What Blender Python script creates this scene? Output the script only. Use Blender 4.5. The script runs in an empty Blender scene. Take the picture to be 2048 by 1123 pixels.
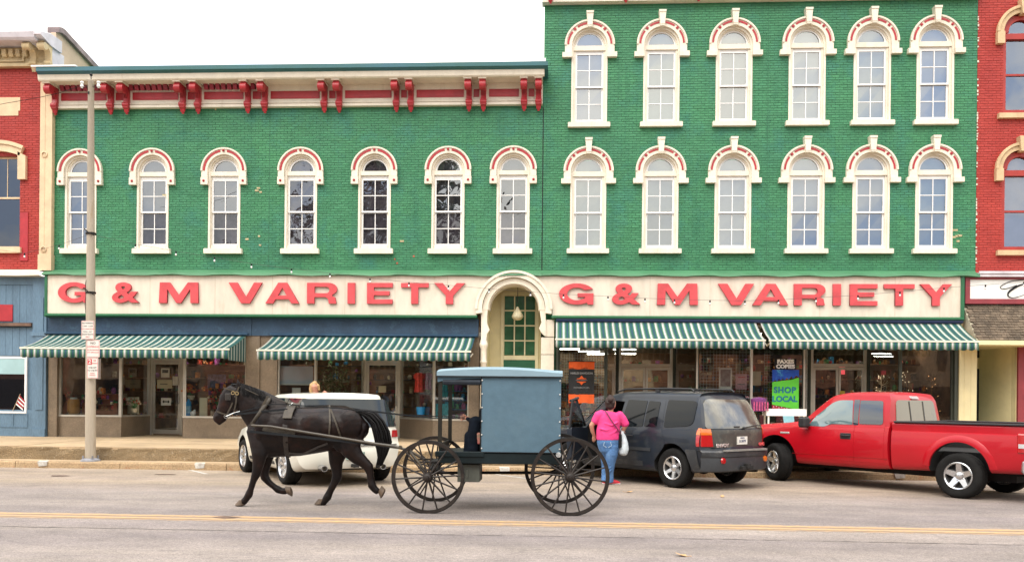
import bpy, bmesh, math, random
import numpy as np
from mathutils import Vector, Matrix
random.seed(7)
PI = math.pi
scene = bpy.context.scene
COL = scene.collection
# ------------------------------------------------------------------ camera, world, sun, exposure
FPX, CXP, CYP, ROLL, YAW, CAMY, CAMZ = 1650.0, 1024.0, 800.0, 0.0097, 0.052, -22.7, 1.6
cd = bpy.data.cameras.new('camera'); cam = bpy.data.objects.new('camera', cd); COL.objects.link(cam)
cd.sensor_width = 36; cd.sensor_fit = 'HORIZONTAL'; cd.lens = 36 * FPX / 2048
cd.shift_y = (CYP - 561.5) / 2048; cd.clip_start = 0.1; cd.clip_end = 2000
cam.matrix_world = Matrix.Translation((0, CAMY, CAMZ)) @ Matrix.Rotation(YAW, 4, 'Z') @ Matrix.Rotation(PI/2, 4, 'X') @ Matrix.Rotation(ROLL, 4, 'Z')
scene.camera = cam
W = bpy.data.worlds.new('World'); scene.world = W; W.use_nodes = True
nt = W.node_tree; nt.nodes.clear()
SUN_EL, SUN_AZ = math.radians(52), math.radians(-28)     # high, behind the camera and a little to its left
sky = nt.nodes.new('ShaderNodeTexSky'); sky.sky_type = 'NISHITA'; sky.sun_disc = False
sky.sun_elevation = SUN_EL; sky.sun_rotation = PI + SUN_AZ * -1
b1 = nt.nodes.new('ShaderNodeBackground'); b1.inputs[1].default_value = 0.1
nt.links.new(sky.outputs[0], b1.inputs[0])
tc = nt.nodes.new('ShaderNodeTexCoord'); mp = nt.nodes.new('ShaderNodeMapping'); mp.inputs['Scale'].default_value = (1, 1, 2.6)
nz = nt.nodes.new('ShaderNodeTexNoise'); nz.inputs['Scale'].default_value = 3.4; nz.inputs['Detail'].default_value = 5; nz.inputs['Roughness'].default_value = .5
cr = nt.nodes.new('ShaderNodeValToRGB')
cr.color_ramp.elements[0].position = .36; cr.color_ramp.elements[0].color = (.50, .60, .80, 1)
cr.color_ramp.elements[1].position = .62; cr.color_ramp.elements[1].color = (1.12, 1.05, .92, 1)
e = cr.color_ramp.elements.new(.5); e.color = (.93, .90, .86, 1)
b2 = nt.nodes.new('ShaderNodeBackground'); b2.inputs[1].default_value = 1.12
mx = nt.nodes.new('ShaderNodeMixShader'); mx.inputs[0].default_value = .93
# CIE overcast sky: the zenith is three times as bright as the horizon
sx3 = nt.nodes.new('ShaderNodeSeparateXYZ'); mr3 = nt.nodes.new('ShaderNodeMapRange'); mr3.inputs[3].default_value = .72; mr3.inputs[4].default_value = 2.16
nt.links.new(tc.outputs['Generated'] if False else nt.nodes.new('ShaderNodeTexCoord').outputs['Generated'], sx3.inputs[0]); nt.links.new(sx3.outputs[2], mr3.inputs[0]); nt.links.new(mr3.outputs[0], b2.inputs[1])
wo = nt.nodes.new('ShaderNodeOutputWorld')
for a, b in ((tc.outputs['Generated'], mp.inputs[0]), (mp.outputs[0], nz.inputs[0]), (nz.outputs[0], cr.inputs[0]), (cr.outputs[0], b2.inputs[0]),
             (b1.outputs[0], mx.inputs[1]), (b2.outputs[0], mx.inputs[2]), (mx.outputs[0], wo.inputs[0])): nt.links.new(a, b)
sl = bpy.data.lights.new('sun', 'SUN'); sl.energy = 1.3; sl.angle = math.radians(38); sl.color = (1, .93, .82)
so = bpy.data.objects.new('sun', sl); COL.objects.link(so)
so.rotation_euler = (PI/2 - SUN_EL, 0, SUN_AZ)             # light travels towards +Y, down, and to the right
scene.view_settings.view_transform = 'Standard'; scene.view_settings.look = 'None'
scene.view_settings.exposure = 0.95; scene.view_settings.gamma = 1; scene.view_settings.use_curve_mapping = False
scene.render.engine = 'CYCLES'
cy = scene.cycles; cy.use_denoising = True; cy.max_bounces = 8; cy.transparent_max_bounces = 12; cy.glossy_bounces = 4; cy.diffuse_bounces = 3
cy.caustics_reflective = False; cy.caustics_refractive = False; cy.sample_clamp_indirect = 6

# ------------------------------------------------------------------ measuring helpers (surveying the place from the photograph)
def ray(px, py):
    u, v = (px - CXP) / FPX, (CYP - py) / FPX
    c, s = math.cos(ROLL), math.sin(ROLL); u, v = u*c - v*s, u*s + v*c
    c, s = math.cos(YAW), math.sin(YAW)
    return (u*c - s, u*s + c, v)
def at(px, py, Y=0.0):
    d = ray(px, py); t = (Y - CAMY) / d[1]
    return (d[0]*t, CAMZ + d[2]*t)                          # X, Z on the upright plane at depth Y
def X(px, Y=0.0, py=560): return at(px, py, Y)[0]
def Z(py, px=1024, Y=0.0): return at(px, py, Y)[1]
def gnd(px, py, z=0.0):
    d = ray(px, py); t = (z - CAMZ) / d[2]
    return (d[0]*t, CAMY + d[1]*t)

# ------------------------------------------------------------------ materials
MATS = {}
def newmat(name):
    m = bpy.data.materials.new(name); m.use_nodes = True; MATS[name] = m
    return m, m.node_tree, m.node_tree.nodes['Principled BSDF']
def N(t, typ, **kw):
    n = t.nodes.new(typ)
    for k, v in kw.items():
        if k in n.inputs: n.inputs[k].default_value = v
        else: setattr(n, k, v)
    return n
def rgba(c): return (c[0], c[1], c[2], 1)
def paint(name, col, rough=.5, var=.12, scale=2.0, bump=0.0, bscale=60, metal=0.0, coat=0.0, col2=None, spot=None, streak=None, stretch=(1, 1, 1), island=0.0, spec=.5, ior=1.5, emit=None, fine=0.0):
    """a procedural surface: base colour broken by two octaves of noise, optional second colour in patches, relief"""
    m, t, p = newmat(name); L = t.links
    p.inputs['Roughness'].default_value = rough; p.inputs['Metallic'].default_value = metal
    p.inputs['Coat Weight'].default_value = coat; p.inputs['Coat Roughness'].default_value = .04
    p.inputs['Specular IOR Level'].default_value = spec; p.inputs['IOR'].default_value = ior
    g = N(t, 'ShaderNodeNewGeometry'); mpn = N(t, 'ShaderNodeMapping'); mpn.inputs['Scale'].default_value = stretch
    L.new(g.outputs['Position'], mpn.inputs[0])
    n1 = N(t, 'ShaderNodeTexNoise', Scale=scale, Detail=6.0, Roughness=.6); L.new(mpn.outputs[0], n1.inputs['Vector'])
    c2 = col2 if col2 else tuple(x*(1-2*var) for x in col)
    c1 = col if col2 else tuple(min(1, x*(1+var)) for x in col)
    r = N(t, 'ShaderNodeValToRGB'); r.color_ramp.elements[0].position = .32; r.color_ramp.elements[1].position = .68
    r.color_ramp.elements[0].color = rgba(c2); r.color_ramp.elements[1].color = rgba(c1)
    L.new(n1.outputs[0], r.inputs[0]); out = r.outputs[0]
    def scaled(out, fac_out, lo, hi):
        mr = N(t, 'ShaderNodeMapRange'); mr.inputs[3].default_value = lo; mr.inputs[4].default_value = hi; L.new(fac_out, mr.inputs[0])
        hs = N(t, 'ShaderNodeHueSaturation'); L.new(out, hs.inputs['Color']); L.new(mr.outputs[0], hs.inputs['Value']); return hs.outputs[0]
    if island: out = scaled(out, g.outputs['Random Per Island'], 1-island, 1+island)
    if fine:
        nf = N(t, 'ShaderNodeTexNoise', Scale=bscale, Detail=3.0); L.new(mpn.outputs[0], nf.inputs['Vector'])
        mr = N(t, 'ShaderNodeMapRange'); mr.inputs[1].default_value = .3; mr.inputs[2].default_value = .7
        L.new(nf.outputs[0], mr.inputs[0]); out = scaled(out, mr.outputs[0], 1-fine, 1+fine)
    for sp_, k_ in ((spot, 0), (streak, 1)):   # (colour, scale, threshold, softness)
        if not sp_: continue
        sc, ss, th, sf = sp_; src = mpn
        if k_: src = N(t, 'ShaderNodeMapping'); src.inputs['Scale'].default_value = (1, 1, .12); L.new(g.outputs['Position'], src.inputs[0])
        n2 = N(t, 'ShaderNodeTexNoise', Scale=ss, Detail=5.0, Roughness=.7); L.new(src.outputs[0], n2.inputs['Vector'])
        mr = N(t, 'ShaderNodeMapRange'); mr.inputs[1].default_value = th; mr.inputs[2].default_value = th+sf; L.new(n2.outputs[0], mr.inputs[0])
        mi = N(t, 'ShaderNodeMix', data_type='RGBA'); L.new(mr.outputs[0], mi.inputs[0]); L.new(out, mi.inputs[6]); mi.inputs[7].default_value = rgba(sc); out = mi.outputs[2]
    L.new(out, p.inputs['Base Color'])
    if bump:
        nb = N(t, 'ShaderNodeTexNoise', Scale=bscale, Detail=4.0); L.new(mpn.outputs[0], nb.inputs['Vector'])
        bn = N(t, 'ShaderNodeBump', Strength=bump, Distance=.02); L.new(nb.outputs[0], bn.inputs['Height']); L.new(bn.outputs[0], p.inputs['Normal'])
    if emit: p.inputs['Emission Color'].default_value = rgba(emit[0]); p.inputs['Emission Strength'].default_value = emit[1]
    return m
def glass(name, tint=(.9, .95, .95), refl=.2, rough=.0, wav=0.0, dust=None):
    m, t, p = newmat(name); L = t.links; t.nodes.remove(p); out = t.nodes['Material Output']
    tr = N(t, 'ShaderNodeBsdfTransparent'); tr.inputs[0].default_value = rgba(tint)
    gl = N(t, 'ShaderNodeBsdfGlossy'); gl.inputs['Roughness'].default_value = rough; gl.inputs[0].default_value = (.93, .97, 1, 1)
    fr = N(t, 'ShaderNodeLayerWeight', Blend=.35); mr = N(t, 'ShaderNodeMapRange'); mr.inputs[3].default_value = refl; mr.inputs[4].default_value = .9
    L.new(fr.outputs['Fresnel'], mr.inputs[0]); ms = N(t, 'ShaderNodeMixShader')
    L.new(mr.outputs[0], ms.inputs[0]); L.new(tr.outputs[0], ms.inputs[1]); L.new(gl.outputs[0], ms.inputs[2]); res = ms.outputs[0]
    if wav:
        g = N(t, 'ShaderNodeNewGeometry'); nb = N(t, 'ShaderNodeTexNoise', Scale=1.6, Detail=1.0); L.new(g.outputs['Position'], nb.inputs['Vector'])
        bn = N(t, 'ShaderNodeBump', Strength=wav, Distance=.05); L.new(nb.outputs[0], bn.inputs['Height']); L.new(bn.outputs[0], gl.inputs['Normal'])
    L.new(res, out.inputs[0]); return m
def ccar(name, col, ior=1.9, rough=.04, dust=0.0):
    """dark vehicle glass: tinted, strongly reflecting, with a film of road dust"""
    m, t, p = newmat(name); L = t.links
    p.inputs['IOR'].default_value = ior; p.inputs['Base Color'].default_value = rgba(col); p.inputs['Roughness'].default_value = rough
    if dust:
        g = N(t, 'ShaderNodeNewGeometry'); mpn = N(t, 'ShaderNodeMapping'); mpn.inputs['Scale'].default_value = (1, 1, .5); L.new(g.outputs['Position'], mpn.inputs[0])
        n = N(t, 'ShaderNodeTexNoise', Scale=3.0, Detail=6.0, Roughness=.6); L.new(mpn.outputs[0], n.inputs['Vector'])
        mr = N(t, 'ShaderNodeMapRange'); mr.inputs[1].default_value = .4; mr.inputs[2].default_value = .65; mr.inputs[3].default_value = .15; mr.inputs[4].default_value = dust; L.new(n.outputs[0], mr.inputs[0])
        mi = N(t, 'ShaderNodeMix', data_type='RGBA'); L.new(mr.outputs[0], mi.inputs[0]); mi.inputs[6].default_value = rgba(col); mi.inputs[7].default_value = (.34, .32, .25, 1); L.new(mi.outputs[2], p.inputs['Base Color'])
        mr2 = N(t, 'ShaderNodeMapRange'); mr2.inputs[3].default_value = .03; mr2.inputs[4].default_value = .45; L.new(mr.outputs[0], mr2.inputs[0]); L.new(mr2.outputs[0], p.inputs['Roughness'])
    return m

GREEN = paint('green_painted_brick', (.056, .232, .100), .55, .0, .55, .3, 45, streak=((.020, .130, .072), 2.2, .53, .3), col2=(.042, .184, .094), spot=((.034, .185, .150), .8, .50, .25), island=.09, fine=.20, spec=.35)
GREENM = paint('green_mortar', (.032, .152, .076), .7, .15, 3)
REDB = paint('red_painted_brick', (.43, .052, .038), .55, .0, .8, .3, 45, col2=(.34, .036, .030), streak=((.27, .035, .03), 2.5, .55, .3), island=.06, fine=.12, spec=.3)
REDM = paint('red_mortar', (.31, .034, .028), .7, .15, 3)
CREAM = paint('cream_paint', (.77, .70, .575), .55, .05, 3, .15, 30, spot=((.55, .46, .33), 5, .64, .2), streak=((.60, .52, .40), 5, .56, .3), fine=.04)
SIGNC = paint('cream_sign_sheet', (.70, .62, .51), .55, .06, .7, .05, 8, stretch=(1, 1, .3), spot=((.58, .49, .38), 2.5, .56, .25), streak=((.48, .39, .28), 6, .60, .25), fine=.05)
TANP = paint('tan_paint', (.70, .52, .33), .6, .08, 3, .2, 30)
WHITEF = paint('white_vinyl', (.85, .84, .82), .4, .03, 4)
REDT = paint('red_trim', (.40, .024, .032), .4, .1, 4, .1, 30)
REDL = paint('coral_letter_paint', (.62, .068, .078), .5, .10, 3, streak=((.50, .06, .06), 7, .58, .25), fine=.06)
REDLE = paint('letter_edge_paint', (.42, .03, .05), .5, .05, 2)
BLUEP = paint('blue_board_paint', (.115, .195, .275), .55, .10, 2.0, .25, 30, stretch=(1, 1, .3), spot=((.25, .30, .30), 4, .68, .1), fine=.1)
NAVY = paint('navy_fascia_paint', (.028, .066, .118), .5, .15, 1.5, .2, 20, spot=((.055, .12, .18), 2.5, .55, .2), fine=.12)
TEAL = paint('teal_roof_metal', (.030, .125, .165), .5, .1, .35, 0, col2=(.02, .10, .075), spot=((.04, .11, .21), .5, .55, .2), fine=.1)
LGREEN = paint('light_green_flashing', (.055, .190, .088), .55, .1, 2, .3, 15, spot=((.35, .42, .25), 9, .70, .05), stretch=(.4, 1, 1))
DGREEN = paint('green_trim_paint', (.018, .125, .05), .45, .1, 3, .1, 20)
GRANITE = paint('brown_granite', (.205, .155, .105), .35, .12, 2.0, .05, 80, fine=.35)
ALU = paint('aluminium', (.55, .52, .45), .4, .06, 4, metal=.55, spec=.5)
DALU = paint('dark_frame', (.05, .06, .045), .45, .1, 4)
CONC = paint('concrete', (.46, .335, .20), .8, .10, 1.2, .25, 40, spot=((.29, .22, .155), 2.2, .54, .2), fine=.12)
CONCR = paint('aggregate_concrete', (.25, .18, .10), .9, .12, 2.0, .9, 45, spot=((.42, .36, .27), 14, .60, .1), fine=.4)
KERB = paint('worn_kerb', (.40, .28, .16), .9, .12, 1.6, .7, 35, spot=((.36, .16, .08), 6, .58, .12), fine=.3)
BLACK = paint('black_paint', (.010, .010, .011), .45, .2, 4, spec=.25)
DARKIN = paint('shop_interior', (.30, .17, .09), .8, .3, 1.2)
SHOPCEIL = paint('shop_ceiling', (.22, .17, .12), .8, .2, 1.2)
GLASSU = glass('upper_glass', (.72, .78, .80), .24, wav=.06)
GLASSL = glass('upper_glass_dark', (.5, .55, .58), .20, wav=.05)
GLASSS = glass('shop_glass', (.86, .9, .88), .12, wav=.04)
BLIND = paint('pale_blind', (.60, .62, .62), .8, .06, 1.2)
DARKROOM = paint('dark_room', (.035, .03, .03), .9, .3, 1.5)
RUBBER = paint('tyre_rubber', (.014, .0135, .013), .85, .15, 6, .2, 60, spec=.15)
CHROME = paint('bright_alloy', (.62, .62, .62), .25, .05, 5, metal=.9)
WELL = paint('wheel_well', (.012, .011, .01), .9, .2, 4)

# ------------------------------------------------------------------ mesh building helpers
class MB:
    def __init__(s): s.v = []; s.f = []; s.mi = []; s.m = 0; s.M = None
    def add(s, vs, fs):
        o = len(s.v)
        if s.M is not None: vs = [tuple(s.M @ Vector(v)) for v in vs]
        s.v += [tuple(v) for v in vs]; s.f += [tuple(i + o for i in f) for f in fs]; s.mi += [s.m]*len(fs); return s
    def box(s, x0, y0, z0, x1, y1, z1):
        return s.add([(x0,y0,z0),(x1,y0,z0),(x1,y1,z0),(x0,y1,z0),(x0,y0,z1),(x1,y0,z1),(x1,y1,z1),(x0,y1,z1)],
                     [(0,3,2,1),(4,5,6,7),(0,1,5,4),(1,2,6,5),(2,3,7,6),(3,0,4,7)])
    def prism(s, poly, y0, y1):      # poly in (x, z), extruded along y
        n = len(poly); a = sum(poly[i][0]*poly[(i+1) % n][1]-poly[(i+1) % n][0]*poly[i][1] for i in range(n))
        if a < 0: poly = poly[::-1]
        return s.add([(x, y0, z) for x, z in poly] + [(x, y1, z) for x, z in poly],
                     [tuple(range(n)), tuple(range(2*n-1, n-1, -1))] + [(i, n+i, n+(i+1) % n, (i+1) % n) for i in range(n)])
    def prismx(s, poly, x0, x1):     # poly in (y, z), extruded along x
        n = len(poly); a = sum(poly[i][0]*poly[(i+1) % n][1]-poly[(i+1) % n][0]*poly[i][1] for i in range(n))
        if a < 0: poly = poly[::-1]
        return s.add([(x1, y, z) for y, z in poly] + [(x0, y, z) for y, z in poly],
                     [tuple(range(n)), tuple(range(2*n-1, n-1, -1))] + [(i, n+i, n+(i+1) % n, (i+1) % n) for i in range(n)])
    def band(s, r0, r1, a0, a1, y0, y1, cx=0, cz=0, n=20, kz=1.0):   # a piece of a ring in the xz plane
        vs = []; fs = []
        for i in range(n+1):
            a = a0 + (a1-a0)*i/n; c, q = math.cos(a), math.sin(a)*kz
            vs += [(cx+r0*c, y0, cz+r0*q), (cx+r1*c, y0, cz+r1*q), (cx+r1*c, y1, cz+r1*q), (cx+r0*c, y1, cz+r0*q)]
        for i in range(n):
            o = 4*i
            for k in range(4): fs.append((o+k, o+4+k, o+4+(k+1) % 4, o+(k+1) % 4))
        fs += [(3, 2, 1, 0), (4*n, 4*n+1, 4*n+2, 4*n+3)]
        return s.add(vs, fs)
    def tube(s, pts, r, n=8, cap=True, flat=1.0):
        pts = [Vector(p) for p in pts]; m = len(pts); rs = r if isinstance(r, (list, tuple)) else [r]*m
        vs = []; fs = []; ref = None
        for i, p in enumerate(pts):
            t = (pts[min(i+1, m-1)] - pts[max(i-1, 0)])
            t = t.normalized() if t.length > 1e-9 else Vector((0, 0, 1))
            if ref is None: ref = Vector((0, 1, 0)) if abs(t.y) < .9 else Vector((0, 0, 1))
            a = (ref - t*ref.dot(t)).normalized(); b = t.cross(a); ref = a
            for k in range(n):
                w = 2*PI*k/n; vs.append(p + (a*math.cos(w)*flat + b*math.sin(w))*rs[i])
        for i in range(m-1):
            for k in range(n): fs.append((i*n+k, i*n+(k+1) % n, (i+1)*n+(k+1) % n, (i+1)*n+k))
        if cap: fs += [tuple(range(n-1, -1, -1)), tuple(range((m-1)*n, m*n))]
        return s.add(vs, fs)
    def lathe(s, prof, o=(0, 0, 0), axis='z', n=24, a0=0.0):
        vs = []; fs = []; m = len(prof)
        for r, h in prof:
            for k in range(n):
                a = a0 + 2*PI*k/n; c, q = r*math.cos(a), r*math.sin(a)
                vs.append({'z': (o[0]+c, o[1]+q, o[2]+h), 'y': (o[0]+c, o[1]+h, o[2]+q), 'x': (o[0]+h, o[1]+c, o[2]+q)}[axis])
        for i in range(m-1):
            for k in range(n):
                f = (i*n+k, i*n+(k+1) % n, (i+1)*n+(k+1) % n, (i+1)*n+k); fs.append(f if axis != 'y' else f[::-1])
        return s.add(vs, fs)
    def ball(s, c, r, n=8, m=6):
        rr = r if isinstance(r, (tuple, list)) else (r, r, r)
        vs = [(c[0], c[1], c[2]-rr[2])]; fs = []
        for i in range(1, m):
            a = -PI/2 + PI*i/m
            for k in range(n): b = 2*PI*k/n; vs.append((c[0]+rr[0]*math.cos(a)*math.cos(b), c[1]+rr[1]*math.cos(a)*math.sin(b), c[2]+rr[2]*math.sin(a)))
        vs.append((c[0], c[1], c[2]+rr[2]))
        for k in range(n): fs.append((0, 1+(k+1) % n, 1+k))
        for i in range(m-2):
            for k in range(n): o = 1+i*n; fs.append((o+k, o+(k+1) % n, o+n+(k+1) % n, o+n+k))
        o = 1+(m-2)*n
        for k in range(n): fs.append((o+k, o+(k+1) % n, len(vs)-1))
        return s.add(vs, fs)
    def mesh(s, name, mats, smooth=None):
        me = bpy.data.meshes.new(name); me.from_pydata(s.v, [], s.f)
        for m in (mats if isinstance(mats, (list, tuple)) else [mats]): me.materials.append(m)
        me.polygons.foreach_set('material_index', s.mi)
        if smooth is not None:
            me.polygons.foreach_set('use_smooth', [True]*len(me.polygons)); me.set_sharp_from_angle(angle=math.radians(smooth))
        me.update(); return me
    def build(s, name, mats, parent=None, smooth=None, bevel=0.0, loc=None):
        o = bpy.data.objects.new(name, s.mesh(name, mats, smooth)); COL.objects.link(o)
        if parent is not None: o.parent = parent
        if loc is not None: o.location = loc
        elif parent is not None and parent.get('worldspace'): o.location = -Vector(parent['origin'])
        if bevel:
            b = o.modifiers.new('edge', 'BEVEL'); b.width = bevel; b.segments = 1; b.limit_method = 'ANGLE'
        return o
def tag(o, label=None, cat=None, group=None, kind=None):
    for k, v in (('label', label), ('category', cat), ('group', group), ('kind', kind)):
        if v: o[k] = v
    return o
def root(name, loc, label, cat, rz=0.0, group=None, worldspace=False):
    o = bpy.data.objects.new(name, None); COL.objects.link(o); o.location = loc; o.rotation_euler = (0, 0, rz); o.empty_display_size = .3
    if worldspace: o['worldspace'] = True; o['origin'] = list(loc)
    return tag(o, label, cat, group)
def sub(name, mesh, parent, loc=(0, 0, 0), rot=(0, 0, 0)):
    o = bpy.data.objects.new(name, mesh); COL.objects.link(o); o.parent = parent; o.location = loc; o.rotation_euler = rot; return o
def copy_tree(o, parent=None):
    c = o.copy(); COL.objects.link(c); c.parent = parent
    for ch in list(o.children): copy_tree(ch, c)
    return c
def arcpts(cx, cz, r, a0, a1, n): return [(cx+r*math.cos(a0+(a1-a0)*i/n), cz+r*math.sin(a0+(a1-a0)*i/n)) for i in range(n+1)]
def rpoly(pts, r, n=4):
    out = []; m = len(pts)
    for i, p in enumerate(pts):
        p = Vector(p); a = Vector(pts[i-1]); b = Vector(pts[(i+1) % m]); rr = r[i] if isinstance(r, (list, tuple)) else r
        da = (a-p); db = (b-p); ra = min(rr, da.length*.45); rb = min(rr, db.length*.45)
        A = p + da.normalized()*ra; B = p + db.normalized()*rb
        if rr < 1e-4: out.append(tuple(p)); continue
        for k in range(n+1): t = k/n; out.append(tuple(A*(1-t)**2 + p*2*t*(1-t) + B*t*t))
    return out
def textmesh(txt, size, depth=.004, offset=0.0, sx=1.0, align='CENTER', spacing=1.0, shear=0.0, lines=1.0):
    """flat lettering standing in the xz plane facing -y, as mesh data"""
    c = bpy.data.curves.new('lettering', 'FONT'); c.body = txt; c.size = size; c.extrude = depth; c.offset = offset; c.align_x = align; c.align_y = 'CENTER'
    c.space_character = spacing; c.shear = shear; c.space_line = lines; c.resolution_u = 3
    o = bpy.data.objects.new('lettering', c); COL.objects.link(o)
    dg = bpy.context.evaluated_depsgraph_get(); me = bpy.data.meshes.new_from_object(o.evaluated_get(dg))
    bpy.data.objects.remove(o); bpy.data.curves.remove(c)
    me.transform(Matrix.Diagonal((sx, 1, 1, 1))); me.transform(Matrix.Rotation(PI/2, 4, 'X')); me.name = 'lettering'; return me
def lettering(txt, size, loc, mat, parent, name='lettering', rz=0.0, **k):
    me = textmesh(txt, size, **k); me.materials.clear(); me.materials.append(mat)
    o = bpy.data.objects.new(name, me); COL.objects.link(o); o.parent = parent; o.location = loc; o.rotation_euler = (0, 0, rz)
    if parent.get('worldspace'): o.location = Vector(loc) - Vector(parent['origin'])
    return o
def evaluated(o, name):
    dg = bpy.context.evaluated_depsgraph_get(); dg.update(); me = bpy.data.meshes.new_from_object(o.evaluated_get(dg)); me.name = name; return me
def wall_mesh(mb, x0, x1, z0, z1, holes, y, depth=.25):
    """a wall face with rectangular openings and their reveals"""
    xs = sorted({x0, x1, *[h[0] for h in holes], *[h[1] for h in holes]}); zs = sorted({z0, z1, *[h[2] for h in holes], *[h[3] for h in holes]})
    for i in range(len(xs)-1):
        for j in range(len(zs)-1):
            a, b, c, d = xs[i], xs[i+1], zs[j], zs[j+1]; mx_, mz_ = (a+b)/2, (c+d)/2
            if mx_ < x0 or mx_ > x1 or any(h[0] < mx_ < h[1] and h[2] < mz_ < h[3] for h in holes): continue
            mb.add([(a, y, c), (b, y, c), (b, y, d), (a, y, d)], [(0, 1, 2, 3)])
    for a, b, c, d in holes:
        e = y+depth
        mb.add([(a, y, c), (a, e, c), (a, e, d), (a, y, d)], [(0, 1, 2, 3)]); mb.add([(b, y, c), (b, y, d), (b, e, d), (b, e, c)], [(0, 1, 2, 3)])
        mb.add([(a, y, c), (b, y, c), (b, e, c), (a, e, c)], [(0, 1, 2, 3)]); mb.add([(a, y, d), (a, e, d), (b, e, d), (b, y, d)], [(0, 1, 2, 3)])
def bricks(mb, x0, x1, z0, z1, holes, y, L=.205, H=.0675, j=.010, proud=.006):
    k = 0; z = z0
    while z < z1 - .02:
        x = x0 - (L*.5 if k % 2 else 0) - random.random()*.02; zt = min(z+H-j, z1)
        while x < x1:
            a, b = max(x, x0), min(x+L-j, x1); x += L
            if b-a < .03: continue
            segs = [(a, b)]
            for h in holes:
                if zt > h[2] and z < h[3]:
                    ns = []
                    for p, q in segs:
                        if q <= h[0] or p >= h[1]: ns.append((p, q)); continue
                        if p < h[0]: ns.append((p, h[0]))
                        if q > h[1]: ns.append((h[1], q))
                    segs = ns
            for p, q in segs:
                if q-p < .02: continue
                d = y - proud + random.uniform(-.0025, .003); t1, t2, t3 = (random.uniform(-.0022, .0022) for _ in range(3)); e = .003
                mb.add([(p, y+.004, z), (q, y+.004, z), (q, y+.004, zt), (p, y+.004, zt),
                        (p+e, d+t1, z+e), (q-e, d+t2, z+e), (q-e, d+t3, zt-e), (p+e, d-t1, zt-e)],
                       [(4, 5, 6, 7), (0, 1, 5, 4), (1, 2, 6, 5), (2, 3, 7, 6), (3, 0, 4, 7)])
        z += H; k += 1
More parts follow.
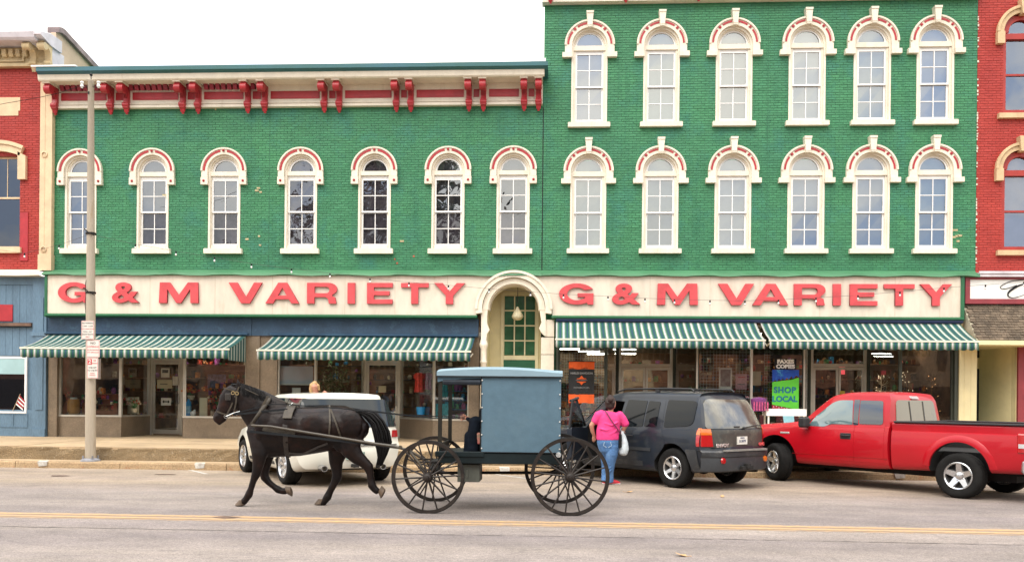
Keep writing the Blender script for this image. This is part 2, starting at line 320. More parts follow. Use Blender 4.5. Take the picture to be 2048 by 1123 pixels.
# ------------------------------------------------------------------ ground, road, kerb, pavement
KY, RY = -4.92, -4.40          # kerb face, face of the raised pavement
PZ, LZ = .45, .15
def road_material():
    m, t, p = newmat('asphalt'); L = t.links; p.inputs['Roughness'].default_value = .85
    g = N(t, 'ShaderNodeNewGeometry'); sp = N(t, 'ShaderNodeSeparateXYZ'); L.new(g.outputs['Position'], sp.inputs[0])
    mpn = N(t, 'ShaderNodeMapping'); mpn.inputs['Scale'].default_value = (.10, 1.1, 1); L.new(g.outputs['Position'], mpn.inputs[0])
    n1 = N(t, 'ShaderNodeTexNoise', Scale=1.0, Detail=4.0, Roughness=.6); L.new(mpn.outputs[0], n1.inputs['Vector'])
    r = N(t, 'ShaderNodeValToRGB'); e = r.color_ramp.elements; e[0].position = .3; e[0].color = (.178, .150, .145, 1); e[1].position = .7; e[1].color = (.250, .212, .182, 1)
    L.new(n1.outputs[0], r.inputs[0]); out = r.outputs[0]
    for sc, lo, hi, amt, st in ((70, .3, .7, .42, (.8, 1, 1)), (24, .3, .7, .24, (.7, 1, 1)), (3.0, .3, .7, .13, (.5, 1, 1)), (.7, .35, .65, .10, (1, 1, 1))):
        mq = N(t, 'ShaderNodeMapping'); mq.inputs['Scale'].default_value = st; L.new(g.outputs['Position'], mq.inputs[0])
        n = N(t, 'ShaderNodeTexNoise', Scale=sc, Detail=3.0, Roughness=.6); L.new(mq.outputs[0], n.inputs['Vector'])
        mr = N(t, 'ShaderNodeMapRange'); mr.inputs[1].default_value = lo; mr.inputs[2].default_value = hi; mr.inputs[3].default_value = 1-amt; mr.inputs[4].default_value = 1+amt; L.new(n.outputs[0], mr.inputs[0])
        hs = N(t, 'ShaderNodeHueSaturation'); L.new(out, hs.inputs['Color']); L.new(mr.outputs[0], hs.inputs['Value']); out = hs.outputs[0]
    # wheel tracks: darker polished bands lengthways
    wv = N(t, 'ShaderNodeMath', operation='SINE'); ml = N(t, 'ShaderNodeMath', operation='MULTIPLY'); ml.inputs[1].default_value = 3.4; L.new(sp.outputs[1], ml.inputs[0]); L.new(ml.outputs[0], wv.inputs[0])
    mr = N(t, 'ShaderNodeMapRange'); mr.inputs[1].default_value = -1; mr.inputs[2].default_value = 1; mr.inputs[3].default_value = .90; mr.inputs[4].default_value = 1.05; L.new(wv.outputs[0], mr.inputs[0])
    hs = N(t, 'ShaderNodeHueSaturation'); L.new(out, hs.inputs['Color']); L.new(mr.outputs[0], hs.inputs['Value']); out = hs.outputs[0]
    # the parking lane is paler and sandier than the travelled lane
    mr = N(t, 'ShaderNodeMapRange'); mr.inputs[1].default_value = -9.2; mr.inputs[2].default_value = -7.6; L.new(sp.outputs[1], mr.inputs[0])
    mi = N(t, 'ShaderNodeMix', data_type='RGBA', blend_type='MULTIPLY'); L.new(mr.outputs[0], mi.inputs[0]); L.new(out, mi.inputs[6]); mi.inputs[7].default_value = (1.36, 1.28, 1.08, 1); out = mi.outputs[2]
    # hairline cracks, long tar seams and oil spots
    def dark(out, fac, col, k=1.0):
        mi = N(t, 'ShaderNodeMix', data_type='RGBA'); L.new(fac, mi.inputs[0]); L.new(out, mi.inputs[6]); mi.inputs[7].default_value = rgba(col); return mi.outputs[2]
    mc = N(t, 'ShaderNodeMapping'); mc.inputs['Scale'].default_value = (.13, .75, 1); L.new(g.outputs['Position'], mc.inputs[0])
    nd = N(t, 'ShaderNodeTexNoise', Scale=2.0, Detail=5.0); L.new(mc.outputs[0], nd.inputs['Vector'])
    ad = N(t, 'ShaderNodeMix', data_type='RGBA', blend_type='ADD'); ad.inputs[0].default_value = .5; L.new(mc.outputs[0], ad.inputs[6]); L.new(nd.outputs[1], ad.inputs[7])
    vo = N(t, 'ShaderNodeTexVoronoi', feature='DISTANCE_TO_EDGE', Scale=1.1); L.new(ad.outputs[2], vo.inputs['Vector'])
    mr = N(t, 'ShaderNodeMapRange'); mr.inputs[1].default_value = .0; mr.inputs[2].default_value = .009; mr.inputs[3].default_value = .3; mr.inputs[4].default_value = 0; L.new(vo.outputs[0], mr.inputs[0])
    out = dark(out, mr.outputs[0], (.06, .052, .05))
    n = N(t, 'ShaderNodeTexNoise', Scale=1.7, Detail=5.0, Roughness=.7); L.new(mpn.outputs[0], n.inputs['Vector']); n.inputs['Scale'].default_value = 3.0
    mr = N(t, 'ShaderNodeMapRange'); mr.inputs[1].default_value = .66; mr.inputs[2].default_value = .74; mr.inputs[4].default_value = .5; L.new(n.outputs[0], mr.inputs[0])
    out = dark(out, mr.outputs[0], (.10, .08, .07))
    L.new(out, p.inputs['Base Color'])
    nb = N(t, 'ShaderNodeTexNoise', Scale=110.0, Detail=3.0); L.new(g.outputs['Position'], nb.inputs['Vector'])
    bn = N(t, 'ShaderNodeBump', Strength=.6, Distance=.012); L.new(nb.outputs[0], bn.inputs['Height']); L.new(bn.outputs[0], p.inputs['Normal'])
    return m
ROAD = road_material()
mb = MB(); mb.add([(-400, -400, -.02), (400, -400, -.02), (400, 400, -.02), (-400, 400, -.02)], [(0, 1, 2, 3)])
tag(mb.build('ground', paint('dry_ground', (.16, .14, .09), .95, .2, .3)), kind='structure')
mb = MB(); mb.add([(-90, -30, 0), (90, -30, 0), (90, KY+.01, 0), (-90, KY+.01, 0)], [(0, 1, 2, 3)])
tag(mb.build('road', ROAD), kind='structure')
def yellow_material():
    m, t, p = newmat('worn_yellow_paint'); L = t.links; p.inputs['Roughness'].default_value = .8
    g = N(t, 'ShaderNodeNewGeometry'); n = N(t, 'ShaderNodeTexNoise', Scale=14.0, Detail=5.0, Roughness=.75); L.new(g.outputs['Position'], n.inputs['Vector'])
    mr = N(t, 'ShaderNodeMapRange'); mr.inputs[1].default_value = .36; mr.inputs[2].default_value = .60; L.new(n.outputs[0], mr.inputs[0])
    mi = N(t, 'ShaderNodeMix', data_type='RGBA'); L.new(mr.outputs[0], mi.inputs[0]); mi.inputs[6].default_value = (.50, .30, .12, 1); mi.inputs[7].default_value = (.32, .23, .15, 1); L.new(mi.outputs[2], p.inputs['Base Color'])
    return m
YEL = yellow_material(); WPAINT = paint('worn_white_paint', (.62, .60, .55), .8, .2, 8, 0, col2=(.33, .30, .26), fine=.2)
def worn_band():
    m, t, p = newmat('orange_paint_haze'); L = t.links; p.inputs['Roughness'].default_value = .85
    g = N(t, 'ShaderNodeNewGeometry'); n = N(t, 'ShaderNodeTexNoise', Scale=9.0, Detail=6.0, Roughness=.75); L.new(g.outputs['Position'], n.inputs['Vector'])
    mr = N(t, 'ShaderNodeMapRange'); mr.inputs[1].default_value = .35; mr.inputs[2].default_value = .68; L.new(n.outputs[0], mr.inputs[0])
    mi = N(t, 'ShaderNodeMix', data_type='RGBA'); L.new(mr.outputs[0], mi.inputs[0]); mi.inputs[6].default_value = (.36, .24, .14, 1); mi.inputs[7].default_value = (.25, .20, .16, 1); L.new(mi.outputs[2], p.inputs['Base Color']); return m
HAZEP = worn_band()
yl = gnd(1024, 1046)[1]
def ragged(yc, hw, z, mat, name, j):
    n = 700; vs = []
    for i in range(n+1):
        x = -35+70*i/n; w = .012*math.sin(x*.9)+.01*math.sin(x*.31)
        vs += [(x, yc-hw+w+random.uniform(-j, j), z), (x, yc+hw+w+random.uniform(-j, j), z)]
    m = MB(); m.add(vs, [(2*i, 2*i+2, 2*i+3, 2*i+1) for i in range(n)]); return tag(m.build(name, mat), kind='structure')
ragged(yl+.01, .25, .002, HAZEP, 'worn_line_band', .03)
for k, yy in enumerate((yl-.10, yl+.12)):
    ragged(yy, .052, .006, YEL, 'yellow_road_line', .010)
TAR = paint('tar_seam', (.155, .132, .12), .7, .3, 6)
ragged(gnd(1500, 1079)[1], .010, .0035, TAR, 'tar_seam', .012)
# parking stall lines slanting from the kerb, mostly worn off
for k, px in enumerate((392, 1000)):
    x0, y0 = gnd(px, 937); mb = MB(); n = 8
    a = math.radians(48); dx, dy = math.sin(a)*.05, .0
    mb.add([(x0-.05, KY-.02, .004), (x0+.05, KY-.02, .004), (x0+.05+.75, KY-.9, .004), (x0-.05+.75, KY-.9, .004)], [(0, 3, 2, 1)])
    tag(mb.build('parking_stall_line', WPAINT), kind='structure')
# kerb: cast lengths butted end to end
kx = -24.0; kerb = root('kerb', (0, KY, 0), 'worn concrete kerb stained red along the parking lane', 'kerb', worldspace=True); tag(kerb, kind='structure')
i = 0
while kx < 24:
    L_ = 2.4; dz = random.uniform(-.006, .006); mb = MB(); dyy = random.uniform(-.008, .008)
    n = 12; top = []; prof = []
    for q in range(n+1):
        xx = kx + .008 + (L_-.016)*q/n; w = random.uniform(-.012, .006); w2 = random.uniform(-.014, .004)
        prof.append([(xx, KY+dyy-w*.5, -.02), (xx, KY+dyy-w+.002, LZ-.03+w2), (xx, KY+dyy+.02-w, LZ+dz-.002), (xx, KY+.16, LZ+dz)])
    vs = [p for r_ in prof for p in r_]; fs = [(4*a+b, 4*a+4+b, 4*a+5+b, 4*a+1+b) for a in range(n) for b in range(3)]
    fs += [(0, 1, 2, 3), (4*n+3, 4*n+2, 4*n+1, 4*n)]
    mb.add(vs, fs); mb.build('kerb_stone', KERB, kerb); kx += L_; i += 1
mb = MB(); mb.box(-60, KY+.165, -.02, 60, RY+.02, LZ-.001); tag(mb.build('lower_pavement', CONC), kind='structure')
for px in (86, 400, 1010, 1800):     # white paint daubs on the kerb marking the stalls
    x0 = X(px, KY, 930); mb = MB(); mb.add([(x0-.09, KY-.018, .035), (x0+.10, KY-.018, .05), (x0+.11, KY-.018, LZ-.01), (x0-.12, KY-.018, LZ-.01), (x0+.08, KY+.10, LZ+.012), (x0-.13, KY+.10, LZ+.012)], [(0, 1, 2, 3), (3, 2, 4, 5)])
    tag(mb.build('kerb_paint_mark', WPAINT), kind='structure')
# raised pavement: riser plus slabs
mb = MB(); n = 260; vs = []; fs = []
for q in range(n+1):
    xx = -26+52*q/n
    for zz in (LZ-.02, LZ+.1, LZ+.2, PZ-.035, PZ-.004): vs.append((xx, RY + random.uniform(-.01, .012) + (.012 if zz > .44 else 0), zz))
fs = [(5*a+b, 5*a+5+b, 5*a+6+b, 5*a+1+b) for a in range(n) for b in range(4)]
mb.add(vs, fs); tag(mb.build('pavement_riser', CONCR), kind='structure')
pv = root('pavement', (0, -2, PZ), 'raised concrete pavement of square slabs before the shops', 'pavement', worldspace=True); tag(pv, kind='structure')
xs = [-26+1.52*i for i in range(36)]; ys = [RY, -2.93, -1.46, 0.02]
for i in range(len(xs)-1):
    for j in range(3):
        if ys[j] > -60:
            mb = MB(); dz = random.uniform(-.004, .003); mb.box(xs[i]+.006, ys[j]+.006, PZ-.06, xs[i+1]-.006, ys[j+1]-.006, PZ+dz); mb.build('slab', CONC, pv)
mb = MB(); mb.box(-26, RY+.03, LZ, 26, 0.02, PZ-.012); mb.build('bedding', CONCR, pv)

# ------------------------------------------------------------------ arched sash windows
def arched_window(kind, parent, gmat, bmat):
    """kind 'A': ring hood with rosettes; 'B': keystoned hood with diamonds. origin at sill bottom, wall face y=0"""
    A = kind == 'A'
    jw, gw = (.455, .335) if A else (.49, .335)
    sillw, sillh = (.54, .143) if A else (.575, .13)
    gb, m0, m1, gt, tb, tt, fr = (.30, 1.15, 1.205, 2.06, 2.19, 2.305, .32) if A else (.25, 1.10, 1.15, 2.02, 2.12, 2.25, .345)
    cz, ro, ri = (2.31, .635, .462) if A else (2.24, .675, .48)
    w = MB()                                     # casing: jambs, apron, head band and recessed arch lining
    w.box(-jw, -.03, sillh, -jw+.055, .14, cz); w.box(jw-.055, -.03, sillh, jw, .14, cz)
    w.box(-jw+.055, .02, sillh, -gw-.045, .14, cz); w.box(gw+.045, .02, sillh, jw-.055, .14, cz)
    w.box(-gw-.045, .0, sillh, gw+.045, .14, gb-.055)
    w.box(-jw+.055, -.01, tb, jw-.055, .14, tt)
    w.band(fr+.045, ri-.055, 0, PI, .02, .14, 0, cz); w.band(ri-.055, ri, 0, PI, -.03, .14, 0, cz)
    wo_ = bpy.data.objects.new('window', w.mesh('window', CREAM, 35)); COL.objects.link(wo_); wo_.parent = parent
    h = MB()
    if A:
        h.band(ri, ro, 0, PI, -.10, .0, 0, cz, 28); h.band(ro-.03, ro+.012, 0, PI, -.125, -.1, 0, cz, 28)
        for s in (-1, 1):
            h.prism([(s*ri, cz), (s*ro, cz), (s*ro, 2.14), (s*ri, 2.14)], -.10, 0); h.prism([(s*(ri-.015), 2.13), (s*(ro+.012), 2.13), (s*(ro+.012), 1.93), (s*(ri-.015), 1.93)], -.12, 0)
    else:
        h.band(ri, ro, 0, PI, -.10, .0, 0, cz, 28); h.band(ro-.035, ro+.01, 0, PI, -.13, -.1, 0, cz, 28)
        for s in (-1, 1):
            h.prism([(s*ri, cz), (s*ro, cz), (s*ro, 2.035), (s*ri, 2.035)], -.10, 0); h.prism([(s*(ri-.005), 2.035), (s*.745, 2.035), (s*.745, 1.905), (s*(ri-.005), 1.905)], -.13, 0)
    sub('hood', h.mesh('hood', CREAM, 35), wo_)
    k = MB(); kk = []
    rm = (ri+ro)/2 + .01
    if A:
        for a0, a1 in ((1, 80), (100, 179)): k = MB(); k.band(rm-.028, rm+.028, math.radians(a0), math.radians(a1), -.112, -.09, 0, cz, 14); sub('hood_inlay', k.mesh('hood_inlay', REDT, 35), wo_)
        kk = [(0, cz+rm), (-rm, 2.03), (rm, 2.03)]
    else:
        for a0, a1 in ((98, 124), (143, 178), (56, 82), (2, 37)): k = MB(); k.band(rm-.024, rm+.024, math.radians(a0), math.radians(a1), -.112, -.09, 0, cz, 10); sub('hood_inlay', k.mesh('hood_inlay', REDT, 35), wo_)
        kk = [(rm*math.cos(math.radians(q)), cz+rm*math.sin(math.radians(q))) for q in (133.5, 46.5)]
    r = MB()
    if A: r.lathe([(.0, -.035), (.014, -.035), (.018, -.02), (.032, -.018), (.036, 0)], axis='y', n=12)
    else: r.prism([(-.046, 0), (0, -.046), (.046, 0), (0, .046)], -.02, 0); r.prism([(-.025, 0), (0, -.025), (.025, 0), (0, .025)], -.03, -.02)
    rme = r.mesh('rosette', REDT, 35)
    for x, z in kk: sub('rosette', rme, wo_, (x, -.12 if A else -.1, z))
    if not A:
        q = MB(); q.prism([(-.058, 2.70), (.058, 2.70), (.095, 3.10), (-.095, 3.10)], -.19, -.0); q.prism([(-.062, 2.74), (.062, 2.74), (.068, 2.77), (-.068, 2.77)], -.2, -.19); q.prism([(-.095, 3.07), (.095, 3.07), (.102, 3.13), (-.102, 3.13)], -.205, -.0)
        sub('keystone', q.mesh('keystone', CREAM), wo_)
    s = MB(); s.box(-sillw, -.13, 0, sillw, .14, sillh-.012); s.box(-sillw+.015, -.115, sillh-.012, sillw-.015, .14, sillh); sub('sill', s.mesh('sill', CREAM), wo_)
    def sash(z0, z1, y, kz):
        t = MB(); t.box(-gw-.045, y, z0-.045, -gw, y+.04, z1+.035); t.box(gw, y, z0-.045, gw+.045, y+.04, z1+.035)
        t.box(-gw, y, z0-.045, gw, y+.04, z0); t.box(-gw, y, z1, gw, y+.04, z1+.035)
        t.box(-.011, y+.004, z0, .011, y+.03, z1); zm = z0+(z1-z0)*kz; t.box(-gw, y+.003, zm-.011, -.011, y+.03, zm+.011); t.box(.011, y+.003, zm-.011, gw, y+.03, zm+.011)
        sub('sash', t.mesh('sash', WHITEF), wo_)
        for x0, x1 in ((-gw, -.011), (.011, gw)):
            for a, b in ((z0, zm-.011), (zm+.011, z1)):
                e1, e2 = random.uniform(-.0012, .0012), random.uniform(-.001, .001)
                g = MB(); g.add([(x0, y+.02-e1, a), (x1, y+.02+e1, a), (x1, y+.02+e2, b), (x0, y+.02-e2, b)], [(0, 1, 2, 3)]); sub('pane', g.mesh('pane', gmat), wo_)
    sash(gb, m0, .085, .5); sash(m1+.005, gt, .045, .5)
    t = MB(); t.box(-gw, .072, m0+.004, gw, .084, m0+.035); sub('rail_shadow', t.mesh('rail_shadow', BLACK), wo_)  # black strip standing in for the shadow line under the meeting rail
    t = MB(); t.box(-gw-.045, .05, tb-.09, gw+.045, .1, tb); t.band(fr, fr+.045, .0, PI, .06, .1, 0, tt+.0, 20); t.box(-fr-.045, .06, tt, fr+.045, .1, tt+.02)
    sub('fanlight_frame', t.mesh('fanlight_frame', WHITEF), wo_)
    g = MB(); pts = arcpts(0, tt, fr+.01, 0, PI, 18); g.add([(x, .08, z) for x, z in pts], [tuple(range(len(pts)))]); sub('pane', g.mesh('fan_pane', gmat), wo_)
    if bmat:
        b = MB(); b.add([(-gw-.03, .19, gb-.04), (gw+.03, .19, gb-.04), (gw+.03, .19, tt+fr), (-gw-.03, .19, tt+fr)], [(0, 1, 2, 3)]); sub('blind', b.mesh('blind', bmat), wo_)
    return wo_
def opening(kind, x, z):
    return (x-.44, x+.44, z+.05, z+2.31+.44) if kind == 'A' else (x-.46, x+.46, z+.05, z+2.24+.46)

# ------------------------------------------------------------------ green two-storey shop building
XL, XM, XR = X(99, 0, 400), X(1086, 0, 300), X(1953, 0, 300)
zflash = 5.13
lowb = root('shop_building', ((XL+XM)/2, 0, PZ), 'two-storey green painted brick shop with red bracketed cornice', 'building', worldspace=True)
tall = root('shop_building', ((XM+XR)/2, 0, PZ), 'three-storey green painted brick shop with keystone window hoods', 'building', worldspace=True)
sillA = Z(508, 750); winA = [X(p, 0, 430) for p in (162, 306, 449, 602, 749, 896, 1026)]
sillB1, sillB2 = Z(507.5, 1500), Z(253.5, 1520)
winB = [X(p, 0, 430) for p in (1176, 1320, 1465, 1611, 1741, 1867)]
ztopA = Z(152, 600)
def upper_wall(bld, x0, x1, z0, z1, holes, nm='wall', bm_=GREEN, mm=GREENM):
    mb = MB(); wall_mesh(mb, x0, x1, z0, z1, holes, .0); mb.add([(x0, 0, z1), (x1, 0, z1), (x1, 9, z1), (x0, 9, z1)], [(0, 1, 2, 3)])
    mb.build(nm, mm, bld)
    mb = MB(); bricks(mb, x0, x1, z0, z1, holes, -.002); o = mb.build('brickwork', bm_, bld); o['kind'] = 'stuff'; return o
def side_walls(bld, x0, x1, z1, mat, depth=14, zb=PZ):
    mb = MB(); mb.add([(x0, .25, zb), (x0, depth, zb), (x0, depth, z1), (x0, .25, z1)], [(0, 1, 2, 3)]); mb.add([(x1, .25, zb), (x1, .25, z1), (x1, depth, z1), (x1, depth, zb)], [(0, 1, 2, 3)])
    mb.add([(x0, depth, zb), (x1, depth, zb), (x1, depth, z1), (x0, depth, z1)], [(0, 1, 2, 3)])
    return mb.build('side_wall', mat, bld)
hA = [opening('A', x, sillA) for x in winA]
upper_wall(lowb, XL+.35-.35, XM, zflash, ztopA, hA)
side_walls(lowb, XL, XM-.01, ztopA, paint('old_side_brick', (.3, .2, .15), .8, .2, 2))
zB = Z(5, 1500)
hB = [opening('B', x, sillB1) for x in winB] + [opening('B', x, sillB2) for x in winB]
upper_wall(tall, XM+.004, XR, zflash, zB, hB)
side_walls(tall, XM+.004, XR-.01, zB+1.2, GREEN)
mb = MB(); mb.add([(XL, 8, zflash+.3), (XR, 8, zflash+.3), (XR, 8, 16), (XL, 8, 16)], [(0, 1, 2, 3)])   # back of the rooms
protoA = arched_window('A', lowb, GLASSL, paint('dark_grey_curtain', (.40, .37, .41), .85, .30, 1.6))
protoB = arched_window('B', tall, GLASSU, BLIND)
def place(proto, bld, x, z, first):
    o = proto if first else copy_tree(proto, bld); o.location = Vector((x, 0, z)) - Vector(bld['origin'])
    if not first:
        for ch in o.children:
            if ch.name.startswith('pane') or ch.name.startswith('fan'): ch.rotation_euler = (random.uniform(-.004, .004), 0, random.uniform(-.006, .006))
    return o
BLUEG = glass('blue_tint_glass', (.45, .55, .68), .22, wav=.05); SCREEN = glass('screened_glass', (.62, .61, .64), .05, wav=.1); DIMG = glass('dim_glass', (.64, .63, .67), .12, wav=.2)
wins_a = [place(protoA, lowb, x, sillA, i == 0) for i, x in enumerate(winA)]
for i, up, lo in ((1, None, SCREEN), (2, None, SCREEN), (3, DIMG, DIMG), (4, DIMG, SCREEN), (5, None, SCREEN), (6, None, DIMG)):
    for ch in wins_a[i].children:
        if not ch.name.startswith(('pane', 'fan_pane')): continue
        zz = ch.data.vertices[0].co.z; m_ = lo if zz < 1.12 else up
        if m_: ch.material_slots[0].link = 'OBJECT'; ch.material_slots[0].material = m_
BL2 = [BLIND, paint('greenish_blind', (.50, .56, .50), .8, .12, .9), paint('lavender_blind', (.46, .47, .58), .8, .12, .9), paint('cream_blind', (.62, .58, .50), .8, .10, .9), paint('bluish_blind', (.36, .44, .55), .8, .15, .9)]
pick = [1, 1, 0, 4, 3, 1, 2, 1, 3, 0, 1, 2]
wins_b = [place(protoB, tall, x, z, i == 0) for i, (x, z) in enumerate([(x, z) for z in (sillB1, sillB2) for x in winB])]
for i, wb_ in enumerate(wins_b):
    for ch in wb_.children:
        if ch.name.startswith('blind'): ch.material_slots[0].link = 'OBJECT'; ch.material_slots[0].material = BL2[pick[i]]
        if ch.name.startswith('pane') and i in (3, 4, 5, 1) and ch.data.vertices[0].co.z < 1.05: ch.material_slots[0].link = 'OBJECT'; ch.material_slots[0].material = BLUEG

mb = MB(); mb.box(XL+.4, 1.2, zflash, XM-.3, 6, ztopA-.5)
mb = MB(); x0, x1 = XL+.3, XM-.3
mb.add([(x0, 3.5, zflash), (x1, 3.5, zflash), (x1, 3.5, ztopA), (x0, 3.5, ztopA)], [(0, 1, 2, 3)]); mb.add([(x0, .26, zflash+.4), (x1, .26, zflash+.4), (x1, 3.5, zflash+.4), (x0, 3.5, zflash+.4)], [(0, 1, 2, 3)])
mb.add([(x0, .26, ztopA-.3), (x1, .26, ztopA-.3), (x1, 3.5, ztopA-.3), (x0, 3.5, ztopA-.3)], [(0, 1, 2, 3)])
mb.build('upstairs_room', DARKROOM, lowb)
# vertical control joints seen as fine lines in the brick
mb = MB()
for px in (537,): mb.box(X(px)-.008, -.012, zflash+.1, X(px)+.008, -.004, ztopA-1)
mb.build('joint_line', GREENM, lowb)
mb = MB(); mb.box(XM-.012, -.014, zflash, XM+.012, -.002, Z(215, 1086)); mb.build('joint_line', BLACK, lowb)
mb = MB(); mb.box(X(1532)-.006, -.0125, zflash+.1, X(1532)+.006, -.004, zB); mb.build('joint_line', GREENM, tall)
# patches of lost paint and old fixings
CHIP = paint('bare_brick_chip', (.50, .42, .24), .8, .2, 8); CHIPR = paint('bare_red_brick', (.50, .13, .07), .8, .2, 8)
mb = MB(); mb2 = MB()
for px, py, c in ((518, 376, 0), (522, 384, 0), (515, 381, 0), (495, 478, 0), (519, 472, 0), (521, 490, 0), (330, 390, 0), (805, 482, 0), (790, 518, 1), (795, 526, 1), (828, 512, 1), (430, 215, 0), (432, 219, 0)):
    x, z = at(px, py); w = random.uniform(.02, .07)
    (mb2 if c else mb).box(x-w, -.0165, z-.025, x+w*.6, -.011, z+.022)
mb.build('paint_chip', CHIP, lowb); mb2.build('paint_chip', CHIPR, lowb)
mb = MB()
for px, py in ((1911, 460), (1914, 472), (1908, 474), (1920, 471), (1916, 482)):
    x, z = at(px, py); w = random.uniform(.03, .08); mb.box(x-w, -.0165, z-.025, x+w*.7, -.011, z+.025)
mb.build('paint_chip', CHIP, tall)
# cream pilaster at the left party line
xp0, xp1 = X(80, -.12, 400), X(104, -.12, 400)
mb = MB(); mb.box(xp0, -.147, zflash+.0, xp1, .1, Z(165, 95, -.14)); mb.box(xp0+.13, -.155, zflash+.5, xp0+.15, -.14, Z(180, 95)); mb.box(xp0-.02, -.17, zflash, xp1+.02, .1, zflash+.45)
for py in (312, 500): mb.lathe([(.09, 0), (.09, -.02), (.065, -.03), (.06, -.01)], (xp0+.14, -.15, Z(py, 90)), 'y', 16)
mb.build('pilaster', TANP, lowb)
# ---- cornice
cz0 = Z(215, 700); zsoff = Z(157, 600, -.55); cpr = .62
c0, c1 = xp0+.0, XM-.02
mb = MB(); mb.box(c0+.02, -.1, cz0, c1, .05, ztopA); mb.box(c0+.02, -.14, cz0, c1, -.1, cz0+.07); mb.box(c0+.02, -.125, cz0+.10, c1, -.1, cz0+.13)
mb.box(X(78, -.6, 150), -cpr, zsoff, c1+.0, -.1, zsoff+.05)
mb.prismx([(-cpr-.03, zsoff+.0), (-cpr-.0, zsoff-.03), (-cpr+.06, zsoff-.03), (-cpr+.06, zsoff+.13), (-cpr-.06, zsoff+.13)], X(76, -.65, 150), c1+.05)
mb.build('cornice', CREAM, lowb)
mb = MB(); mb.prismx([(-cpr-.06, zsoff+.13), (-cpr-.16, zsoff+.19), (-cpr-.16, zsoff+.3), (-.3, zsoff+.36), (1.5, zsoff+.40), (1.5, zsoff+.13)], X(73, -.75, 150), c1+.14)
mb.build('gutter', TEAL, lowb)
mb = MB(); mb.box(X(66, -.7, 140), -cpr-.18, zsoff+.305, c0+1.4, .4, zsoff+.345); mb.build('roof_flashing', WHITEF, lowb)
mb = MB(); mb.box(XM-.35, -.5, zsoff+.36, XM+.06, -.1, zsoff+.50); mb.build('roof_flashing', WHITEF, lowb)
# red frieze panels between bracket pairs
brk = [(104,), (216, 248), (361, 392), (492, 526), (646, 676), (791, 820), (937, 966), (1048, 1077)]
cent = [X(p, -.3, 190) for g_ in brk for p in g_]
zr0, zr1 = cz0+.22, cz0+.43
edges = []
xs_ = sorted(cent)
for i in range(len(xs_)-1):
    a, b = xs_[i]+.1, xs_[i+1]-.1
    if b-a < .5: a += .02; b -= .02
    else: a += .05; b -= .05
    mb = MB(); mb.box(a, -.118, zr0, b, -.1, zr1); mb.box(a+.03, -.124, zr0+.03, b-.03, -.118, zr1-.03); mb.build('frieze_panel', REDT, lowb)
# dentil-like panels (left third) seen behind the brackets
DRED = paint('dark_red_trim', (.30, .025, .05), .5, .15, 4)
xx = X(118, -.1, 180)
dn = MB(); dn.prismx([(-.1, zr1+.06), (-.2, zr1+.03), (-.26, zr1+.14), (-.26, zr1+.32), (-.1, zr1+.32)], -.055, .055); dme = dn.mesh('dentil', DRED)
while xx < X(540, -.1, 180):
    if all(abs(xx-c) > .13 for c in cent):
        sub('dentil', dme, lowb, Vector((xx, 0, 0))-Vector(lowb['origin']))
    xx += .165
# scrolled brackets
bp = MB(); T = .075; H_ = zsoff - cz0
prof = [(-.1, -.02), (-.18, -.06), (-.23, -.02), (-.24, .08), (-.20, .16), (-.19, .26), (-.21, .36), (-.26, .44), (-.34, .48), (-.42, .46), (-.52, .50), (-.56, .62), (-.52, H_-.06), (-.1, H_-.06)]
bp.prismx([(y, z) for y, z in prof], -T, T)
for yy, zz, rr in ((-.455, H_-.19, .125), (-.19, .06, .07)): bp.lathe([(0, -T-.012), (rr, -T-.012), (rr, T+.012), (0, T+.012)], (0, yy, zz), 'x', 14)
bp.prismx([(-.12, -.02), (-.19, -.06), (-.16, -.14), (-.12, -.10)], -T+.015, T-.015); bp.prismx([(-.1, -.13), (-.17, -.13), (-.14, -.19), (-.1, -.17)], -.03, .03)
for q in (-.04, 0, .04): bp.prismx([(-.205, .30), (-.175, .2), (-.18, .2), (-.4, .57), (-.38, .60)], q-.009, q+.009)
bme = bp.mesh('bracket', REDT, 40)
cap = MB(); cap.box(-T-.035, -.60, -.06, T+.035, -.08, 0); cme = cap.mesh('bracket_cap', CREAM)
for x in cent:
    o = sub('bracket', bme, lowb, Vector((x, 0, cz0))-Vector(lowb['origin'])); sub('bracket_cap', cme, o, (0, 0, H_))
# tall building's cornice: only its lowest moulding reaches into view
mb = MB(); mb.box(XM-.06, -.16, zB, XR+.02, .1, zB+1.0); mb.box(XM-.06, -.2, zB+.0, XR+.02, -.16, zB+.05); mb.box(XM-.06, -.7, zB+.9, XR+.02, .3, zB+1.25); mb.build('cornice', CREAM, tall)
for px in (1101, 1252, 1398, 1545, 1670, 1790, 1925):
    x = X(px, -.25, 0); o = sub('bracket', bme, tall, Vector((x, -.06, zB+.14))-Vector(tall['origin']))
# light green flashing over the sign band, slightly sagging
def flashing(bld, x0, x1):
    mb = MB(); n = 60; vs = []
    for i in range(n+1):
        x = x0+(x1-x0)*i/n; w = .018*math.sin(i*.9)+random.uniform(-.008, .008)
        vs += [(x, -.02, zflash+.05), (x, -.06, zflash+.02+w*.4), (x, -.30, zflash-.10+w), (x, -.31, zflash-.14+w), (x, -.2, zflash-.15)]
    mb.add(vs, [(5*a+b, 5*a+5+b, 5*a+6+b, 5*a+1+b) for a in range(n) for b in range(4)]); mb.build('flashing', LGREEN, bld, smooth=50)
flashing(lowb, XL-.02, XM); flashing(tall, XM, XR-.02)

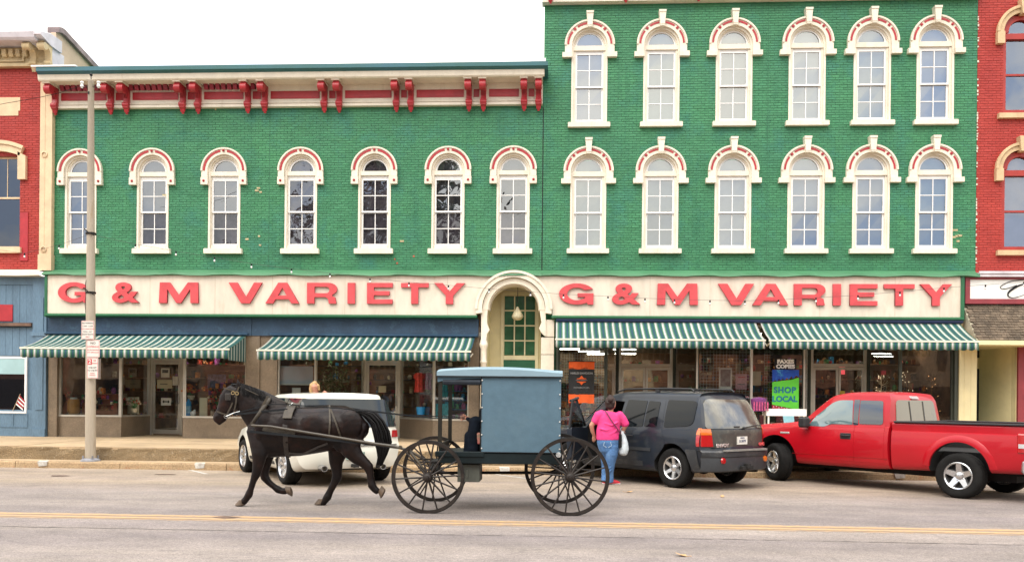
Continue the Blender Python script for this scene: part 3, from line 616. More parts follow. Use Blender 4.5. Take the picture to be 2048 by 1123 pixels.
# ------------------------------------------------------------------ sign boards with raised letters
SY = -.22
zs0, zs1 = Z(630, 1000, SY), zflash-.13
xa0, xa1 = X(953, SY, 600), X(1105, SY, 600)          # outer edges of the entrance arch
acx = (xa0+xa1)/2; arO = (xa1-xa0)/2; acz = Z(618, 1029, SY)
def board(poly, name, label, x):
    r_ = root(name, (x, SY, zs0), label, 'sign', worldspace=True, group='cream shop name boards')
    mb = MB(); mb.prism(poly, SY, SY+.2); mb.build('board', SIGNC, r_); return r_
sx0, sx1 = X(95, SY, 590), X(1921, SY, 590)
arc = arcpts(acx, acz, arO, PI, PI/2, 10)
boardL = board([(sx0, zs0), (acx-arO, zs0)] + [p for p in arc if p[1] > zs0] + [(acx, zs1), (sx0, zs1)], 'shop_sign', 'long cream sign with coral letters G & M VARIETY left of the arched entrance', sx0+6)
arc2 = arcpts(acx, acz, arO, PI/2, 0, 10)
boardR = board([(acx+.004, zs1)] + [p for p in arc2 if p[1] > zs0] + [(acx+arO, zs0), (sx1, zs0), (sx1, zs1)], 'shop_sign', 'long cream sign with coral letters G & M VARIETY right of the arched entrance', sx1-6)
for r_, pxs in ((boardL, (300, 430, 545, 690, 790, 895)), (boardR, (1300, 1420, 1520, 1640, 1790, 1880))):
    if 'joint_shade' not in MATS: paint('joint_shade', (.52, .43, .32), .7, .1, 3)
    for px in pxs: mb = MB(); x = X(px, SY, 590); mb.box(x-.004, SY-.003, zs0+.01, x+.004, SY, zs1-.01); mb.build('sheet_joint', MATS['joint_shade'], r_)
def curve_mesh(loops, depth):
    c = bpy.data.curves.new('c', 'CURVE'); c.dimensions = '2D'; c.fill_mode = 'BOTH'; c.extrude = depth
    for lp in loops:
        s_ = c.splines.new('POLY'); s_.points.add(len(lp)-1); s_.use_cyclic_u = True
        for i, (x, y) in enumerate(lp): s_.points[i].co = (x, y, 0, 1)
    o = bpy.data.objects.new('c', c); COL.objects.link(o); dg = bpy.context.evaluated_depsgraph_get(); me = bpy.data.meshes.new_from_object(o.evaluated_get(dg))
    bpy.data.objects.remove(o); bpy.data.curves.remove(c); return me
def ell(cx, cy_, rx, ry, a0, a1, n=14): return [(cx+rx*math.cos(math.radians(a0+(a1-a0)*i/n)), cy_+ry*math.sin(math.radians(a0+(a1-a0)*i/n))) for i in range(n+1)]
# unit letters: width 1, height 1, extended heavy grotesque
GL = {
 'M': [[(0, 0), (.02, 1), (.27, 1), (.5, .38), (.73, 1), (.98, 1), (1, 0), (.80, 0), (.79, .68), (.56, 0), (.44, 0), (.21, .68), (.20, 0)]],
 'V': [[(0, 1), (.26, 1), (.52, .30), (.76, 1), (1, 1), (.64, 0), (.38, 0)]],
 'A': [[(0, 0), (.38, 1), (.64, 1), (1, 0), (.77, 0), (.70, .2), (.30, .2), (.23, 0)], [(.37, .38), (.63, .38), (.505, .76)]],
 'I': [[(0, 0), (0, 1), (1, 1), (1, 0)]],
 'E': [[(0, 0), (0, 1), (1, 1), (1, .79), (.27, .79), (.27, .61), (.88, .61), (.88, .41), (.27, .41), (.27, .21), (1, .21), (1, 0)]],
 'T': [[(.37, 0), (.37, .79), (0, .79), (0, 1), (1, 1), (1, .79), (.63, .79), (.63, 0)]],
 'Y': [[(.38, 0), (.38, .40), (0, 1), (.28, 1), (.51, .61), (.73, 1), (1, 1), (.62, .40), (.62, 0)]],
 'R': [[(0, 0), (0, 1)] + ell(.68, .70, .28, .30, 90, -60, 10) + [(.80, .36), (.90, .30), (.94, 0), (.70, 0), (.68, .22), (.60, .31), (.24, .31), (.24, 0)], [(.24, .50)] + [(.62, .50)] + ell(.62, .655, .10, .155, -90, 90, 8) + [(.24, .81)]],
 'G': [ell(.52, .5, .52, .5, 28, 300, 26) + [(.80, .10), (.84, 0), (1.0, 0), (1.0, .53), (.54, .53), (.54, .36), (.77, .36), (.72, .26)] + ell(.52, .5, .28, .30, 310, 38, 20)],
}
row = {0: (('G', 116, 178), ('&', 224, 278), ('M', 318, 397), ('V', 457, 524), ('A', 531, 598), ('R', 614, 674), ('I', 695, 710), ('E', 734, 785), ('T', 802, 857), ('Y', 868, 930)),
       1: (('G', 1118, 1187), ('&', 1224, 1281), ('M', 1314, 1396), ('V', 1436, 1508), ('A', 1505, 1577), ('R', 1588, 1651), ('I', 1666, 1682), ('E', 1700, 1755), ('T', 1768, 1829), ('Y', 1840, 1904))}
def tight(me, x0, x1, z0, z1, y, th):
    co = np.array([v.co[:] for v in me.vertices]); lo, hi = co.min(0), co.max(0)
    for v in me.vertices:
        c = v.co; v.co = (x0+(c.x-lo[0])/(hi[0]-lo[0])*(x1-x0), y-th+(c.z-hi[2])/(lo[2]-hi[2]+1e-9)*th, z0+(c.y-lo[1])/(hi[1]-lo[1])*(z1-z0))
    me.update()
for k, r_ in enumerate((boardL, boardR)):
    zl0, zl1 = Z(608, 1000, SY-.05), Z(566, 1000, SY-.05)
    for ch, p0, p1 in row[k]:
        if ch == '&':
            c = bpy.data.curves.new('c', 'FONT'); c.body = '&'; c.size = 1; c.extrude = .05; c.offset = .028; c.resolution_u = 5
            o = bpy.data.objects.new('c', c); COL.objects.link(o); dg = bpy.context.evaluated_depsgraph_get(); me = bpy.data.meshes.new_from_object(o.evaluated_get(dg)); bpy.data.objects.remove(o)
        else: me = curve_mesh(GL[ch], .05)
        tight(me, X(p0, SY-.06, 590), X(p1, SY-.06, 590), zl0, zl1, SY, .07)
        me.materials.clear(); me.materials.append(REDL); me.materials.append(REDLE)
        for p in me.polygons: p.material_index = 0 if abs(p.normal.y) > .8 else 1
        o = bpy.data.objects.new('letter', me); COL.objects.link(o); o.parent = r_; o.location = -Vector(r_['origin'])
# green trims round the boards
for bld, x0, x1 in ((lowb, sx0-.03, acx-arO+.02), (tall, acx+arO-.02, sx1+.06)):
    mb = MB(); mb.prismx([(SY-.03, zs0-.0), (SY-.10, zs0-.03), (SY-.10, zs0-.07), (SY-.02, zs0-.09), (0, zs0-.09), (0, zs0)], x0, x1); mb.build('trim', DGREEN, bld)
mb = MB(); mb.box(sx1, SY-.03, zs0-.1, sx1+.09, 0, zs1+.02); mb.build('trim', DGREEN, tall)
mb = MB(); mb.box(sx0-.07, SY-.03, zs0-.1, sx0, 0, zs1+.02); mb.build('trim', DGREEN, lowb)
# ------------------------------------------------------------------ arched entrance between the two shops
ent = root('arched_entrance', (acx, 0, PZ), 'cream horseshoe arched entrance with green paned door between the shop windows', 'entrance', worldspace=True)
YEL2 = paint('yellow_cream_paint', (.72, .64, .38), .55, .06, 2, .1, 20, spot=((.5, .42, .26), 4, .68, .15))
YTRIM = paint('door_cream_paint', (.70, .64, .42), .5, .05, 3)
aN = SY-.06
li, ri_ = X(964, aN, 600), X(1091, aN, 600); rI = (ri_-li)/2; axc = (li+ri_)/2
mb = MB(); mb.band(rI, arO, -.12, PI+.12, aN, -.02, axc, acz, 36); mb.band(arO-.05, arO+.015, 0, PI, aN-.03, aN, axc, acz, 36); mb.build('arch_hood', CREAM, ent, smooth=35)
rO2 = rI-.012; r3 = (X(1079, aN, 600)-X(976, aN, 600))/2
mb = MB(); mb.band(r3, rO2, -.02, PI+.02, -.20, .02, axc, acz, 36); mb.band(r3-.03, r3, -.02, PI+.02, -.1, .35, axc, acz, 36)
def jp(px, py): return at(px, py, -.17)
for poly in ([(1079, 617), (1081, 632), (1083, 644), (1078, 656), (1083, 665), (1089, 671), (1092, 671), (1091, 617)], [(976, 617), (974, 632), (974, 646), (979, 659), (974, 667), (972, 684), (962, 684), (963, 617)]): mb.prism([jp(*p) for p in poly], -.19, .02)
mb.build('arch_jamb', CREAM, ent, smooth=30)
mb = MB(); xl = X(967, -.14, 720); zk = Z(690, 967, -.14)
mb.lathe([(.12, PZ), (.12, PZ+.2), (.095, PZ+.26), (.085, zk-.5), (.105, zk-.46), (.085, zk-.42), (.085, zk-.10), (.115, zk-.02), (.12, zk+.04), (.10, zk+.08), (.10, zk+.14), (0, zk+.14)], (xl, -.12, 0), 'z', 14)
mb.build('column', CREAM, ent, smooth=40)
xr0, xr1 = X(1082, -.1, 700), X(1108, -.1, 700); zz = PZ
for k in range(7):
    z1 = PZ + (zs0-.1-PZ)*(k+1)/7; mb = MB(); mb.box(xr0+(.11 if k == 6 else 0), -.15+.012*(k % 2), zz+.008, xr1, .05, z1-.008); mb.build('pier_block', CREAM, ent, bevel=.006); zz = z1
# recess: side walls, soffit, door wall
RD = 1.05; wl, wr = axc-r3-.04, axc+r3+.04
mb = MB(); mb.add([(wl, 0, PZ), (wl, RD, PZ), (wl, RD, zs1), (wl, 0, zs1)], [(0, 3, 2, 1)]); mb.add([(wr, 0, PZ), (wr, RD, PZ), (wr, RD, zs1), (wr, 0, zs1)], [(0, 1, 2, 3)])
mb.add([(wl, 0, zs1-.1), (wr, 0, zs1-.1), (wr, RD, zs1-.1), (wl, RD, zs1-.1)], [(0, 1, 2, 3)]); mb.box(wl-.05, RD, PZ, wr+.05, RD+.1, zs1); mb.build('recess', YEL2, ent)
dx0, dx1, dz0, dz1 = X(1008, RD, 650), X(1071, RD, 650), Z(711, 1040, RD), Z(591, 1040, RD)
DPANE = paint('dark_green_pane', (.030, .125, .065), .12, .2, 3, coat=.3)
fr = MB(); fx = .09; zb_ = PZ+.02
fr.box(dx0-fx, RD-.05, zb_, dx0, RD, dz1+.1); fr.box(dx1, RD-.05, zb_, dx1+fx, RD, dz1+.1); fr.box(dx0, RD-.05, dz1, dx1, RD, dz1+.1); fr.box(dx0, RD-.06, dz0-.12, dx1, RD, dz0)
pw, ph = (dx1-dx0)/3, (dz1-dz0)/4
for i in (1, 2): fr.box(dx0+pw*i-.018, RD-.045, dz0, dx0+pw*i+.018, RD, dz1)
for j in (1, 2, 3):
    for i in range(3): fr.box(dx0+pw*i+.018*(i > 0), RD-.045, dz0+ph*j-.018, dx0+pw*(i+1)-.018*(i < 2), RD, dz0+ph*j+.018)
tr_ = fr.build('transom_light', YTRIM, ent)
gm = MB(); gm.box(-pw/2+.018, -.01, -ph/2+.018, pw/2-.018, .0, ph/2-.018); gme = gm.mesh('pane', DPANE)
for i in range(3):
    for j in range(4): sub('pane', gme, tr_, (dx0+pw*(i+.5), RD-.005, dz0+ph*(j+.5)))
door = MB(); door.box(dx0, RD-.04, PZ, dx1, RD-.002, dz0-.125); door.box(dx0+.1, RD-.055, PZ+.2, dx1-.1, RD-.04, dz0-.25); door.build('door', paint('green_door', (.02, .12, .06), .35, .1, 3), ent)
lx, lz = at(1035, 630, .35); lan = root('hanging_lantern', (lx, .35, lz), 'bell-shaped pale lantern hanging in the arched entrance', 'lantern')
mb = MB(); mb.lathe([(.01, .24), (.03, .23), (.04, .19), (.07, .14), (.13, .03), (.155, -.03), (.15, -.07), (.10, -.12), (.05, -.14), (0, -.15)], (0, 0, 0), 'z', 18)
for k in range(8): a = k*PI/4; mb.tube([(.07*math.cos(a), .07*math.sin(a), .14), (.132*math.cos(a), .132*math.sin(a), .03), (.157*math.cos(a), .157*math.sin(a), -.03), (.10*math.cos(a), .10*math.sin(a), -.125)], .006, 4)
mb.build('shade', paint('frosted_lantern', (.62, .55, .36), .4, .15, 8), lan, smooth=40)
mb = MB(); mb.tube([(0, 0, .34), (0, 0, zs1-.12-lz)], .01, 5); mb.build('chain', BLACK, lan)

# ------------------------------------------------------------------ shop fronts
zsill = Z(829, 180, .1); RDEP = 1.75; zhead = 3.62
def seg_window(bld, p, q, z0, z1, frame=ALU, bulk=GRANITE, zb=PZ, mull=()):
    """bulkhead, frame and pane along the plan line p-q"""
    p = Vector((p[0], p[1], 0)); q = Vector((q[0], q[1], 0)); d = q-p; L_ = d.length; a = math.atan2(d.y, d.x)
    M = Matrix.Translation(p) @ Matrix.Rotation(a, 4, 'Z')
    b = MB(); b.M = M; b.box(0, 0, zb, L_, .12, z0-.05); b.build('bulkhead', bulk, bld)
    f = MB(); f.M = M; f.box(0, -.015, z0-.05, L_, .09, z0); f.box(0, 0, z1-.06, L_, .08, z1); f.box(0, 0, z0, .045, .08, z1-.06); f.box(L_-.045, 0, z0, L_, .08, z1-.06)
    for m_ in mull: f.box(L_*m_-.03, -.005, z0, L_*m_+.03, .085, z1-.06)
    w = f.build('shop_window', frame, bld)
    g = MB(); g.M = M; cuts = [0]+list(mull)+[1]
    for i in range(len(cuts)-1):
        g = MB(); g.M = M; g.add([(L_*cuts[i]+.03, .04, z0), (L_*cuts[i+1]-.03, .04, z0), (L_*cuts[i+1]-.03, .04, z1-.06), (L_*cuts[i]+.03, .04, z1-.06)], [(0, 1, 2, 3)])
        o = bpy.data.objects.new('pane', g.mesh('pane', GLASSS)); COL.objects.link(o); o.parent = w
    return w
def glass_door(bld, x0, x1, y, z1, frame=ALU, leaves=1, handle=True, ztop=None):
    ztop = ztop or zhead
    f = MB(); f.box(x0-.07, y, PZ, x0, y+.09, ztop); f.box(x1, y, PZ, x1+.07, y+.09, ztop); f.box(x0, y+.005, z1, x1, y+.085, z1+.09); f.box(x0, y+.005, ztop-.06, x1, y+.085, ztop)
    fo = f.build('door_frame', frame, bld); w = (x1-x0)/leaves
    g = MB(); g.add([(x0, y+.05, z1+.09), (x1, y+.05, z1+.09), (x1, y+.05, ztop-.06), (x0, y+.05, ztop-.06)], [(0, 1, 2, 3)]); o = bpy.data.objects.new('pane', g.mesh('pane', GLASSS)); COL.objects.link(o); o.parent = fo
    for k in range(leaves):
        a, b = x0+w*k+.008, x0+w*(k+1)-.008; d = MB()
        d.box(a, y+.01, PZ+.03, a+.06, y+.06, z1-.01); d.box(b-.06, y+.01, PZ+.03, b, y+.06, z1-.01); d.box(a+.06, y+.01, PZ+.03, b-.06, y+.06, PZ+.16); d.box(a+.06, y+.01, z1-.09, b-.06, y+.06, z1-.01)
        do = d.build('door', frame, bld)
        g = MB(); g.add([(a+.06, y+.035, PZ+.16), (b-.06, y+.035, PZ+.16), (b-.06, y+.035, z1-.09), (a+.06, y+.035, z1-.09)], [(0, 1, 2, 3)])
        o = bpy.data.objects.new('pane', g.mesh('pane', GLASSS)); COL.objects.link(o); o.parent = do; o.location = (0, 0, 0)
        hd = MB(); hx = b-.03 if k == 0 else a+.03; hd.tube([(hx, y+.01, PZ+.95), (hx, y-.04, PZ+.98), (hx, y-.04, PZ+1.22), (hx, y+.01, PZ+1.25)], .013, 6); o = bpy.data.objects.new('handle', hd.mesh('handle', CHROME)); COL.objects.link(o); o.parent = do
    return fo
def header(bld, p, z0, z1, mat):       # closes the wall over a recess
    mb = MB()
    for a, b in zip(p, p[1:]):
        d = Vector((b[0]-a[0], b[1]-a[1], 0)); mb.M = Matrix.Translation((a[0], a[1], 0)) @ Matrix.Rotation(math.atan2(d.y, d.x), 4, 'Z'); mb.box(0, 0, z0, d.length, .1, z1)
    mb.build('header', mat, bld)
F = .08
def XX(px, Y=F, py=790): return X(px, Y, py)
# shop 1 (left)
a0, a1, d0, d1, a2, a3 = XX(118), XX(243), XX(305, RDEP), XX(360, RDEP), XX(366), XX(493)
seg_window(lowb, (a0, F), (a1, F), zsill, zhead); seg_window(lowb, (a1, F), (d0-.07, RDEP), zsill, zhead); seg_window(lowb, (d1+.07, RDEP), (a2, F), zsill, zhead); seg_window(lowb, (a2, F), (a3, F), zsill, zhead)
glass_door(lowb, d0, d1, RDEP, Z(722, 332, RDEP))
mb = MB(); mb.box(XX(97, 0), -.02, PZ, a0, .25, zhead); mb.build('granite_pier', GRANITE, lowb)
# shop 2
b0, b1, e0, e1, b2, b3 = XX(555), XX(632), XX(733, RDEP), XX(795, RDEP), XX(866), XX(938)
seg_window(lowb, (b0, F), (b1, F), zsill, zhead); seg_window(lowb, (b1, F), (e0-.07, RDEP), zsill, zhead); seg_window(lowb, (e1+.07, RDEP), (b2, F), zsill, zhead); seg_window(lowb, (b2, F), (b3, F), zsill, zhead)
glass_door(lowb, e0, e1, RDEP, Z(724, 765, RDEP))
mb = MB(); mb.box(a3, -.02, PZ, XX(519, 0), .25, zhead); mb.build('granite_pier', GRANITE, lowb)
mb = MB(); mb.box(XX(519, 0)+.005, .02, PZ, b0, .25, zhead); mb.build('granite_pier', GRANITE, lowb)
mb = MB(); mb.box(b3, -.02, PZ, XX(958, 0), .25, zhead); mb.build('granite_pier', GRANITE, lowb)
# navy fascia over shops 1 and 2
zf0, zf1 = Z(668, 300, -.05), zs0-.09
for x0, x1, y in ((XX(93, 0), XX(503, 0), -.06), (XX(539, 0), XX(956, 0), -.06), (XX(503, 0)+.004, XX(539, 0)-.004, -.04)):
    mb = MB(); mb.box(x0, y, zf0-.02, x1, .2, zf1); mb.build('fascia', NAVY, lowb)
zr_ = zhead
mb = MB(); mb.box(XX(97, 0), .1, zhead, XX(958, 0), .3, zflash); mb.build('lintel', DARKIN, lowb)
# shop 3 and 4 (right building)
TZ = tall
zsR = Z(851, 1300, F)
c0_, c1_, f0, f1, c2 = XX(1116), XX(1214), XX(1242, RDEP), XX(1340, RDEP), XX(1392)
g0, g1, c4, c5, c6 = XX(1626, RDEP), XX(1728, RDEP), XX(1798), XX(1906), XX(1610)
seg_window(tall, (c0_, F), (c1_, F), zsR, zhead+.1, DALU, GRANITE); seg_window(tall, (c1_, F), (f0-.07, RDEP), zsR, zhead+.1, DALU)
seg_window(tall, (f1+.07, RDEP), (c2, F), zsR, zhead+.1, DALU); seg_window(tall, (c2, F), (c6, F), zsR, zhead+.1, ALU, mull=(.51,))
seg_window(tall, (c6, F), (g0-.07, RDEP), zsR, zhead+.1, DALU); seg_window(tall, (g1+.07, RDEP), (c4, F), zsR, zhead+.1, DALU); seg_window(tall, (c4, F), (c5, F), zsR, zhead+.1, DALU)
glass_door(tall, f0, f1, RDEP, Z(733, 1290, RDEP), leaves=2, ztop=zhead+.1); glass_door(tall, g0, g1, RDEP, Z(733, 1680, RDEP), leaves=2, ztop=zhead+.1)
for x in (f0-.16, f1+.07, g0-.16, g1+.07):
    mb = MB(); mb.box(x, RDEP-.02, PZ, x+.09, RDEP+.1, zhead+.1); mb.build('green_post', paint('dark_green_post', (.012, .04, .02), .4, .1, 3) if 'dark_green_post' not in MATS else MATS['dark_green_post'], tall)
mb = MB(); mb.box(XX(1111, 0), -.01, PZ, c0_, .25, zhead+.1); mb.box(c5, -.01, PZ, XX(1916, 0), .25, zhead+.1); mb.build('dark_pier', DALU, tall)
mb = MB(); x0, x1 = XX(1916, 0), XX(1951, 0)
mb.box(x0, -.06, PZ, x1, .25, zhead+.2)
for q in (.3, .68): mb.box(x0+(x1-x0)*q-.006, -.066, PZ+.2, x0+(x1-x0)*q+.006, -.06, zhead)
mb.box(x0-.02, -.08, PZ, x1+.02, .2, PZ+.25); mb.build('pilaster', YEL2, tall)
mb = MB(); mb.box(XX(1111, 0), .1, zhead+.1, XX(1951, 0), .3, zflash); mb.build('lintel', DARKIN, tall)
mb = MB(); x0, x1 = X(1112, -.2, 640), X(1924, -.2, 640); zt = Z(640, 1500, -.2)
mb.lathe([(0, x0), (.075, x0), (.075, x1), (0, x1)], (0, -.2, zt), 'x', 12)
hb = mb.build('awning_roller_box', paint('navy_metal', (.03, .05, .13), .35, .1, 2), tall, smooth=40)
# rooms behind the glass
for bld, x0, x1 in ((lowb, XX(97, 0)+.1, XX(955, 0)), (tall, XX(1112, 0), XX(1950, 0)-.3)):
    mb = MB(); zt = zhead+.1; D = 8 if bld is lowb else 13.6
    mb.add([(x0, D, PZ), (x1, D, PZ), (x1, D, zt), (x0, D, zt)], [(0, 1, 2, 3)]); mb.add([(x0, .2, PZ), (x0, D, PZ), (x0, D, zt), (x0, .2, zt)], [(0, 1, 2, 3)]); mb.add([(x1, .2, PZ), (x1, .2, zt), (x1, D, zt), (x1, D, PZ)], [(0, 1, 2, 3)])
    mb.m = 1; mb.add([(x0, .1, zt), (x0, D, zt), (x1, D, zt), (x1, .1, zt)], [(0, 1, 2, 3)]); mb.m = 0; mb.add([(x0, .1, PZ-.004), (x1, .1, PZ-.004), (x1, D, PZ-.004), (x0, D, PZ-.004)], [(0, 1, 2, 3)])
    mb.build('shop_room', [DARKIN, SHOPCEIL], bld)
# recess floors
mb = MB()
for x0, x1 in ((a1, a2), (b1, b2), (c1_, c2), (c6, c4), (wl, wr)): mb.add([(x0, 0, PZ+.003), (x1, 0, PZ+.003), (x1, RDEP+.1, PZ+.003), (x0, RDEP+.1, PZ+.003)], [(0, 1, 2, 3)])
tag(mb.build('doorway_paving', CONC), kind='structure')
# shop ceiling lamps (lit, visible through the right-hand window)
LAMP = paint('lamp_tube', (1, 1, 1), .5, 0, 1, emit=((1, .93, .8), 16))
for bx0, bx1, yy, lb in ((1124, 1150, 9.5, 'lit strip lamp nearest the glass above the orange and black banner'), (1160, 1196, 11, 'second lit strip lamp back from the glass above the banner'), (1180, 1210, 12.8, 'deepest lit strip lamp above the orange and black banner'), (1236, 1262, 9.5, 'lit strip lamp above the near double door of the right shop'), (1240, 1262, 12.5, 'deepest lit strip lamp above the double door of the right shop')):
    x0, x1 = X(bx0, yy, 700), X(bx1, yy, 700)
    t_ = root('ceiling_lamp_or_added_fill', ((x0+x1)/2, yy, zhead+.06), lb, 'lamp', group='lit ceiling strips in the right shop')
    mb = MB(); mb.box(-.45, -.07, -.05, .45, .07, .03); mb.build('housing', WHITEF, t_); mb = MB(); mb.box(-.43, -.05, -.075, .43, .05, -.051); mb.build('tube', LAMP, t_)
for xx_, lb in ((-10.5, 'lit strip lamp on the ceiling of the leftmost shop'), (-6, 'lit strip lamp on the ceiling behind the second shop door')):
    t_ = root('ceiling_lamp_or_added_fill', (xx_, 2.6, zhead+.06), lb, 'lamp', group='lit ceiling strips in the left shop')
    mb = MB(); mb.box(-.45, -.07, -.05, .45, .07, .03); mb.build('housing', WHITEF, t_); mb = MB(); mb.box(-.43, -.05, -.075, .43, .05, -.051); mb.build('tube', LAMP, t_)

FILL_TUBE = paint('fill_tube', (1, 1, 1), .5, 0, 1, emit=((1, .90, .72), 11))  # strips added out of sight above the awning line to brighten the shop interiors
for bx0_, n_, lab_ in ((-12.3, 3, 'left'), (-7.2, 4, 'middle'), (2.2, 6, 'right')):
    for q in range(n_):
        t_ = root('ceiling_lamp_or_added_fill', (bx0_+1.7*q, 1.9+.7*(q % 2), zhead+.06), 'added unseen fill strip above the displays of the %s shop, %s from its left end' % (lab_, ('first', 'second', 'third', 'fourth', 'fifth', 'sixth')[q]), 'lamp', group='added fill strips above the displays of the %s shop' % lab_)
        mb = MB(); mb.box(-.45, -.07, -.05, .45, .07, .03); mb.build('housing', WHITEF, t_); mb = MB(); mb.box(-.43, -.05, -.075, .43, .05, -.051); mb.build('tube', FILL_TUBE, t_)
# ------------------------------------------------------------------ striped awnings
def awning_material():
    m, t, p = newmat('awning_stripes'); L = t.links; p.inputs['Roughness'].default_value = .75
    uv = N(t, 'ShaderNodeUVMap'); sp = N(t, 'ShaderNodeSeparateXYZ'); L.new(uv.outputs[0], sp.inputs[0])
    fr_ = N(t, 'ShaderNodeMath', operation='FRACT'); L.new(sp.outputs[0], fr_.inputs[0])
    r = N(t, 'ShaderNodeValToRGB'); r.color_ramp.interpolation = 'CONSTANT'; e = r.color_ramp.elements
    G, Wt, gy = (.008, .095, .056, 1), (.55, .535, .48, 1), (.20, .25, .28, 1)
    stops = [(0, Wt), (.10, gy), (.15, Wt), (.21, G), (.29, (.30, .38, .33, 1)), (.32, G), (.50, (.012, .055, .095, 1)), (.70, G), (.86, (.30, .38, .33, 1)), (.89, G), (.95, Wt)]
    e[0].position, e[0].color = stops[0]; e[1].position, e[1].color = stops[1]
    for s_ in stops[2:]: q = e.new(s_[0]); q.color = s_[1]
    L.new(fr_.outputs[0], r.inputs[0])
    g = N(t, 'ShaderNodeNewGeometry'); n = N(t, 'ShaderNodeTexNoise', Scale=1.5, Detail=5.0); L.new(g.outputs['Position'], n.inputs['Vector'])
    mr = N(t, 'ShaderNodeMapRange'); mr.inputs[1].default_value = .3; mr.inputs[2].default_value = .7; mr.inputs[3].default_value = .82; mr.inputs[4].default_value = 1.05; L.new(n.outputs[0], mr.inputs[0])
    hs = N(t, 'ShaderNodeHueSaturation'); L.new(r.outputs[0], hs.inputs['Color']); L.new(mr.outputs[0], hs.inputs['Value']); L.new(hs.outputs[0], p.inputs['Base Color'])
    return m
AWN = awning_material(); BAR = paint('awning_bar', (.78, .72, .58), .4, .05, 3)
def awning(x0, x1, zt, zb, proj, yt, val, label, side=1, box=True):
    r_ = root('awning', ((x0+x1)/2, yt, zt), label, 'awning', worldspace=True, group='green and white striped awnings')
    per = .19; n = max(8, int((x1-x0)/.068)); m = 8; mb = MB(); uvs = []
    vs = []
    for j in range(m+1):
        t = j/m; sag = -.045*math.sin(PI*t)
        for i in range(n+1):
            x = x0+(x1-x0)*i/n; vs.append((x, yt-proj*t, zt+(zb-zt)*t + sag*(1+.25*math.sin(x*1.7)) ))
    fs = [(j*(n+1)+i, j*(n+1)+i+1, (j+1)*(n+1)+i+1, (j+1)*(n+1)+i) for j in range(m) for i in range(n)]
    mb.add(vs, fs); me = mb.mesh('canopy', AWN, 60)
    def setuv(me):
        u = me.uv_layers.new(name='UVMap')
        for l in me.loops: v = me.vertices[l.vertex_index].co; u.data[l.index].uv = ((v.x-x0)/per, v.z)
    setuv(me); o = bpy.data.objects.new('canopy', me); COL.objects.link(o); o.parent = r_; o.location = -Vector(r_['origin'])
    sol = o.modifiers.new('thick', 'SOLIDIFY'); sol.thickness = .006
    # scalloped valance
    mb = MB(); nn = n*3; vs = []; yv = yt-proj-.025
    for i in range(nn+1):
        x = x0+(x1-x0)*i/nn; ph = ((x-x0)/per) % 1.0; dz = .035*abs(math.sin(PI*(ph)))**.8; w = .012*math.sin(x*9)+.008*math.sin(x*23)
        vs += [(x, yv, zb-.03), (x, yv-w*.5, zb-val*.5), (x, yv-w, zb-val-dz+.02)]
    mb.add(vs, [(3*i+k, 3*i+k+1, 3*i+4+k, 3*i+3+k) for i in range(nn) for k in range(2)]); me = mb.mesh('valance', AWN, 60); setuv(me)
    o = bpy.data.objects.new('valance', me); COL.objects.link(o); o.parent = r_; o.location = -Vector(r_['origin']); sol = o.modifiers.new('thick', 'SOLIDIFY'); sol.thickness = .004
    mb = MB(); mb.box(x0-.02, yt-proj-.035, zb-.035, x1+.02, yt-proj+.01, zb+.008); mb.build('front_bar', BAR, r_)
    for xa in (x0+.06, x1-.06): mb = MB(); mb.tube([(xa, yt, zt-.45), (xa, yt-proj*.5, zb-.12), (xa, yt-proj, zb-.02)], .018, 6); mb.build('folding_arm', BAR, r_)
    if box:
        mb = MB(); mb.box(x0-.08, yt-.02, zt-.0, x1+.05, yt+.16, zt+.05); mb.prismx([(yt-.06, zt+.0), (yt+.02, zt+.05), (yt+.02, zt+.085), (yt-.09, zt+.03)], x0-.08, x1+.05); mb.build('cover_board', NAVY, r_)
    return r_
zt1 = Z(671, 500, -.1); zb1 = Z(698, 640, -1.3)
awning(X(97, -.1, 672), X(492, -.1, 674), zt1, zb1, 1.2, -.1, .26, 'striped awning over the left shop door beside the street pole')
aw1 = [o for o in bpy.data.objects if o.name == 'awning'][0]; sx_ = X(492, -.1, 674); m = MB()
vs = []; n = 24
for i in range(n+1): t = i/n; vs += [(sx_, -.1-1.2*t, zt1+(zb1-zt1)*t-.045*math.sin(PI*t)), (sx_, -.1-1.2*t, zb1-.30)]
m.add(vs, [(2*i, 2*i+2, 2*i+3, 2*i+1) for i in range(n)]); me = m.mesh('side_curtain', AWN); u = me.uv_layers.new(name='UVMap')
for l in me.loops: v = me.vertices[l.vertex_index].co; u.data[l.index].uv = (v.y/.19, v.z)
o = bpy.data.objects.new('side_curtain', me); COL.objects.link(o); o.parent = aw1; o.location = -Vector(aw1['origin']); q_ = o.modifiers.new('t', 'SOLIDIFY'); q_.thickness = .004
awning(X(546, -.1, 676), X(950, -.1, 678), zt1-.01, zb1-.02, 1.2, -.1, .26, 'striped awning over the shop door left of the arched entrance')
zt3 = Z(646, 1500, -.25); zb3 = Z(679, 1500, -1.2)
awning(X(1112, -.25, 645), X(1512, -.25, 645), zt3, zb3, .95, -.25, .23, 'striped awning right of the arched entrance above the orange banner', box=False)
awning(X(1521, -.25, 645), X(1920, -.25, 645), zt3, zb3, .95, -.25, .23, 'striped awning furthest from the street pole, above the red pickup', box=False)

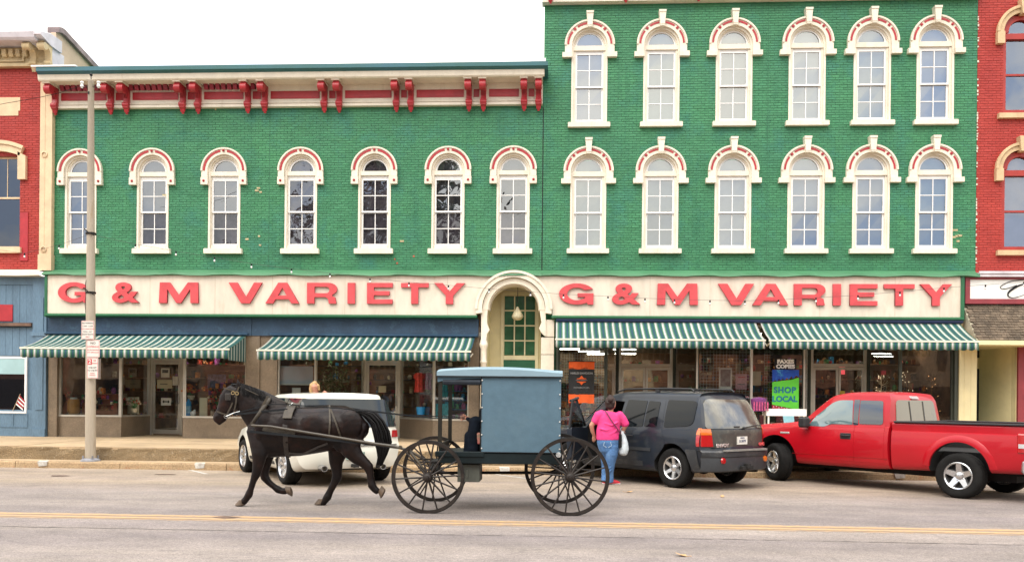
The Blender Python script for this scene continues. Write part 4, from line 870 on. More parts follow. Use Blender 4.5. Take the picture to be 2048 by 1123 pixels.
# ------------------------------------------------------------------ red brick neighbour and blue shop front on the left
rl = root('red_building', (X(30), 0, PZ), 'red brick building with tan cornice above a blue boarded shop front', 'building', worldspace=True)
RX0, RX1 = -24.0, xp0
ztL = Z(135, 60); zfl = zflash
wx1 = X(40, 0, 400); wzs, wzt = Z(495, 20), Z(312, 20)
hL = [(wx1-1.25, wx1, wzs, wzt)] + [(wx1-1.25-2.9*k, wx1-2.9*k, wzs, wzt) for k in (1, 2, 3)]
upper_wall(rl, RX0, RX1, zfl, ztL, hL, bm_=REDB, mm=REDM)
o = None
for k in range(2):
    xb = wx1-2.9*k; f = MB(); f.box(xb-1.25, .08, wzs, xb-1.2, .14, wzt); f.box(xb-.05, .08, wzs, xb, .14, wzt); f.box(xb-1.2, .08, wzs, xb-.05, .14, wzs+.05); f.box(xb-1.2, .07, (wzs+wzt)/2+.1, xb-.05, .13, (wzs+wzt)/2+.15)
    f.box(xb-1.25, .09, wzt-.06, xb, .14, wzt+.05)
    for q in (.33, .66): f.box(xb-1.2+1.15*q-.008, .1, (wzs+wzt)/2+.15, xb-1.2+1.15*q+.008, .12, wzt-.06)
    w = f.build('window', TANP, rl)
    g = MB(); g.add([(xb-1.2, .11, wzs+.05), (xb-.05, .11, wzs+.05), (xb-.05, .11, wzt), (xb-1.2, .11, wzt)], [(0, 1, 2, 3)]); o = bpy.data.objects.new('pane', g.mesh('pane', glass('purple_glass', (.30, .24, .34), .09, wav=.1) if k == 0 else bpy.data.materials['purple_glass'])); COL.objects.link(o); o.parent = w
    h = MB()   # flat segmental hood with dropped ends
    R_ = 1.6; cz_ = wzt+.02-R_+.02
    h.band(R_, R_+.27, math.radians(66), math.radians(114), -.1, 0, xb-.62, cz_+.08, 16); h.band(R_+.2, R_+.3, math.radians(65.5), math.radians(114.5), -.14, -.1, xb-.62, cz_+.08, 16)
    for s in (-1, 1): h.prism([(xb-.62+s*.60, wzt+.10), (xb-.62+s*.83, wzt-.02), (xb-.62+s*.83, wzt-.68), (xb-.62+s*.60, wzt-.68)], -.1, 0)
    o = bpy.data.objects.new('hood', h.mesh('hood', TANP, 30)); COL.objects.link(o); o.parent = w
    s = MB(); s.box(xb-1.35, -.1, wzs-.16, xb+.08, .1, wzs); o = bpy.data.objects.new('sill', s.mesh('sill', TANP)); COL.objects.link(o); o.parent = w
mb = MB(); x0, z0 = at(0, 222); x1, z1 = at(41, 195); mb.box(x0-.6, -.016, z0, x1, -.010, z1); mb.box(x0-.6, -.016, z0-.14, x1-.05, -.010, z0); mb.build('bare_render_patch', TANP, rl)
mb = MB(); xq = X(50, 0, 480); mb.box(xq-.13, -.03, zfl+.3, xq+.1, 0, Z(425, 50)); mb.build('painted_patch', REDT, rl)
for xx in (wx1+.1,):
    pass
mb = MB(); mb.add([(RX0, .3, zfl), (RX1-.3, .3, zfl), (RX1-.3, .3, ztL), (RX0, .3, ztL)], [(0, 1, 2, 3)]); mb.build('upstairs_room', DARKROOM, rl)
# tan cornice
TANC = paint('weathered_cornice', (.60, .46, .26), .7, .15, 2.5, .3, 25, spot=((.38, .32, .20), 4, .55, .2))
PALE = paint('pale_roof_metal', (.62, .58, .62), .5, .12, 2)
cx1 = X(92, -.1, 100); zc0 = Z(134, 60, -.1); zc1 = Z(80, 60, -.6); ztop_ = Z(62, 60, -.7)
mb = MB(); mb.box(RX0, -.1, zc0, cx1, .05, zc1); mb.box(RX0, -.16, zc0, cx1, -.1, zc0+.09); mb.box(RX0, -.14, zc0+.32, X(50, -.1, 100), -.1, zc0+.36); mb.box(RX0, -.14, zc0+.14, X(50, -.1, 100), -.1, zc0+.18)
mb.box(X(50, -.1, 100)-.06, -.14, zc0+.18, X(50, -.1, 100), -.1, zc0+.32); mb.build('cornice', TANC, rl)
mb = MB(); mb.prismx([(-.60, zc1), (-.66, zc1+.06), (-.70, zc1+.2), (-.2, zc1+.34), (.4, zc1+.34), (.4, zc1), (-.1, zc1)], RX0, cx1+.02)
mb.build('cornice_roof', PALE, rl)
mb = MB(); mb.prismx([(-.7, zc1+.12), (-.7, zc1+.2), (-.2, zc1+.34), (.3, zc1+.34), (.3, zc1), (-.2, zc1)], cx1+.02, cx1+.22); mb.box(cx1-.0, -.1, zc0-.1, cx1+.16, .5, zc1); mb.build('cornice_return', PALE, rl)
tb_ = MB(); hh = zc1-zc0; T2 = .085
tb_.prismx([(-.1, 0), (-.17, -.02), (-.19, .06), (-.16, .2), (-.2, .38), (-.3, .46), (-.42, .5), (-.5, .56), (-.5, hh), (-.1, hh)], -T2, T2); tb_.lathe([(0, -T2-.02), (.1, -T2-.02), (.1, T2+.02), (0, T2+.02)], (0, -.43, hh-.1), 'x', 14); tb_.lathe([(0, -T2-.012), (.06, -T2-.012), (.06, T2+.012), (0, T2+.012)], (0, -.16, .08), 'x', 12)
tb_.prismx([(-.1, 0), (-.17, 0), (-.15, -.08), (-.12, -.15), (-.1, -.12)], -.05, .05)
tme = tb_.mesh('bracket', TANC, 40)
for px in (60, 90, -60, -95, -210): sub('bracket', tme, rl, Vector((X(px, -.3, 110), 0, zc0))-Vector(rl['origin']))
dt = MB(); dt.prismx([(-.1, 0), (-.18, -.02), (-.22, .06), (-.22, .18), (-.1, .18)], -.06, .06); dm = dt.mesh('dentil', TANC)
xx = X(49, -.2, 90)
while xx > RX0: sub('dentil', dm, rl, Vector((xx, 0, zc1-.26))-Vector(rl['origin'])); xx -= .2
# its side wall stepping down behind the lower shop roof
SW = paint('tan_side_wall', (.62, .46, .33), .8, .1, 1.2, .2, 10); ROOFD = paint('worn_coping', (.26, .20, .20), .8, .25, 3)
zs_a, zs_b = at(112, 60, .75)[1]-.16, at(176, 134, 2.55)[1]-.16; sl_ = (zs_b-zs_a)/1.8
mb = MB(); prof = [(.45, PZ), (.45, zs_a-.05), (.6, zs_a), (.75, zs_a), (2.55, zs_b), (4.5, zs_b+sl_*1.95), (4.6, PZ)]
mb.prismx(prof, RX1-.1, RX1+.06); mb.build('side_wall', SW, rl)
mb = MB()
for (ya, za), (yb, zb2) in zip(prof[1:5], prof[2:6]): mb.prismx([(ya, za), (yb, zb2), (yb, zb2+.16), (ya, za+.16)], RX1-.2, RX1+.16)
mb.build('coping', ROOFD, rl)
# ledge above the blue front
mb = MB(); n = 30; vs = []
for i in range(n+1):
    x = RX0+(X(92, 0, 540)-RX0)*i/n; w = .01*math.sin(i*1.3); vs += [(x, 0, zflash+.05), (x, -.3, zflash-.04+w), (x, -.31, zflash-.16+w), (x, -.1, zflash-.17)]
mb.add(vs, [(4*a+b, 4*a+4+b, 4*a+5+b, 4*a+1+b) for a in range(n) for b in range(3)]); mb.build('ledge', CREAM, rl)
# blue boarded front, each board its own
BX1 = X(96, 0, 700); zt_ = zflash-.16
wz0, wz1, wxr = Z(822, 40), Z(716, 40), X(55, 0, 770)
x = BX1-.42; bw = .205
while x > -19:
    for z0, z1 in ((PZ+.75, wz0-.09), (wz1+.08, Z(655, 40)), (Z(645, 40), zt_-.22)):
        if x > wxr+.05 and z0 == PZ+.75: z0, z1 = PZ+.75, wz0
        mb = MB(); mb.box(x-bw+.008, -.02+random.uniform(-.003, .003), z0, x, .02, z1); mb.build('board', BLUEP, rl)
    if x-bw > wxr-.02: mb = MB(); mb.box(x-bw+.008, -.02, wz0, x, .02, wz1+.08); mb.build('board', BLUEP, rl)
    x -= bw
mb = MB(); mb.box(BX1-.4, -.09, PZ, BX1, .1, zt_); mb.box(BX1-.30, -.11, PZ+.75, BX1-.08, -.09, zt_-.6); mb.box(BX1-.42, -.12, PZ, BX1+.0, -.09, PZ+.22); mb.box(BX1-.43, -.13, Z(672, 90), BX1+.02, -.09, Z(668, 90)+.06); mb.build('pilaster', BLUEP, rl)
mb = MB(); mb.box(-20, -.05, zt_-.22, BX1-.4, .1, zt_); mb.box(-20, -.03, PZ, BX1-.4, .1, PZ+.75); mb.box(-20, .02, PZ, BX1-.4, .1, zt_); mb.build('backing', BLUEP, rl)
mb = MB(); mb.box(-17, -.045, PZ+.25, BX1-.55, -.03, PZ+.28); mb.box(-17, -.045, PZ+.62, BX1-.55, -.03, PZ+.65)
mb.box(BX1-.58, -.045, PZ+.28, BX1-.55, -.03, PZ+.62); mb.build('base_panel', BLUEP, rl)
for k in range(1, 14): mb = MB(); mb.box(BX1-.58-.42*k, -.045, PZ+.283, BX1-.55-.42*k, -.03, PZ+.617); mb.build('batten', BLUEP, rl)
mb = MB(); mb.box(-20, -.14, Z(652, 40), BX1-.42, .02, Z(646, 40)); mb.build('ledge_rail', paint('brown_wood', (.16, .09, .06), .7, .2, 5), rl)
mb = MB(); mb.box(X(0, 0, 620)-1.5, -.05, Z(642, 10), X(27, 0, 620), -.02, Z(609, 10)); mb.build('red_panel', REDT, rl)
f = MB(); wl0 = wxr-2.6; f.box(wl0-.06, -.045, wz0-.06, wl0, .03, wz1+.05); f.box(wxr-.06, -.045, wz0-.06, wxr, .03, wz1+.05); f.box(wl0, -.045, wz0-.06, wxr-.06, .03, wz0); f.box(wl0, -.045, wz1-.01, wxr-.06, .03, wz1+.05)
w = f.build('shop_window', WHITEF, rl)
DGL = ccar('dark_shop_glass', (.008, .008, .01), 1.75, .02)
g = MB(); g.add([(wl0, -.022, wz0), (wxr-.06, -.022, wz0), (wxr-.06, -.022, wz1-.45), (wl0, -.022, wz1-.45)], [(0, 1, 2, 3)]); o = bpy.data.objects.new('pane', g.mesh('pane', DGL)); COL.objects.link(o); o.parent = w
g = MB(); g.box(wl0, -.035, wz1-.45, wxr-.06, -.021, wz1-.01); o = bpy.data.objects.new('blind_strip', g.mesh('blind_strip', paint('pale_teal', (.33, .50, .52), .5, .05, 2))); COL.objects.link(o); o.parent = w
for ch in w.children: ch.location = w.location*0
# small flag in the blue shop window
fx_, fz_ = at(46, 800, -.05); fl = root('small_flag', (fx_, -.05, wz0), 'small striped flag leaning inside the white framed window of the blue shop', 'flag')
for k in range(6):
    mb = MB(); z_ = .46-k*.045; mb.add([(-.10-.02*k, -.003, z_), (.06-.012*k, -.003, z_-.16), (.06-.012*k, -.003, z_-.205), (-.10-.02*k, -.003, z_-.045)], [(3, 2, 1, 0)]); mb.build('stripe', REDT if k % 2 == 0 else WHITEF, fl)
mb = MB(); mb.tube([(-.30, 0, .02), (-.08, 0, .50)], .006, 5); mb.build('stick', TANP, fl)
for k in range(0):
    mb = MB(); o_ = k*.035; mb.add([(-.02+.34*(o_/.5), -.004, .46-o_), (.03+.3*(o_/.5)+.06, -.004, .28-o_), (.03+.36*(o_/.5)+.06, -.004, .245-o_), (-.02+.4*(o_/.5), -.004, .425-o_)], [(0, 1, 2, 3)]); mb.build('stripe', REDT if k % 2 == 0 else WHITEF, fl)

# ------------------------------------------------------------------ red brick neighbour on the right
rr = root('red_building', (X(2020), 0, PZ), 'red brick building with tan arched hoods over a shingled shop front', 'building', worldspace=True)
QX0, QX1 = XR+.004, XR+9.0; zq = zflash
xw = X(2040, 0, 400)
rows = []
for zs_ in (Z(511, 2000), Z(238, 2020)): rows.append(zs_)
def openR(x, z): return (x-.47, x+.47, z+.05, z+2.35+.40)
pos = [(xw+2.35*k, z) for z in rows for k in range(3)]
upper_wall(rr, QX0, QX1, zq, 12.6, [openR(*p) for p in pos], bm_=REDB, mm=REDM)
TAN2 = paint('tan_stone', (.62, .45, .26), .7, .1, 4, .3, 25); REDW = paint('red_window_paint', (.36, .03, .02), .45, .1, 4)
w0 = MB(); czr = 2.30
w0.box(-.47, .0, .13, -.40, .14, czr); w0.box(.40, .0, .13, .47, .14, czr); w0.box(-.40, .0, .13, .40, .14, .24); w0.box(-.40, .0, 2.13, .40, .14, 2.28)
w0.band(.34, .50, 0, PI, .0, .14, 0, czr, 20); w0.box(-.4, .03, 1.16, .4, .1, 1.21)
wr_ = w0.build('window', REDW, rr, loc=(0, 0, 0), smooth=35)
h = MB(); h.band(.50, .67, -.0, PI, -.1, 0, 0, czr, 24); h.band(.62, .69, 0, PI, -.14, -.1, 0, czr, 24)
for s in (-1, 1): h.prism([(s*.49, czr), (s*.68, czr), (s*.68, 1.98), (s*.49, 1.98)], -.13, 0)
h.prism([(-.08, 2.74), (.08, 2.74), (.12, 3.14), (-.12, 3.14)], -.2, 0); sub('hood', h.mesh('hood', TAN2, 35), wr_)
s = MB(); s.box(-.62, -.12, 0, .62, .1, .13); sub('sill', s.mesh('sill', TAN2), wr_)
g = MB(); g.add([(-.4, .07, .24), (.4, .07, .24), (.4, .07, 1.16), (-.4, .07, 1.16)], [(0, 1, 2, 3)]); gl_ = glass('pale_blind_glass', (.9, .9, .92), .2, wav=.1); sub('pane', g.mesh('pane', gl_), wr_)
g = MB(); g.add([(-.4, .09, 1.21), (.4, .09, 1.21), (.4, .09, 2.13), (-.4, .09, 2.13)], [(0, 1, 2, 3)]); sub('pane', g.mesh('pane', gl_), wr_)
g = MB(); pts = arcpts(0, 2.28, .34, 0, PI, 16); g.add([(x, .08, z) for x, z in pts], [tuple(range(len(pts)))]); sub('pane', g.mesh('fan_pane', gl_), wr_)
bl = MB(); bl.add([(-.42, .2, .1), (.42, .2, .1), (.42, .2, 2.7), (-.42, .2, 2.7)], [(0, 1, 2, 3)]); bm1 = bl.mesh('blind', paint('grey_blind', (.42, .42, .46), .8, .1, 1)); sub('blind', bm1, wr_)
for i, (x, z) in enumerate(pos):
    o = wr_ if i == 0 else copy_tree(wr_, rr); o.location = Vector((x, 0, z))-Vector(rr['origin'])
    if i >= 3:
        for ch in o.children:
            if ch.name.startswith('blind'):
                if 'dark_blind' not in bpy.data.meshes: me2 = bm1.copy(); me2.name = 'dark_blind'; me2.materials.clear(); me2.materials.append(paint('dark_blue_room', (.045, .06, .10), .8, .1, 1))
                ch.data = me2
WP = paint('mortar_smear', (.7, .62, .5), .7, .2, 8)
mb = MB(); z = zq+.1
while z < 12:
    if random.random() < .6: mb.box(QX0-.012, -.018, z, QX0+.012+random.random()*.02, -.012, z+random.uniform(.02, .07))
    z += .08
mb.build('mortar_smear', WP, rr)
mb = MB(); mb.box(QX0-.02, -.28, zq-.14, QX1, .05, zq-.02); mb.box(QX0-.05, -.31, zq-.06, QX1, -.28, zq-.0); mb.build('ledge', PALE, rr)
MAROON = paint('maroon_paint', (.26, .035, .045), .5, .1, 3)
qs0, qs1 = X(1931, -.2, 575), QX1; z0, z1 = Z(607, 2000, -.2), Z(550, 2000, -.2)
ss = root('painted_sign', ((qs0+qs1)/2, -.2, z0), 'white sign with black script lettering in a maroon frame', 'sign', worldspace=True)
mb = MB(); mb.box(qs0, -.2, z0, qs1, 0, z0+.13); mb.box(qs0, -.2, z1-.11, qs1, 0, z1); mb.box(qs0, -.2, z0+.13, qs0+.12, 0, z1-.11); mb.build('frame', MAROON, ss)
mb = MB(); mb.box(qs0+.12, -.17, z0+.13, qs1, 0, z1-.11); mb.build('panel', paint('sign_white', (.80, .80, .76), .5, .03, 2), ss)
mb = MB()
def cv(pts, r):
    P = [at(px, py, -.185) for px, py in pts]; out = []
    for i in range(len(P)-1):
        p0, p1, p2, p3 = [np.array(P[max(0, min(len(P)-1, i+d))]) for d in (-1, 0, 1, 2)]
        for t in (0, .33, .66): q = .5*((2*p1)+(p2-p0)*t+(2*p0-5*p1+4*p2-p3)*t*t+(3*p1-p0-3*p2+p3)*t**3); out.append((q[0], -.185, q[1]))
    out.append((P[-1][0], -.185, P[-1][1])); return out
mb.tube(cv([(2060, 558), (2040, 560), (2022, 562), (2008, 568), (2001, 573), (2004, 577), (2016, 576), (2034, 570)], 1), .010, 5, flat=.4)
mb.tube(cv([(2056, 566), (2040, 570), (2026, 577), (2017, 585), (2017, 592), (2026, 595), (2040, 592), (2056, 586)], 1), [.006, .01, .016, .022, .026, .03, .03, .03, .028, .026, .022, .02, .016, .014, .012, .012, .01, .01, .008, .008, .007, .006][:22], 5, flat=.4)
mb.build('lettering', BLACK, ss)
# shingled canopy: every course of shingles
SH = paint('weathered_shingle', (.135, .10, .068), .9, .2, 3, .4, 30, spot=((.30, .25, .18), 7, .6, .15), island=.3)
cp = root('shingle_canopy', (QX0+2, -.4, Z(679, 2000, -.7)), 'weathered brown shingle canopy above the recessed doorway', 'canopy', worldspace=True)
sz1, sz0 = z0-.01, Z(680, 2000, -.8); sxa = X(1931, -.2, 612); sy1, sy0 = -.10, -.82; rowsn = 14; cnt = 0
L_ = math.hypot(sz1-sz0, sy1-sy0); ang = math.atan2(sz1-sz0, sy1-sy0); stuff = MB()
for r_ in range(rowsn):
    x = sxa + (.0 if r_ % 2 else -.09); t = r_/rowsn
    yb, zb_ = sy0+(sy1-sy0)*t, sz0+(sz1-sz0)*t; ex = .13*(1)
    while x < QX0+3.2:
        w = random.uniform(.10, .17); lift = random.uniform(.006, .018); le = L_/rowsn*1.12; dy, dz = math.cos(ang), math.sin(ang); nx_, nz_ = -math.sin(ang), math.cos(ang)
        d0 = random.uniform(-.008, .008)
        if x > sxa-.04:
            s_ = stuff; P0 = (yb+dy*d0+nx_*(lift+.008)*1, zb_+dz*d0+nz_*(lift+.008)); P1 = (yb+dy*le+nx_*.003, zb_+dz*le+nz_*.003); P2 = (yb+dy*d0, zb_+dz*d0)
            s_.add([(x, P0[0], P0[1]), (x+w-.008, P0[0], P0[1]), (x+w-.008, P1[0], P1[1]), (x, P1[0], P1[1]), (x, P2[0], P2[1]), (x+w-.008, P2[0], P2[1])], [(0, 1, 2, 3), (4, 5, 1, 0), (0, 3, 4), (1, 5, 2)])
        x += w
o = stuff.build('shingles', SH, cp); o['kind'] = 'stuff'
mb = MB(); mb.prismx([(sy0+.02, sz0), (sy1+.05, sz1), (.1, sz1), (.1, sz0)], sxa, QX1); mb.build('canopy_core', paint('canopy_cheek', (.5, .45, .33), .7, .1, 3), cp)
mb = MB(); mb.box(sxa-.05, sy0-.02, sz0-.12, QX1, .1, sz0-.005); mb.build('fascia_beam', YEL2, cp)
# recessed doorway
zh = sz0-.12; q0, q1, q2 = XX(1953, 0), XX(2033, 0), XX(2048, 0)
rc = MB(); dY = 1.3; dR = X(1977, dY, 760)
rc.box(q0, dY, PZ, q1+.3, dY+.1, zh); rc.add([(q1, 0, PZ), (q1, 0, zh), (q1-.35, dY, zh), (q1-.35, dY, PZ)], [(0, 1, 2, 3)]); rc.add([(q0, 0, zh), (q1, 0, zh), (q1, dY, zh), (q0, dY, zh)], [(0, 1, 2, 3)])
rc.add([(dR, dY-.002, PZ), (dR, dY-.002, zh), (X(2030, .0, 760), 0.01, zh), (X(2030, .0, 760), .01, PZ)], [(0, 1, 2, 3)])
rc.build('recess', YEL2, rr)
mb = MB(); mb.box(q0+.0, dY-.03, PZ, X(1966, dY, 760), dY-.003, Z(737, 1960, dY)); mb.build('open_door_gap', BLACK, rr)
mb = MB(); mb.box(X(1966, dY, 760), dY-.05, PZ, dR-.05, dY-.003, Z(730, 1960, dY)); dd = mb.build('door', YTRIM, rr)
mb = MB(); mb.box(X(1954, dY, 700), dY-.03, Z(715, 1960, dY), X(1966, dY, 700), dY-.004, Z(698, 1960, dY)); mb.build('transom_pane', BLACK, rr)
for py in (797, 804, 814): x, z = at(1968, py, dY-.05); mb = MB(); mb.lathe([(0, -.04), (.025, -.035), (.03, 0)], (x-rr['origin'][0]*0, dY-.05, z), 'y', 8); o = bpy.data.objects.new('handle', mb.mesh('handle', BLACK)); COL.objects.link(o); o.parent = dd
mb = MB(); mb.box(q1, -.08, PZ, q1+.3, .2, zh); mb.build('post', MAROON, rr)
mb = MB(); mb.box(q1+.34, -.05, PZ, QX1, .1, zh); mb.build('shop_wall', YTRIM, rr)
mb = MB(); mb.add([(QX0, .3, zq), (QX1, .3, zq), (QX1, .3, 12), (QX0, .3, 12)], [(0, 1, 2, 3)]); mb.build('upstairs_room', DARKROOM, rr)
# ------------------------------------------------------------------ vehicles: a shaped body shell, then fitted panels and glass
class Car:
    """local frame: x forward from the rear axle, y to the car's left, z up"""
    def __init__(s, st, rear, front, zr=.45, zf=.5, rc=.10, crown=.03, tumble=.012):
        s.st = np.array(st, float); s.rear, s.front, s.zr, s.zf, s.rc, s.crown, s.tumble = rear, front, zr, zf, rc, crown, tumble
        s.x0, s.x1 = s.st[0, 0], s.st[-1, 0]
    def sec(s, x):
        return np.mean([[np.interp(min(max(x+d, s.x0), s.x1), s.st[:, 0], s.st[:, k]) for k in range(1, 8)] for d in (-.07, -.035, 0, .035, .07)], axis=0)
    def ring(s, x):
        zb, zt, zr, wb, wm, wt, wr = s.sec(x); pts = [(0, zb), (wb*.5, zb), (wb-.05, zb), (wb, zb+.035)]
        for t in np.linspace(.12, 1, 11): pts.append(((1-t)**2*wb+2*t*(1-t)*(2*wm-.5*(wb+wt))+t*t*wt, zb+(zt-zb)*t))
        h = zr-zt; rc = min(s.rc, h*.45, wr*.5); pts.append((wt-.018, zt+min(.012, h*.1)))
        for t in np.linspace(.12, 1, 8): pts.append((wt-.018+(wr-wt+.018)*t+s.tumble*4*t*(1-t), zt+.012*(h > .1)+(h-rc-.012*(h > .1))*t))
        for a in (30, 60, 88): a = math.radians(a); pts.append((wr-rc*1.1*(1-math.cos(a)), zr-rc+rc*math.sin(a)))
        y0 = wr-rc*1.1
        for t in (.75, .5, .25, 0): pts.append((y0*t, zr+s.crown*(1-t*t)))
        return pts
    def w(s, x, z):
        r = s.ring(x); r = [p for p in r[3:-4]]; zz = [p[1] for p in r]; ww = [p[0] for p in r]
        return float(np.interp(z, zz, ww))
    def xpos(s, x, y, z):
        if x < s.x0+s.zr: xr = s.rear(abs(y), z); k = (x-s.x0)/s.zr; return xr+(s.x0+s.zr-xr)*k
        if x > s.x1-s.zf: xf = s.front(abs(y), z); k = (s.x1-x)/s.zf; return xf+(s.x1-s.zf-xf)*k
        return x
    def shell(s, name, mats, parent, arches, ar, cutters=(), n=64):
        xs = sorted(set(list(np.linspace(s.x0, s.x0+s.zr, 9))+list(np.linspace(s.x0+s.zr, s.x1-s.zf, n))+list(np.linspace(s.x1-s.zf, s.x1, 9))))
        vs = []; fs = []; R = []
        for x in xs:
            r = s.ring(x); full = r + [(-y, z) for y, z in r[-2:0:-1]]; R.append(full)
            vs += [(s.xpos(x, y, z), y, z) for y, z in full]
        M = len(R[0])
        for i in range(len(xs)-1):
            for k in range(M): fs.append((i*M+k, (i+1)*M+k, (i+1)*M+(k+1) % M, i*M+(k+1) % M))
        for end, r, fn in ((0, R[0], s.rear), (len(xs)-1, R[-1], s.front)):
            zc = (min(p[1] for p in r)+max(p[1] for p in r))/2; prev = [end*M+k for k in range(M)]
            for q in (.85, .68, .5, .32, .15):
                cur = []
                for y, z in r: vs.append((fn(abs(y)*q, zc+(z-zc)*q), y*q, zc+(z-zc)*q)); cur.append(len(vs)-1)
                for k in range(M):
                    f = (prev[k], cur[k], cur[(k+1) % M], prev[(k+1) % M]); fs.append(f if end else f[::-1])
                prev = cur
            vs.append((fn(0, zc), 0, zc)); c = len(vs)-1
            for k in range(M): f = (prev[k], c, prev[(k+1) % M]); fs.append(f if end else f[::-1])
        me = bpy.data.meshes.new(name); me.from_pydata(vs, [], fs)
        bm = bmesh.new(); bm.from_mesh(me); bmesh.ops.recalc_face_normals(bm, faces=bm.faces); bm.to_mesh(me); bm.free()
        for m in mats: me.materials.append(m)
        o = bpy.data.objects.new(name, me); COL.objects.link(o); cuts = []
        for ax in arches:
            for sd in (1, -1):
                wd = s.w(ax, .6); c = MB(); y0, y1 = sorted((sd*(wd+.3), sd*(wd-.32))); c.lathe([(0, y0), (ar, y0), (ar, y1), (0, y1)], (ax, 0, ar*.94), 'y', 36)
                cuts.append(c)
        for poly, y0, y1 in cutters: c = MB(); c.prism(poly, y0, y1); cuts.append(c)
        objs = []
        for c in cuts:
            cm = c.mesh('cut', mats[-1]); bm = bmesh.new(); bm.from_mesh(cm); bmesh.ops.remove_doubles(bm, verts=bm.verts, dist=1e-5); bmesh.ops.recalc_face_normals(bm, faces=bm.faces); bm.to_mesh(cm); bm.free()
            co = bpy.data.objects.new('cut', cm); COL.objects.link(co); objs.append(co)
            md = o.modifiers.new('cut', 'BOOLEAN'); md.operation = 'DIFFERENCE'; md.object = co; md.solver = 'EXACT'; md.material_mode = 'TRANSFER'
        me2 = evaluated(o, name); bpy.data.objects.remove(o)
        for co in objs: bpy.data.objects.remove(co)
        me2.polygons.foreach_set('use_smooth', [True]*len(me2.polygons)); me2.set_sharp_from_angle(angle=math.radians(38))
        o = bpy.data.objects.new(name, me2); COL.objects.link(o); o.parent = parent; return o
    def _patch(s, poly, fn, step, thick, name, mat, parent, rim=None):
        bm = bmesh.new(); vs = [bm.verts.new((a, 0, b)) for a, b in poly]; bm.faces.new(vs); bm.normal_update()
        A = [p[0] for p in poly]; B = [p[1] for p in poly]
        for q in np.arange(min(B)+step*.6, max(B), step): bmesh.ops.bisect_plane(bm, geom=bm.verts[:]+bm.edges[:]+bm.faces[:], plane_co=(0, 0, q), plane_no=(0, 0, 1))
        for q in np.arange(min(A)+step*.8, max(A), step*1.6): bmesh.ops.bisect_plane(bm, geom=bm.verts[:]+bm.edges[:]+bm.faces[:], plane_co=(q, 0, 0), plane_no=(1, 0, 0))
        be = [e for e in bm.edges if e.is_boundary]; r = bmesh.ops.extrude_edge_only(bm, edges=be); nv = {v for v in r['geom'] if isinstance(v, bmesh.types.BMVert)}
        for v in bm.verts: v.co = Vector(fn(v.co.x, v.co.z, v in nv))
        bmesh.ops.recalc_face_normals(bm, faces=bm.faces)
        me = bpy.data.meshes.new(name); bm.to_mesh(me); bm.free(); me.materials.append(mat)
        me.polygons.foreach_set('use_smooth', [True]*len(me.polygons)); me.set_sharp_from_angle(angle=math.radians(40))
        o = bpy.data.objects.new(name, me); COL.objects.link(o); o.parent = parent; return o
    def side(s, poly, sd, off, name, mat, parent, thick=.015):
        return s._patch(poly, lambda a, b, inn: (s.xpos(a, s.w(a, b), b) if a < s.x0+s.zr or a > s.x1-s.zf else a, sd*(s.w(a, b)+(off if not inn else off-thick)), b), .06, thick, name, mat, parent)
    def back(s, poly, off, name, mat, parent, thick=.015):     # poly in (y, z)
        return s._patch(poly, lambda a, b, inn: (s.rear(abs(a), b)-(off if not inn else off-thick), a, b), .05, thick, name, mat, parent)
    def top(s, poly, off, name, mat, parent, thick=.015):      # poly in (x, y), lies on the upper surface
        def f(a, b, inn):
            r = s.ring(a)[-8:]; yy = [p[0] for p in r][::-1]; zz = [p[1] for p in r][::-1]
            z = float(np.interp(abs(b), yy, zz)); return (a, b, z+(off if not inn else off-thick))
        return s._patch(poly, f, .08, thick, name, mat, parent)
